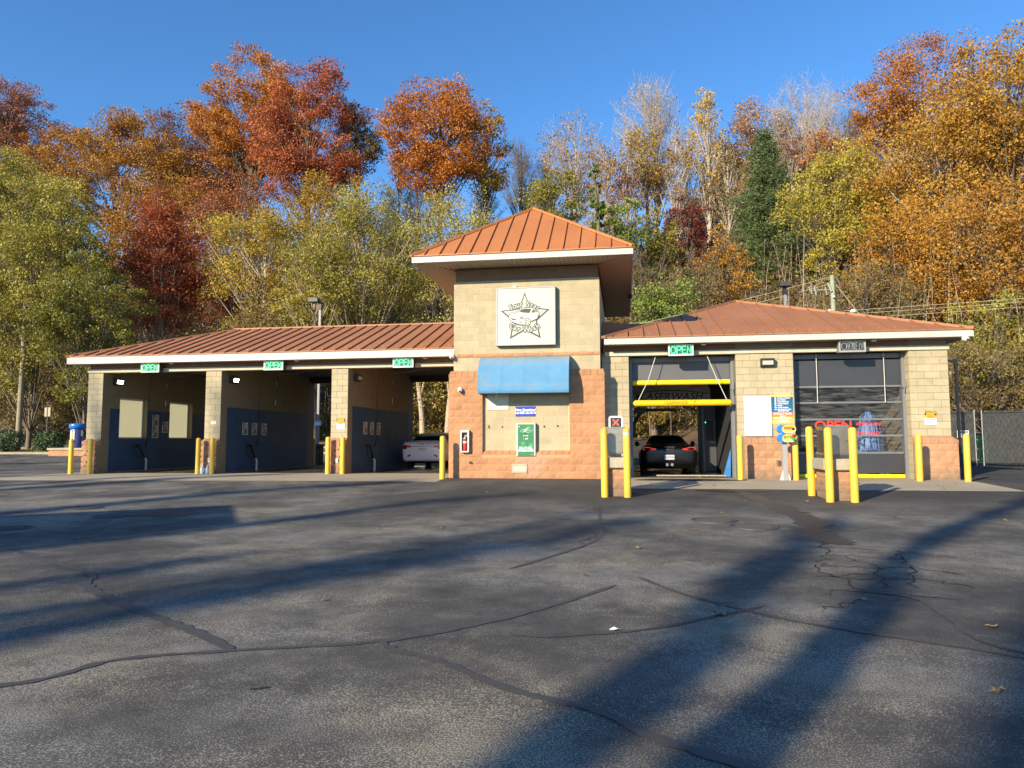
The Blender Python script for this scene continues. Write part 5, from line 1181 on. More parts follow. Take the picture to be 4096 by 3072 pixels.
MB().box(-.155, .155, -.078, -.066, .50, .655).build('licence_plate', plain('plate_dull', (.45, .46, .48), .5), S2); text(S2, 'AAA-0163', .085, 0, -.0795, .58, MC['plate_ink'], sx=.78)
text(S2, 'PORSCHE', .06, 0, -.03, .90, plain('badge_grey', (.18, .18, .18), .3), spacing=1.6, sx=.9); MB().box(-.12, .14, -.05, -.04, .83, .838).build('trim_line', MC['badge_grey'], S2)
MB().bbox(-.5, .5, .12, .32, .985, 1.0, .006).build('spoiler', m_blk, S2)
MB().lathe([(.05, -.02), (.05, .1)], (-.08, -.05, .34), 12, 'y').lathe([(.05, -.02), (.05, .1)], (.08, -.05, .34), 12, 'y').build('exhaust', M_greym, S2)
PK = [(0, .55, 1.16, 1.165, .94, .93, .9), (.06, .5, 1.20, 1.205, .97, .96, .93), (1.0, .48, 1.21, 1.215, .98, .96, .93), (1.72, .45, 1.21, 1.215, .98, .96, .92), (1.80, .45, 1.21, 1.78, .98, .96, .76), (2.6, .45, 1.21, 1.88, .98, .96, .76), (3.5, .45, 1.2, 1.86, .98, .96, .74), (4.1, .45, 1.18, 1.25, .98, .95, .75), (5.0, .5, 1.12, 1.13, .96, .92, .75), (5.5, .6, .98, .99, .88, .8, .6)]
def cl_pk(c, q):
    x, y, z = abs(c[0]), c[1], c[2]
    if 1.70 < y < 1.85 and x < .75 and z > 1.3: return 'rear_window'
    if 1.9 < y < 3.8 and 1.3 < z < 1.75 and x > .7: return 'side_window' if c[0] > 0 else 'side_window#l'
    if y < .12 and .86 < z < 1.14 and x > .80: return 'tail_lamp' if c[0] > 0 else 'tail_lamp#l'
    if z < .58: return 'under_body'
    return 'body'
S3 = make_car('silver_pickup', (-17.55, 28.2, gz(-17, 29)), 'silver pickup truck parked behind the middle self-serve bay', PK, {'body': carpaint('car_silver', (.42, .43, .44), .6, .3), 'rear_window': M_glass, 'side_window': M_glass, 'side_window#l': M_glass, 'tail_lamp': m_tail, 'tail_lamp#l': m_tail, 'under_body': M_black}, cl_pk, [(-.84, 1.2), (.84, 1.2), (-.84, 4.6), (.84, 4.6)], .38, rz=-.5)
MB().bbox(-.9, .9, -.16, -.05, .48, .66, .03).build('bumper', MC['chrome'], S3)

# ------------------------------------------------------------------ behind the bays, poles and fence
o = bollard(-11.68, 10.95, 1.27, 'yellow bollard seen through the middle bay beside the bin')
o = empty('litter_bin', (-11.95, 12.0, gz(-12, 12)), 'black litter bin seen through the middle bay', 'bin')
MB().bbox(-.22, .22, -.22, .22, 0, .85, .02).build('body', M_black, o); MB().bbox(-.25, .25, -.25, .25, .85, 1.02, .05).build('lid', M_dark, o)
def light_pole(x, y, ztop, label, head_dx, rear=True):
    z = gz(x, y); o = empty('lot_light', (x, y, z), label, 'lamp post', 'parking lot lights'); h = ztop - z
    MB().box(-.06, .06, -.06, .06, 0, h - .25).build('pole', paint('pole_grey', (.24, .24, .25), .45, .06, 4), o); MB().box(-.085, .085, -.085, .085, h - .5, h - .1).build('bracket', M_black, o); MB().bbox(-.16, .16, -.16, .16, 0, .03, .005).build('base_plate', M_greym, o)
    MB().prism([(-.26, -.10), (.26, -.10), (.26, .04), (.19, .11), (-.26, .11)], 'y', -.2, .2).build('head', plain('head_bronze', (.05, .047, .044), .5), o, (head_dx, -.1, h))
    MB().box(-.22, .22, -.17, .17, -.115, -.101).build('lens', M_dark, o, (head_dx, -.1, h)); return o
light_pole(-12.85, 14.0, 8.55, 'tall grey lot light rising behind the left roof', -.30)
o = empty('pink_notice', (-12.84, 13.91, 2.07), 'small pink and white notice on the light pole behind the middle bay', 'sign'); MB().box(-.19, .19, -.015, 0, -.13, .13).build('board', M_white, o); MB().box(-.19, .19, -.018, -.0155, .04, .13).build('band', MC['notice_pink'], o); 
light_pole(11.05, 16.0, 8.95, 'dark lot light rising behind the right roof', -.0)
M_wood = paint('pole_wood', (.30, .26, .17), .85, .2, 3, bmp=.4, bscale=30)
U = empty('utility_pole', (13.35, 16.0, gz(13.3, 16)), 'greenish wooden utility pole with antenna bracket behind the right roof', 'utility pole')
h = 9.35
MB().tube([(0, 0, 0), (0, 0, h)], [.14, .11], 12).build('pole', paint('pole_wood_green', (.30, .33, .22), .85, .15, 3, bmp=.3), U)
MB().tube([(-.14, 0, h - .72), (-1.0, -.1, h - .75)], .03, 6).tube([(-.9, -.15, h - .55), (-.8, -.05, h - .98)], .05, 6).tube([(-1.15, -.1, h - .58), (-1.0, -.1, h - .92)], .035, 6).tube([(-.25, -.1, h - .4), (-.1, -.15, h - .85)], .05, 6).tube([(-.38, -.1, h - .6), (-.3, -.1, h - 1.0)], .03, 6).tube([(-1.2, -.1, h - .62), (-.98, -.1, h - .5)], .02, 5).build('antenna_bracket', plain('bracket_grey', (.33, .33, .29), .5), U)
MB().lathe([(.03, -.25), (.07, -.2), (.08, -.13)], (0, 0, h - 1.12), 12, 'y').build('camera', M_off, U)
MB().tube([(.14, -.05, h - .05), (.3, -.1, h - .4), (.34, -.1, h - .7)], .07, 8).build('transformer_arm', paint('arm_brown', (.12, .07, .05), .7), U)
MB().lathe([(.02, 0), (.11, .03), (.12, .12), (.05, .22)], (-.22, -.1, h - 1.95), 10).build('insulator', M_white, U); MB().lathe([(.05, 0), (.16, .03), (.15, .14), (.04, .2)], (.9, -.1, h - 1.95), 10).build('insulator', M_white, U)
M_wire = plain('wire_pale', (.42, .40, .26), .6)
def wire(a, b, sag, label, r=.012):
    a, b = Vector(a), Vector(b); pts = []
    for i in range(13): t = i / 12; p = a.lerp(b, t); p.z -= sag * 4 * t * (1 - t); pts.append(p)
    m = (a + b) / 2; mb = MB().tube(pts, r, 5); o = mb.build('overhead_wire', M_wire); tag(o, label, 'wire', 'overhead wires behind the right roof'); return o
wire((13.3, 16, 9.28), (-4.0, 20.5, 6.6), .25, 'upper wire sloping down left from the utility pole')
wire((13.3, 16, 8.93), (-4.0, 20.5, 6.1), .2, 'second wire sloping down left from the utility pole')
for i, (z0, z1) in enumerate(((7.85, 7.85), (7.7, 7.62), (7.45, 7.4))):
    wire((-3.0, 19.5, z1 - .2), (32, 14.5, z0 + .35), .2, ('highest', 'middle', 'lowest')[i] + ' of three level wires passing behind the right roof')
wire((13.5, 16, 8.9), (15.3, 14.8, 5.5), 0, 'straight guy wire slanting right from the utility pole', .014)
# fence with privacy slats
F = empty('slat_fence', (18.5, 12.6, 0), 'black slatted chain-link fence right of the building', 'fence')
def fpt(t): return 16.3 + 11.0 * t, 12.6 - 1.6 * t
mb = MB(); x = 0; nsl = 210
M_slat = paint('slat_black', (.07, .068, .063), .35, .3, 7)
for i in range(nsl):
    t = i / nsl; X_, Y_ = fpt(t)
    if 1.62 < X_ - 16.3 < 1.84: continue
    lean = .02 * sin(i * .37) + random.uniform(-.006, .006); zt_ = 2.33 + random.uniform(-.03, .05) + (.02 if X_ < 18 else 0)
    mb.box(X_ - 18.5, X_ - 18.5 + .044, Y_ - 12.6 - .008 + lean * .3, Y_ - 12.6 + .004 + lean * .3, .06 + random.uniform(0, .03), zt_)
tag(mb.build('slats', M_slat, F), kind='stuff')
M_galv = paint('galvanised', (.34, .34, .32), .4, .1, 6, metal=.6)
for t in (.0, .01, .145, .17, .5, .75, 1.0):
    X_, Y_ = fpt(t); MB().tube([(X_ - 18.5, Y_ - 12.6 - .04, -.05), (X_ - 18.5, Y_ - 12.6 - .04, 2.4)], .03, 8).build('fence_post', M_galv if .1 < t < .2 or t == .01 else M_dark, F)
mb = MB()
for z in (.12, 2.28):
    a, b = fpt(0), fpt(1); mb.tube([(a[0] - 18.5, a[1] - 12.6 - .03, z), (b[0] - 18.5, b[1] - 12.6 - .03, z)], .018, 6)
mb.build('rail', M_dark, F)
mb = MB()
for i in range(60):                     # woven wire diagonals
    t = i / 60; a = fpt(t); b = fpt(min(1, t + .1))
    mb.tube([(a[0] - 18.5, a[1] - 12.65, .1), (b[0] - 18.5, b[1] - 12.65, 2.25)], .004, 3); mb.tube([(b[0] - 18.5, b[1] - 12.65, .1), (a[0] - 18.5, a[1] - 12.65, 2.25)], .004, 3)
tag(mb.build('chain_link', M_dark, F), kind='stuff')
a, b = fpt(.147), fpt(.168)
for z in (.25, .7, 1.1, 1.5, 1.95): MB().box(a[0] - 18.5 - .06, a[0] - 18.5 + .06, a[1] - 12.69, a[1] - 12.66, z, z + .03).box(b[0] - 18.5 - .05, b[0] - 18.5 + .05, b[1] - 12.69, b[1] - 12.66, z + .02, z + .05).build('hinge', M_galv, F)
a = fpt(.07); B = empty('no_dumping_sign', (a[0] + .35, a[1] - .14, 1.36), 'white NO DUMPING sign fixed on the black fence', 'sign')
MB().box(-.235, .235, -.01, 0, -.155, .155).build('board', M_white, B); MB().box(-.20, .20, -.013, -.0105, .04, .13).build('band', M_letk, B)
text(B, 'NO DUMPING', .075, 0, -.0145, .085, M_letw, sx=.8); text(B, 'Security Camera', .052, 0, -.0125, -.02, M_letk); text(B, 'On Premise', .052, 0, -.0125, -.09, M_letk)
GD = empty('green_dumpster', (18.75, 14.2, gz(18.7, 14.2)), 'green dumpster glimpsed through the gap in the fence', 'dumpster')
MB().prism([(-.9, .12), (.9, .12), (.95, 1.35), (-.95, 1.35)], 'y', -.6, .6).build('body', paint('dumpster_green', (.06, .25, .12), .5, .15, 3), GD); MB().box(-.97, .97, -.63, .63, 1.35, 1.41).build('lid', M_dark, GD); MB().box(-.9, -.8, -.64, -.6, .12, 1.3).box(.8, .9, -.64, -.6, .12, 1.3).build('rib', MC['dumpster_green'], GD)
BP = empty('black_gate_pole', (16.95, 11.6, 0), 'tall thin black steel post at the left end of the fence', 'post'); MB().box(-.045, .045, -.045, .045, 0, 4.55).build('post', M_black, BP); MB().box(-.6, -.045, -.03, .03, 4.42, 4.52).box(-.6, -.045, -.03, .03, 3.3, 3.36).box(-.5, -.45, -.03, .03, 3.36, 4.42).build('bracket', M_black, BP)
# left background: kerb, island, vacuum, pole, sign, grass
def kerb(name, pts, h=.14, w=.16):
    mb = MB()
    for a, b in zip(pts, pts[1:]):
        n = max(1, int(math.dist(a, b) / 2.5))
        for i in range(n):
            p = Vector((*a, 0)).lerp(Vector((*b, 0)), i / n); q = Vector((*a, 0)).lerp(Vector((*b, 0)), (i + 1) / n); d = (q - p).normalized(); s_ = Vector((-d.y, d.x, 0)) * w
            za, zb = gz(p.x, p.y), gz(q.x, q.y); q2 = q - d * .012
            vs = [p + Vector((0, 0, za - .1)), q2 + Vector((0, 0, zb - .1)), q2 + s_ + Vector((0, 0, zb - .1)), p + s_ + Vector((0, 0, za - .1))]; vs += [v + Vector((0, 0, h + .1)) for v in vs]
            mb.add(vs, [(0, 3, 2, 1), (4, 5, 6, 7), (0, 1, 5, 4), (1, 2, 6, 5), (2, 3, 7, 6), (3, 0, 4, 7)])
    return tag(mb.build(name, paint('kerb_concrete', (.33, .29, .22), .9, .15, 3)), kind='structure')
kerb('kerb', [(-70, 21.45), (-.5, 21.45), (-.5, 26.5), (-70, 26.5)])
VI = empty('vacuum_island', (-32.6, 20.4, 0), 'low tan block island with concrete top under the vacuum', 'island')
core = MB().box(-1.3, 1.9, -.5, .5, -.1, .58).build('base', M_mortar_o, VI)
for r in range(3): 
    x = -1.3; k_ = 0
    while x < 1.88:
        L = .2 if (k_ == 0 and r % 2) else .4; L = min(L, 1.9 - x); place_block(core, 'split', L, (x + .005, -.51, r * .2 - .01), M_split, 'split_face_block'); x += L; k_ += 1
MB().bbox(-1.38, 1.98, -.58, .58, .59, .73, .015).build('cap', M_concrete, VI)
VC = empty('vacuum_station', (-32.25, 20.35, .73), 'blue topped vacuum canister standing on the block island', 'vacuum')
MB().lathe([(.36, 0), (.40, .02), (.41, .1), (.41, 1.22), (.40, 1.25)], (0, 0, 0), 24).build('canister', paint('vac_body', (.06, .07, .22), .3, .2, 2), VC)
MB().lathe([(.45, 1.24), (.50, 1.26), (.50, 1.50), (.46, 1.56), (.2, 1.60), (.02, 1.61)], (0, 0, 0), 24).build('lid', paint('vac_lid', (.02, .17, .55), .3, .06, 2), VC)
MB().box(-.16, -.04, -.425, -.41, .2, 1.15).box(.06, .14, -.415, -.405, .3, 1.1).build('decal', plain('vac_decal', (.62, .62, .62), .4), VC)
o = text(VC, 'Vacuum', .24, .0, -.428, .62, plain('vac_yellow', (.75, .62, .08), .4), ry=-pi / 2, bold=.004)
MB().tube([(.38, -.1, 1.1), (.52, -.15, 1.2), (.58, -.15, .9), (.55, -.15, .4), (.45, -.1, .1)], .04, 8).build('hose', M_black, VC); MB().bbox(.40, .56, -.2, .05, .75, 1.15, .02).build('coin_box', M_dark, VC)
o = empty('telephone_pole', (-40.1, 24.0, gz(-40, 24)), 'plain wooden pole standing on the grass strip at far left', 'utility pole'); MB().tube([(0, 0, -.2), (.05, 0, 6), (.05, 0, 11)], [.2, .17, .14], 12).build('pole', M_wood, o); MB().bbox(-.05, .05, -.02, .02, 5.2, 5.5, .01).build('tag', M_off, o)
o = empty('parking_sign', (-37.8, 24.0, gz(-37.8, 24)), 'small sign on a thin post, its plates seen from behind', 'sign'); MB().box(-.03, .03, -.02, .02, 0, 3.3).build('post', M_dark, o); MB().box(-.23, -.05, -.03, -.022, 2.5, 3.15).box(.05, .23, -.03, -.022, 2.5, 3.15).build('plate', paint('plate_back', (.38, .32, .24), .5), o)
# grass on the strip
def scatter_blades(name, area, n, h, cols, kind='stuff'):
    x0, x1, y0, y1 = area; P = np.stack([rng.uniform(x0, x1, n), rng.uniform(y0, y1, n)], 1); z = GZ(P[:, 0], P[:, 1]) + .0
    a = rng.uniform(0, 2 * pi, n); hh = h * rng.uniform(.5, 1.3, n); w = .03
    v = np.zeros((n, 3, 3)); v[:, 0] = np.stack([P[:, 0] - np.cos(a) * w, P[:, 1] - np.sin(a) * w, z], 1); v[:, 1] = np.stack([P[:, 0] + np.cos(a) * w, P[:, 1] + np.sin(a) * w, z], 1)
    v[:, 2] = np.stack([P[:, 0] + rng.normal(0, .05, n), P[:, 1] + rng.normal(0, .05, n), z + hh], 1)
    return raw_mesh(name, v.reshape(-1, 3), np.arange(n * 3).reshape(n, 3), rng.random(n), leafmat(name + '_mat', cols))
# name, label, x, y, top z, crown bottom z, crown half width, palette, density, options
TR = [
 ('oak_tree', 'russet oak crown cut by the left picture edge, highest at left', -80.7, 62, 51.5, 40.8, 5.2, 'russet', 1, {}),
 ('oak_tree', 'broad golden brown oak over the leftmost bay roof, filling the upper left', -59.6, 57, 42.6, 26.1, 11.2, 'orangebrown', 1, {'nclump': 64}),
 ('oak_tree', 'orange brown oak on the ridge between the left edge and the golden oak', -76.5, 66, 47.0, 36.5, 7.2, 'orange', 1, {}),
 ('oak_tree', 'mauve brown oak crown right of the broad golden oak on the ridge', -56.6, 66, 47.1, 34.3, 5.0, 'mauve', .9, {}),
 ('oak_tree', 'tall copper red oak, right half of the highest crown at left', -33.2, 55, 46.0, 27.0, 6.8, 'redoak', 1.35, {'nclump': 56}),
 ('oak_tree', 'tall orange oak, left half of the highest crown at left', -43.1, 60, 51.2, 31.0, 7.2, 'orange', 1.3, {'nclump': 50}),
 ('oak_tree', 'small dark olive crown right beside the highest red oak', -28.4, 58, 42.0, 32.0, 2.8, 'olivebrown', .8, {}),
 ('oak_tree', 'round rust orange oak standing free against the sky left of the tower', -17.2, 55, 42.4, 28.6, 6.9, 'rustorange', 1.4, {'nclump': 60, 'bark': M_barkd}),
 ('oak_tree', 'olive brown crown on the right flank of the rust orange oak', -12.6, 58, 41.0, 28.5, 3.0, 'goldbrown', .8, {}),
 ('bare_tree', 'thin bare grey tree right of the rust orange oak', -10.3, 72, 42.8, 30.5, 3.1, 'bare', 0, {'twig': 5, 'style': 'narrow'}),
 ('bare_tree', 'low bare grey tree above the tower roof peak', -7.2, 74, 41.2, 31.5, 2.7, 'bare', 0, {'twig': 4, 'style': 'narrow'}),
 ('oak_tree', 'sparse tan crown above the right slope of the tower roof', -2.2, 62, 40.3, 29.0, 4.2, 'tan', .36, {'bark': M_barkw, 'twig': 2}),
 ('bare_tree', 'tall bare pinkish tree, first high crown right of the tower', 7.0, 64, 45.3, 29.5, 4.1, 'barepink', .07, {'twig': 6, 'bark': M_barkw}),
 ('oak_tree', 'small gold brown crown low before the tall bare pinkish tree', 5.7, 60, 36.9, 29.5, 3.1, 'goldbrown', .6, {'twig': 1}),
 ('poplar_tree', 'narrow yellow topped poplar between the two tall bare trees', 13.0, 62, 43.2, 28.5, 2.6, 'yellowtan', .42, {'style': 'narrow', 'bark': M_barkw, 'twig': 2}),
 ('oak_tree', 'tan orange crown behind the pine top', 19.7, 66, 42.8, 31.0, 4.6, 'tanorange', .62, {'twig': 1}),
 ('bare_tree', 'tall bare white branched tree right above the green pine', 24.3, 64, 43.9, 29.5, 4.4, 'barewhite', .03, {'twig': 6, 'bark': M_barkw}),
 ('bare_tree', 'faint bare tree between the white tree and the right forest', 32.2, 72, 43.3, 35.0, 4.2, 'bare', 0, {'twig': 6}),
 ('oak_tree', 'yellow tree with broad leaves right of the green pine', 20.0, 38, 25.0, 12.0, 3.9, 'yellow', .9, {'ls': .19}),
 ('oak_tree', 'small pinkish orange crown above the yellow tree', 23.2, 54, 32.9, 28.6, 2.0, 'pinkorange', .9, {}),
 ('oak_tree', 'tall orange brown crown against the sky at upper right', 31.9, 50, 39.8, 27.5, 5.6, 'orange', .9, {'nclump': 44}),
 ('oak_tree', 'orange branch crown jutting left from the upper right forest', 29.2, 52, 35.9, 29.2, 3.3, 'orange', .85, {}),
 ('oak_tree', 'golden crown touching the right picture edge near the top', 30.6, 33, 31.6, 18.0, 4.6, 'gold', 1, {'ls': .2}),
 ('oak_tree', 'large golden tree filling the upper right forest', 27.7, 36, 28.0, 15.0, 6.2, 'gold', 1.1, {'ls': .2, 'nclump': 60, 'bark': M_barkw}),
 ('oak_tree', 'orange gold tree at the right edge behind the fence', 26.4, 27, 18.1, 6.5, 4.6, 'orangegold', 1, {'ls': .17, 'nclump': 46}),
 ('oak_tree', 'orange gold tree above the right end of the roof', 22.8, 32, 18.4, 9.0, 3.8, 'orangegold', 1, {'ls': .18, 'nclump': 40}),
 ('oak_tree', 'low yellow green tree over the slatted fence', 22.9, 20, 8.8, 3.0, 2.9, 'yellowgreen', 1, {'ls': .15}),
 ('oak_tree', 'dull tan tree between the yellow tree and the golden forest', 25.4, 44, 26.4, 16.0, 3.5, 'tan', .85, {}),
 ('maple_tree', 'deep red maple above the first bay roof', -35.9, 33, 22.7, 8.5, 4.8, 'red', 1.15, {'ls': .17, 'style': 'cone', 'nclump': 70, 'bark': M_barkw}),
 ('oak_tree', 'slender gold tree right of the red maple', -27.3, 35, 23.1, 9.0, 4.6, 'goldgreen', .8, {'ls': .18, 'bark': M_barkw, 'twig': 1, 'nclump': 46}),
 ('birch_tree', 'tall yellow green birch left of the building', -41.1, 26, 23.0, 4.0, 4.9, 'yellowgreen', 1.25, {'ls': .16, 'nclump': 70, 'trunk_r': .2}),
 ('birch_tree', 'lower green birch touching the left roof corner', -33.9, 23, 15.0, 3.2, 3.1, 'greenyellow', 1.4, {'ls': .15, 'nclump': 50, 'trunk_r': .15}),
 ('birch_tree', 'pale birch cut by the left picture edge', -48.4, 30, 26.2, 7.5, 4.2, 'yellowgreen', 1.2, {'ls': .17, 'nclump': 56, 'trunk_r': .2}),
 ('birch_tree', 'wide yellow green birch behind the roof left of the tower', -17.2, 32, 22.8, 5.5, 4.8, 'yellowgreen', .8, {'ls': .17, 'nclump': 64, 'bark': M_barkb, 'twig': 1}),
 ('birch_tree', 'pale yellow birch directly left of the tower roof', -9.6, 34, 22.2, 8.5, 4.4, 'paleyellow', .62, {'ls': .17, 'nclump': 50, 'bark': M_barkb, 'twig': 1}),
 ('birch_tree', 'green birch between the gold tree and the lot light', -19.9, 29, 18.0, 8.0, 2.9, 'yellowgreen', .85, {'ls': .16, 'bark': M_barkb}),
 ('oak_tree', 'olive bushy tree right of the tower peak', -3.3, 44, 26.6, 17.0, 2.9, 'olive', 1, {}),
 ('ivy_tree', 'ivy covered tree mass beside the tower roof corner', 2.5, 33, 20.4, 7.0, 2.3, 'ivy', 1.1, {'ls': .19, 'nclump': 30}),
 ('ivy_tree', 'thin dead trunk wrapped in ivy like a green column', 1.2, 33.5, 23.8, 16.0, .62, 'ivy', 1.3, {'ls': .17, 'style': 'column'}),
 ('oak_tree', 'olive shrubby tree right of the ivy mass', 5.3, 36, 20.2, 12.0, 2.0, 'olive', .9, {}),
 ('oak_tree', 'small burgundy tree left of the green pine', 8.7, 42, 22.9, 14.5, 2.2, 'burgundy', 1, {}),
 ('sapling', 'orange sapling at the foot of the green pine', 10.0, 30, 16.6, 6.5, 1.8, 'orangegold', .6, {'ls': .16, 'twig': 1, 'trunk_r': .06}),
 ('sapling', 'thin brown tangle of saplings right of the ivy mass', 4.8, 30, 15.4, 6.0, 2.6, 'brown', .5, {'ls': .16, 'twig': 3, 'trunk_r': .06}),
 ('sapling', 'thin brown saplings above the right roof peak', 8.0, 29, 14.4, 5.5, 2.5, 'brown', .45, {'ls': .16, 'twig': 3, 'trunk_r': .06}),
 ('ivy_tree', 'low green vine thicket directly behind the right roof peak', 5.7, 22, 11.0, 4.0, 2.4, 'ivy', 1.1, {'ls': .15, 'trunk_r': .06, 'bark': M_barkd}),
 ('thicket', 'brown thicket behind the slatted fence', 20.6, 17, 6.0, 1.6, 2.9, 'brown', .8, {'ls': .13, 'twig': 3}),
 ('thicket', 'brown thicket behind the right end of the roof', 18.0, 26, 12.6, 5.5, 3.2, 'brown', .7, {'ls': .16, 'twig': 2}),
 ('thicket', 'brown thicket at the foot of the left birches', -52.7, 38, 12.3, 1.2, 6.4, 'brown', .8, {'ls': .2, 'twig': 2}),
 ('thicket', 'brown thicket just above the left roof ridge', -25.0, 32, 12.6, 3.0, 6.0, 'brown', .8, {'ls': .18, 'twig': 2}),
 ('oak_tree', 'brown oak filling the hillside behind the red maple', -50.0, 52, 33, 14, 6.0, 'orangebrown', .9, {}),
 ('oak_tree', 'olive oak low behind the left birches', -66.0, 50, 33, 12, 7.0, 'olivebrown', .9, {}),
 ('oak_tree', 'russet oak low below the highest orange oak', -39.0, 50, 31, 13, 6.0, 'russet', .9, {}),
 ('oak_tree', 'gold brown oak low below the copper red oak', -28.0, 48, 29.5, 12, 5.0, 'goldbrown', .9, {}),
 ('oak_tree', 'gold brown oak low at the left picture edge', -75.0, 54, 38, 18, 7.0, 'goldbrown', .9, {}),
 ('oak_tree', 'olive oak low left of the rust orange oak trunk', -21.5, 48, 25.5, 12, 4.0, 'olive', .9, {}),
 ('oak_tree', 'dusky mauve tree between the golden oak and the highest red oak', -48.8, 62, 40.6, 28.0, 4.8, 'mauve', .8, {}),
 ('oak_tree', 'thin mauve crown below the tan crowns on the ridge', 15.6, 68, 38.7, 30.0, 3.2, 'mauve', .5, {'twig': 2}),
 ('thin_tree', 'thin tan tree just right of the sparse tan crown', 1.4, 60, 36, 22, 2.6, 'tan', 0.3, {'style': 'narrow', 'twig': 2, 'bark': M_barkw, 'trunk_r': .16}),
 ('thin_tree', 'thin mauve tree above the ivy mass', 3.8, 57, 33, 20, 2.6, 'mauve', 0.4, {'style': 'narrow', 'twig': 2, 'bark': M_barkw, 'trunk_r': .16}),
 ('thin_tree', 'thin tan tree left of the yellow topped poplar', 9.4, 60, 37, 24, 2.4, 'tan', 0.25, {'style': 'narrow', 'twig': 2, 'bark': M_barkw, 'trunk_r': .16}),
 ('thin_tree', 'thin bare tree close beside the poplar', 11.0, 66, 39, 26, 2.2, 'bare', 0, {'style': 'narrow', 'twig': 4, 'bark': M_barkw, 'trunk_r': .16}),
 ('thin_tree', 'thin brown tree between poplar and pine', 15, 60, 35, 22, 2.4, 'brown', 0.4, {'style': 'narrow', 'twig': 2, 'bark': M_barkw, 'trunk_r': .16}),
 ('thin_tree', 'thin tan orange tree directly left of the pine top', 17.5, 58, 33, 21, 2.4, 'tanorange', 0.4, {'style': 'narrow', 'twig': 2, 'bark': M_barkw, 'trunk_r': .16}),
 ('thin_tree', 'thin mauve tree right of the pine top', 22, 60, 36, 26, 2.6, 'mauve', 0.4, {'style': 'narrow', 'twig': 2, 'bark': M_barkw, 'trunk_r': .16}),
 ('thin_tree', 'thin olive tree left above the tower peak', -6.5, 58, 30, 19, 2.5, 'olivebrown', 0.5, {'style': 'narrow', 'twig': 2, 'bark': M_barkw, 'trunk_r': .16}),
 ('thin_tree', 'bare tree in the gap left of the rust orange oak', -25.5, 66, 40, 27, 3, 'bare', 0, {'style': 'narrow', 'twig': 4, 'bark': M_barkw, 'trunk_r': .16}),
 ('thin_tree', 'lower bare tree in the gap left of the rust orange oak', -22.5, 64, 36, 25, 2.6, 'bare', 0, {'style': 'narrow', 'twig': 4, 'bark': M_barkw, 'trunk_r': .16}),
 ('thin_tree', 'tan tree right of the bare white tree', 27, 58, 34, 25, 3, 'tan', 0.5, {'style': 'narrow', 'twig': 2, 'bark': M_barkw, 'trunk_r': .16}),
 ('thin_tree', 'bare tree under the olive brown crown', -13, 62, 33, 23, 2.6, 'bare', 0, {'style': 'narrow', 'twig': 4, 'bark': M_barkw, 'trunk_r': .16}),
 ('oak_tree', 'golden tree standing just outside the right edge', 36.5, 30, 24.0, 8.0, 6.0, 'gold', .8, {'ls': .22}),
 ('thicket', 'dark brown thicket left of the leftmost bay', -46.0, 33, 9.0, 1.0, 4.5, 'brown', .9, {'ls': .17, 'twig': 2}),
 ('thicket', 'dark olive thicket seen through the open automatic bay', 5.0, 38.6, 8.5, 1.3, 5.5, 'olivebrown', 1.0, {'ls': .18, 'trunk_r': .05, 'bark': M_barkd}),
 ('thicket', 'dark thicket seen through the bay with the silver sedan', -13.0, 37, 10.0, 1.4, 6.5, 'olivebrown', .9, {'ls': .19, 'twig': 1}),
]
for (nm, lab, x, y, top, bot, rx, pal, den, kw) in TR:
    kw = dict(kw); kw.setdefault('ls', .25 if y > 50 else .2)
    make_tree(nm, lab, x, y, top, bot, rx, pal, den, **kw)
make_pine('pine_tree', 'dark green white pine above the right roof', 16.5, 47, 30.7, 12.0, 5.2, 'trees on the hillside')
# two pale birch trunks visible through the bay with the sedan
for (x, y, lean_, lab) in ((-11.9, 30.5, .9, 'pale peeling birch trunk left of two seen through the sedan bay'), (-10.0, 30.2, -.7, 'pale peeling birch trunk right of two seen through the sedan bay')):
    z0 = gz(x, y); K = empty('birch_tree', (x, y, z0 - .1), lab, 'tree', 'birch trunks behind the sedan bay'); W_ = Wood()
    W_.limb(np.array([[0, 0, 0], [-lean_ * .15, 0, 2.5], [-lean_ * .5, 0, 5], [-lean_ * .8, 0, 8.5]]), [.26, .2, .17, .10], 10); W_.limb(np.array([[-lean_ * .3, 0, 3.6], [lean_ * .2, .2, 5.5], [lean_ * .7, .3, 8]]), [.12, .09, .05], 7); link('trunk', W_.mesh('trunk', M_barkb), K)
    n = 2600; P = rng.normal(0, 1, (n, 3)) * np.array([1.0, .9, 1.6]) + np.array([0, 0, 6.6]); v, f, t = leaves(P, .15, rng.random(n)); link('crown', raw_mesh('crown', v, f, t, leafmat('leaf_yellowgreen', PAL['yellowgreen'])), K)
# evergreen shrubs on the grass strip
for (x, y, r, h, lab) in ((-40.3, 23.2, 1.15, 1.6, 'dark evergreen shrub at the far left under the wooden pole'), (-37.0, 23.4, 1.0, 1.5, 'dark evergreen shrub beside the vacuum island')):
    z0 = gz(x, y); K = empty('evergreen_shrub', (x, y, z0), lab, 'shrub', 'evergreen shrubs'); n = 2600; u = unit(n) * rng.uniform(.5, 1, n)[:, None] ** .5; P = u * np.array([r, r, h * .5]) + np.array([0, 0, h * .52]); v, f, t = leaves(P, .13, rng.random(n)); link('foliage', raw_mesh('foliage', v, f, t, leafmat('leaf_shrub', PAL['shrub'], .1)), K)
    W_ = Wood()
    for i in range(6): W_.limb(np.array([[0, 0, 0], [cos(i) * .3, sin(i) * .3, h * .4], [cos(i) * .6, sin(i) * .6, h * .7]]), [.04, .03, .01], 5)
    link('stem', W_.mesh('stem', M_barkd), K)
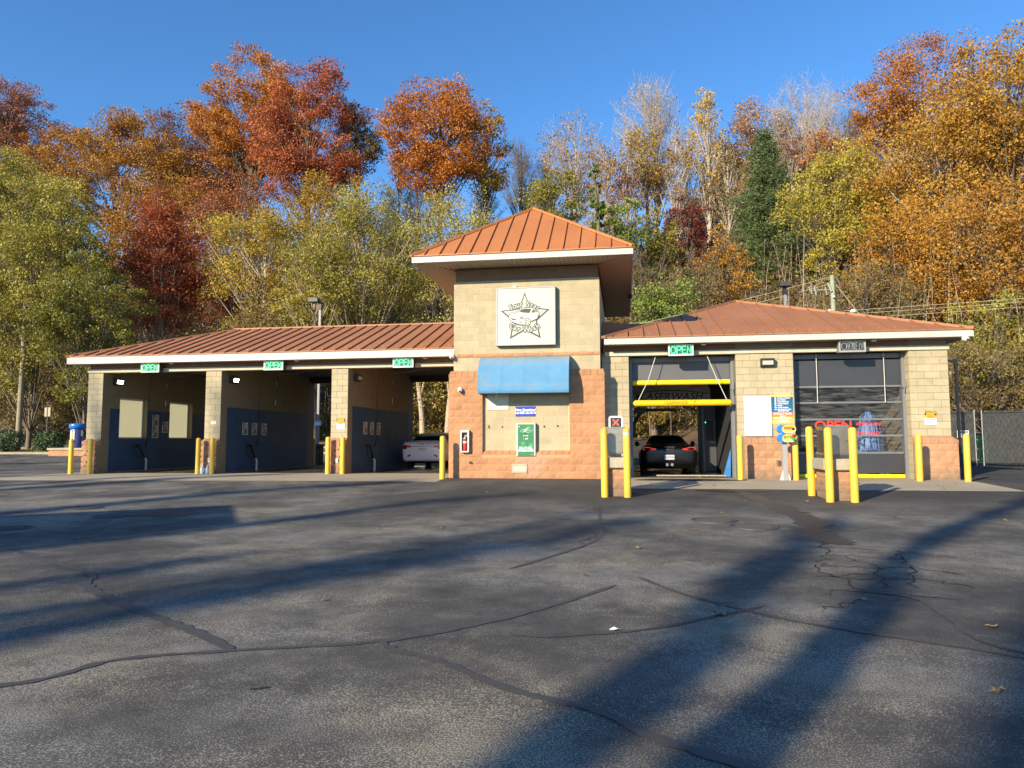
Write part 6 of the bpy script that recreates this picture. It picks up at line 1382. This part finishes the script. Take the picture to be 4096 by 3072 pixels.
# brush covering the whole hillside, ground cover nobody could count
n = 100000
X_ = rng.uniform(-95, 60, n); Y_ = yh(X_) + rng.exponential(16, n) - 2.0; nz = rng.random(n) ** 1.6
hgt = 2.6 * (.5 + .5 * np.sin(X_ * .9 + Y_ * .6) * np.sin(X_ * .23 - Y_ * .41)) + .5
P = np.stack([X_, Y_, GZ(X_, Y_) + nz * hgt], 1); tt = np.clip(.5 + .35 * np.sin(X_ * .35 + 1.3) * np.sin(Y_ * .3) + rng.normal(0, .2, n), 0, 1)
v, f, t = leaves(P, .27, tt)
me = raw_mesh('hillside_brush', v, f, t, leafmat('leaf_brush', [(.05, .045, .015), (.13, .10, .03), (.20, .15, .04), (.18, .19, .045), (.34, .27, .06)]))
tag(link('hillside_brush', me), 'mixed brown and olive undergrowth covering the hillside', 'undergrowth', kind='stuff')
W_ = Wood()
for i in range(1500):
    x = rng.uniform(-60, 45); y = float(yh(x)) + rng.exponential(14); z = gz(x, y); h = rng.uniform(2, 9); l = rng.normal(0, .8, 2)
    W_.limb(np.array([[x, y, z - .2], [x + l[0] * .3, y + l[1] * .3, z + h * .55], [x + l[0], y + l[1], z + h]]), [.035, .025, .008], 3)
tag(link('hillside_stems', W_.mesh('stems', M_barkw)), 'pale thin stems of the hillside undergrowth', 'undergrowth', kind='stuff')
me = scatter_blades('grass_strip', (-60, -1, 21.7, 26.4), 26000, .12, [(.10, .09, .02), (.25, .21, .05), (.36, .30, .09)]); tag(link('grass_strip', me), 'short dry yellow grass on the strip behind the lot', 'grass', kind='stuff')
n = 9000; X_ = rng.uniform(-28, -1, n); Y_ = rng.uniform(21.7, 36, n); P = np.stack([X_, Y_, GZ(X_, Y_) + .03], 1); v, f, t = leaves(P, .14, rng.random(n), .8); tag(link('leaf_litter', raw_mesh('leaf_litter', v, f, t, leafmat('leaf_litter', [(.10, .06, .02), (.28, .17, .05), (.40, .28, .10)], .1))), 'carpet of dry leaves behind the left bays', 'leaves', kind='stuff')

# the far wood behind the single trees, one mass of crowns
nc = 330; cx = rng.uniform(-100, 62, nc); cy = yh(cx) + 3 + rng.uniform(0, 1, nc) * np.maximum(6, 74 - yh(cx)); cr = rng.uniform(1.4, 3.2, nc); cz = GZ(cx, cy) + rng.uniform(1.0, np.where(cy > 64, 3.0, 6.5)); n = 100000; i_ = rng.choice(nc, n, p=cr ** 2 / (cr ** 2).sum())
P = np.stack([cx[i_], cy[i_], cz[i_]], 1) + unit(n) * (rng.random(n) ** .4 * cr[i_])[:, None] * np.array([1, 1, 1.15]); ct = rng.random(nc); v, f, t = leaves(P, .27, np.clip(.75 * ct[i_] + .25 * rng.random(n), 0, 1))
tag(link('hillside_wood', raw_mesh('hillside_wood', v, f, t, leafmat('leaf_wood', [(.05, .04, .015), (.14, .10, .03), (.10, .045, .03), (.20, .15, .035), (.22, .11, .03), (.14, .14, .035), (.28, .20, .05)]))), 'mass of mixed autumn crowns filling the hillside behind the single trees', 'wood', kind='stuff')
# ------------------------------------------------------------------ unseen trees added behind the viewer to throw the long shadows over the lot
SD = np.array([SUN.x, SUN.y]) / math.hypot(SUN.x, SUN.y); TE = -SUN.z / math.hypot(SUN.x, SUN.y)
def shade_tree(lab, pts, d, w0, w1, den=1.0, zs=None, ls=.4):
    """unseen tree added d metres up-sun; its crown follows a line so that its shadow lies on the points pts"""
    P = catmull([(p[0], p[1]) for p in pts], 6); n = len(P); Z = np.array([gz(*p) for p in P]) if zs is None else np.interp(np.linspace(0, 1, n), np.linspace(0, 1, len(zs)), zs)
    Q = np.stack([P[:, 0] - SD[0] * d, P[:, 1] - SD[1] * d, Z + d * TE], 1)
    u_ = np.arange(n) / (n - 1)
    # the line is climbed as height: nearer shadow points come from lower parts of the crown
    back = ((P - P[-1]) @ SD); Q[:, :2] -= back[:, None] * SD; Q[:, 2] = Z[-1] + d * TE + back * TE
    b = np.array([Q[0, 0], Q[0, 1], -.6]); K = empty('shadow_caster_tree', tuple(b), lab, 'tree', 'added trees behind the viewer'); W_ = Wood()
    T_ = np.concatenate([b[None], b[None] + (Q[:1] - b[None]) * .5, Q]); W_.limb(T_, np.linspace(.28, .06, len(T_)), 7)
    w = np.interp(u_, [0, 1], [w0, w1]); Lp = np.linalg.norm(np.diff(Q, axis=0), axis=1).sum(); N_ = int(Lp * (w0 + w1) * .5 * den * 3.0 / (ls * ls * .34)); k_ = rng.integers(0, n, N_)
    off = unit(N_) * (rng.random(N_) ** .5)[:, None] * (w[k_] * .5)[:, None] * np.array([1, 1, 1.2]); v, f, t = leaves(Q[k_] + off + rng.normal(0, .3 * ls, (N_, 3)), ls, rng.random(N_))
    for nm, me_ in (('trunk', W_.mesh('trunk', M_bark)), ('crown', raw_mesh('crown', v, f, t, leafmat('leaf_olivebrown', PAL['olivebrown'])))):
        o = link(nm, me_, K); o.matrix_parent_inverse = Matrix.Translation(-Vector(b))
SHD = [('leaning tree added behind the viewer whose shadow is the left of two broad streaks', [(1.6, -19.6), (2.43, -17.64), (2.78, -16.86), (3.19, -15.89), (4.0, -13.5), (4.75, -11.72), (6.2, -8.4)], 34, .36, .85, 2.4, None),
 ('straight tree added behind the viewer whose shadow is the right of two broad streaks', [(2.6, -18.8), (3.22, -17.56), (3.53, -17.05), (4.04, -16.04), (4.61, -14.95), (6.08, -11.83), (7.73, -9.27), (10.1, -6.14), (12.0, -3.6)], 35, .18, .7, 2.4, None),
 ('tree added behind the viewer shading the middle of the lot', [(-2.0, -16.5), (-.75, -14.0), (.62, -12.2), (1.7, -10.6), (3.1, -8.4)], 54, 1.3, 1.0, .8, None),
 ('slim tree added behind the viewer throwing a thin streak before the tower', [(-5.5, -12.5), (-3.6, -9.6), (-1.6, -6.4), (.3, -4.4)], 56, .8, .7, .8, None),
 ('slim tree added behind the viewer throwing a thin streak before the left bays', [(-9, -8.5), (-7.0, -4.8), (-4.6, -2.6), (-3.4, -1.4)], 56, .8, .6, .8, None),
 ('tree added behind the viewer shading the ground before the first bay', [(-16, -8), (-13.5, -4.0), (-11, -1.0), (-9, 1.4)], 60, 1.2, 1.0, .8, None),
 ('broad thin crowned tree added behind the viewer mottling the left foreground', [(-6, -21), (-2.0, -15), (1.2, -9.5), (2.6, -6.8)], 64, 3.2, 3.0, .13, None),
 ('broad thin crowned tree added behind the viewer mottling the left lot', [(-14, -16), (-8.5, -7), (-5.2, -2.6)], 70, 3.6, 3.0, .13, None),
 ('broad thin crowned tree added behind the viewer mottling the right lot', [(3, -20), (7, -13.5), (11.5, -7), (14, -3.5)], 60, 1.8, 2.2, .05, None),
 ('tree added behind the viewer dappling the second pier', [(-14.6, -3), (-13.0, -.2), (-11.6, 2.3)], 70, .8, 1.0, .2, [0, 1.2, 3.0]),
 ('tree added behind the viewer dappling the end pier', [(-20, -4), (-18.0, 0), (-16.5, 2.3)], 72, 1.0, 1.3, .1, [0, 1.6, 3.9]),
 ('tree added behind the viewer shading the lot left of the building', [(-30, -8), (-25, 0), (-22, 5)], 74, 1.6, 1.4, .7, None),
 ('tree added behind the viewer shading the far left lot', [(-38, -2), (-33, 6), (-29, 13)], 76, 1.8, 1.6, .7, None),
 ('slim tree added behind the viewer shading the left foreground', [(-6.0, -18.5), (-4.0, -15.2), (-2.2, -12.6)], 50, 1.0, .9, .7, None)]
for (lab, pts, d, w0, w1, den, zs) in SHD: shade_tree(lab, pts, d, w0, w1, den, zs, .16 if den > 2 else .4)
SHED = empty('shadow_shed', (-10.0, -14.3, gz(-11, -15)), 'flat roofed shed added outside the left edge to throw the square shadow', 'shed', rz=radians(29))  # unseen shed, added only to cast the square shadow on the lot
MB().box(-7, -.1, -3.0, -.1, 0, 3.45).build('wall', M_block, SHED); MB().bbox(-7.1, 0, -3.1, 0, 3.45, 3.65, .03).build('roof', M_greym, SHED); MB().box(-.098, -.07, -1.5, -.6, .0, 2.1).build('door', M_greym, SHED)

# ------------------------------------------------------------------ lot details: sealed cracks, cracks, covers, leaves, wet streak
def ribbon(name, pts, w, dz, mat, label, cat, group=None, jit=.4, seed=0):
    r = random.Random(seed); P = catmull(pts, 10); mb = MB(); vs = []
    for i, p in enumerate(P):
        t = P[min(i + 1, len(P) - 1)] - P[max(i - 1, 0)]; t = t / (np.linalg.norm(t) + 1e-9); nrm = np.array([-t[1], t[0]]); ww = w * (1 + r.uniform(-jit, jit)) * min(1, (i + .6) / 3, (len(P) - i - .4) / 3) / 2
        for s_ in (-1, 1):
            q = p + nrm * ww * s_; vs.append((q[0], q[1], gz(q[0], q[1]) + dz))
    mb.add(vs, [(2 * i, 2 * i + 1, 2 * i + 3, 2 * i + 2) for i in range(len(P) - 1)]); o = mb.build(name, mat); tag(o, label, cat, group, kind=None); return o
M_seal = paint('crack_sealant', (.060, .059, .058), .75, .15, 8, bmp=.2, bscale=60); M_crack = plain('crack_dark', (.012, .012, .012), .9); M_stain = paint('wet_stain', (.026, .025, .025), .55, .3, 4)
g_ = 'sealed cracks in the asphalt'
ribbon('sealed_crack', [(-2.5, -17.6), (-.97, -17.14), (-.61, -16.58), (.07, -16.27), (1.07, -15.88), (1.73, -15.26), (2.2, -14.63), (2.77, -13.66)], 0.068, .006, M_seal, 'long sealed crack sweeping across the left foreground', 'crack', g_, seed=1)
ribbon('sealed_crack', [(-5.51, -12.38), (-3.9, -13.35), (-3.24, -13.74), (-2.9, -14.0), (-2.75, -14.3), (-2.2, -14.75), (-1.38, -15.3), (-.5, -15.85), (.06, -16.25)], 0.096, .007, M_seal, 'wide wriggling sealed crack at left, running into the long one', 'crack', g_, .45, seed=2)
ribbon('sealed_crack', [(1.0, -15.85), (1.25, -16.1), (1.61, -16.29), (2.16, -16.75), (2.72, -17.03), (2.97, -17.3), (3.38, -17.57), (3.9, -17.9)], 0.068, .0075, M_seal, 'sealed crack running to the bottom edge right of centre', 'crack', g_, seed=3)
ribbon('sealed_crack', [(2.0, -15.6), (2.37, -15.57), (3.04, -15.28), (3.55, -14.85), (4.09, -14.37)], 0.048, .006, M_seal, 'short sealed crack near the white scrap', 'crack', g_, seed=4)
ribbon('sealed_crack', [(3.0, -13.2), (3.43, -14.0), (4.12, -14.77), (4.64, -15.12), (5.18, -15.41), (5.9, -15.9)], 0.056, .0065, M_seal, 'sealed crack crossing the two big shadows', 'crack', g_, seed=5)
ribbon('sealed_crack', [(2.32, -6.17), (2.45, -8.5), (2.5, -10.2), (2.2, -11.4), (1.55, -12.95)], 0.056, .006, M_seal, 'faint sealed crack leading away from the left pay station', 'crack', g_, seed=6)
ribbon('sealed_crack', [(4.79, -13.81), (4.9, -13.6), (5.49, -13.81), (5.53, -14.49), (5.47, -15.31), (5.9, -15.75)], 0.052, .0085, M_seal, 'sealed crack at the right, below the crazed patch', 'crack', g_, seed=7)
ck = MB(); r_ = random.Random(9)
def crackline(a, b, n=9, j=.08, w=.012):
    P = [np.array(a) + (np.array(b) - np.array(a)) * i / n + np.array([r_.uniform(-j, j), r_.uniform(-j, j)]) * (0 < i < n) for i in range(n + 1)]; vs = []
    for i, p in enumerate(P):
        t = P[min(i + 1, n)] - P[max(i - 1, 0)]; t = t / np.linalg.norm(t); nn = np.array([-t[1], t[0]]) * w * r_.uniform(.5, 1.2)
        for s_ in (-1, 1): q = p + nn * s_; vs.append((q[0], q[1], gz(*q) + .0045))
    ck.add(vs, [(2 * i, 2 * i + 1, 2 * i + 3, 2 * i + 2) for i in range(n)])
for a, b in (((5.73, -9.84), (5.41, -11.49)), ((5.41, -11.49), (5.03, -12.34)), ((5.03, -12.34), (5.2, -13.6)), ((5.3, -10.8), (6.4, -11.0)), ((6.4, -11.0), (6.1, -12.2)), ((6.1, -12.2), (5.75, -13.4)), ((5.41, -11.49), (6.25, -11.7)), ((5.1, -12.3), (6.1, -12.3)), ((5.6, -11.6), (5.7, -12.4)), ((5.7, -12.4), (5.4, -13.4)),
             ((5.2, -13.0), (5.9, -12.9)), ((6.1, -12.2), (6.5, -12.6)), ((5.9, -12.9), (6.3, -13.3)), ((4.9, -12.9), (5.5, -12.7)), ((6.4, -11), (6.9, -11.5)), ((5.2, -13.6), (5.9, -13.9)), ((2.4, -9.9), (2.2, -11.4)), ((4.6, -14.4), (5.1, -13.9))): crackline(a, b)
tag(ck.build('crazed_cracks', M_crack), 'net of fine dark cracks in the asphalt at right', 'cracks', kind='stuff')
def blob(name, cx, cy, rx, ry, rot, mat, dz, label, cat, seed, n=28, jit=.25):
    r = random.Random(seed); ph = [r.uniform(0, 6) for _ in range(4)]; vs = []
    for i in range(n):
        a = 2 * pi * i / n; k_ = 1 + jit * (.5 * sin(2 * a + ph[0]) + .35 * sin(3 * a + ph[1]) + .3 * sin(5 * a + ph[2])); px, py = rx * k_ * cos(a), ry * k_ * sin(a); X, Y = cx + px * cos(rot) - py * sin(rot), cy + px * sin(rot) + py * cos(rot); vs.append((X, Y, gz(X, Y) + dz))
    vs.append((cx, cy, gz(cx, cy) + dz)); return tag(MB().add(vs, [(i, (i + 1) % n, n) for i in range(n)]).build(name, mat), label, cat, 'damp stains on the ground')
blob('damp_stain', 5.55, -3.2, .8, .3, .1, M_stain, .0105, 'wet dark patch at the edge of the concrete before the open bay', 'stain', 1)
ribbon('damp_stain', [(5.6, -3.3), (5.75, -4.8), (5.95, -6.57), (6.0, -8.2), (5.75, -9.6), (5.9, -10.6)], .45, .0055, M_stain, 'damp streak running from the open bay across the asphalt', 'stain', 'damp stains on the ground', .5, 8)
blob('damp_stain', 4.7, -.4, 1.3, .5, 0, M_stain, .0095, 'wet dark patch on the concrete behind the spray pipe', 'stain', 3)
blob('damp_stain', .65, -16.95, .055, .02, .5, M_stain, .005, 'small dark oil spot in the left foreground', 'stain', 4)
def manhole(x, y, r, lab):
    o = empty('manhole_cover', (x, y, gz(x, y) + .004), lab, 'manhole', 'manhole covers'); m_i = paint('cast_iron', (.055, .052, .05), .6, .2, 12)
    MB().lathe([(r + .06, -.02), (r + .06, .008), (r + .01, .008), (r + .01, -.02)], (0, 0, 0), 28).build('ring', m_i, o); MB().lathe([(r, -.03), (r, .002), (.01, .002)], (0, 0, 0), 28).build('lid', m_i, o); mb = MB()
    for i in range(-3, 4):
        w_ = math.sqrt(max(0, r * r - (i * r / 3.7) ** 2)) * .9; mb.box(-w_, w_, i * r / 3.7 - .02, i * r / 3.7 + .02, .002, .012)
    mb.build('tread', m_i, o)
for x, y, lab in ((4.40, -8.25, 'farther of two manhole covers right of centre'), (4.95, -8.93, 'nearer of two manhole covers right of centre'), (-8.27, -7.7, 'manhole cover at the far edge of the square shadow'), (-7.36, -10.5, 'manhole cover at the left picture edge in shadow'), (-6.74, -8.8, 'manhole cover beside the drain grate in the shadow')): manhole(x, y, .33, lab)
o = empty('drain_grate', (-5.9, -8.45, gz(-5.9, -8.45) + .004), 'rectangular drain grate in the square shadow', 'drain', rz=.1)
MB().box(-.5, .5, -.3, .3, -.05, .0005).build('pit', M_black, o); mb = MB().box(-.55, .55, -.35, -.3, -.02, .01).box(-.55, .55, .3, .35, -.02, .01).box(-.55, -.5, -.3, .3, -.02, .01).box(.5, .55, -.3, .3, -.02, .01); mb.build('frame', MC['cast_iron'], o)
for i in range(10): MB().box(-.48 + i * .1, -.43 + i * .1, -.3, .3, -.01, .009).build('bar', MC['cast_iron'], o)
# pale scuffs on the sealed asphalt
sc_ = MB(); M_scuff = paint('scuff', (.17, .16, .145), .9, .3, 20)
for i in range(34):
    x, y = r_.uniform(-1.5, 11), r_.uniform(-8.5, -3.2); a = r_.uniform(-.5, 1.2); l = r_.uniform(.15, .7); w = r_.uniform(.008, .03); vs = []
    for k_ in range(7):
        t = k_ / 6; px, py = x + cos(a) * l * t + .03 * sin(t * 4), y + sin(a) * l * t; ww = w * sin(pi * (t * .9 + .05))
        vs += [(px - sin(a) * ww, py + cos(a) * ww, gz(px, py) + .0042), (px + sin(a) * ww, py - cos(a) * ww, gz(px, py) + .0042)]
    sc_.add(vs, [(2 * k_, 2 * k_ + 1, 2 * k_ + 3, 2 * k_ + 2) for k_ in range(6)])
tag(sc_.build('tyre_scuffs', M_scuff), 'pale tyre scuffs on the dark asphalt before the building', 'scuffs', kind='stuff')
# fallen leaves, one object each
lm = []
for k_ in range(4):
    vs = [(0, 0, .004)]; n = 10
    for i in range(n): a = 2 * pi * i / n; rr = (.05 if i % 2 else .028) * random.uniform(.7, 1.2); vs.append((rr * cos(a), rr * sin(a) * .7, random.uniform(.002, .022)))
    lm.append(MB().add(vs, [(0, 1 + i, 1 + (i + 1) % n) for i in range(n)]).mesh([paint('dry_leaf', (.26, .17, .08), .8, .4, 40)], 'fallen_leaf'))
spots = [(random.uniform(3.2, 6.2), random.uniform(-2.2, .9)) for _ in range(16)] + [(random.uniform(-3, 10), random.uniform(-9, -1)) for _ in range(30)] + [(random.uniform(-2, 6), random.uniform(-16.5, -9)) for _ in range(14)] + [(random.uniform(9, 12.5), random.uniform(-6, -1)) for _ in range(8)]
for x, y in spots:
    if abs(x) < 2.4 and y > -.25: continue
    o = link('fallen_leaf', random.choice(lm), None, (x, y, gz(x, y) + .012), (random.uniform(-.2, .2), random.uniform(-.2, .2), random.uniform(0, 6))); s_ = random.uniform(.6, 1.25); o.scale = (s_, s_, s_); tag(o, 'small dry brown leaf lying on the pavement', 'leaf', 'fallen leaves on the lot')
o = link('fallen_leaf', lm[1], None, (3.66, -14.75, gz(3.66, -14.75) + .01), (.1, .1, 1)); o.scale = (1.7, 1.7, 1.7); tag(o, 'large curled brown leaf between the two big shadows', 'leaf', 'fallen leaves on the lot')
o = MB().add([(-.05, 0, .005), (-.01, .03, .02), (.05, .01, .006), (.02, -.03, .018), (-.02, -.02, .006)], [(0, 1, 2, 3, 4)]).build('paper_scrap', M_white, None, (2.78, -15.35, gz(2.78, -15.35) + .004)); tag(o, 'white scrap of paper on the asphalt', 'paper')
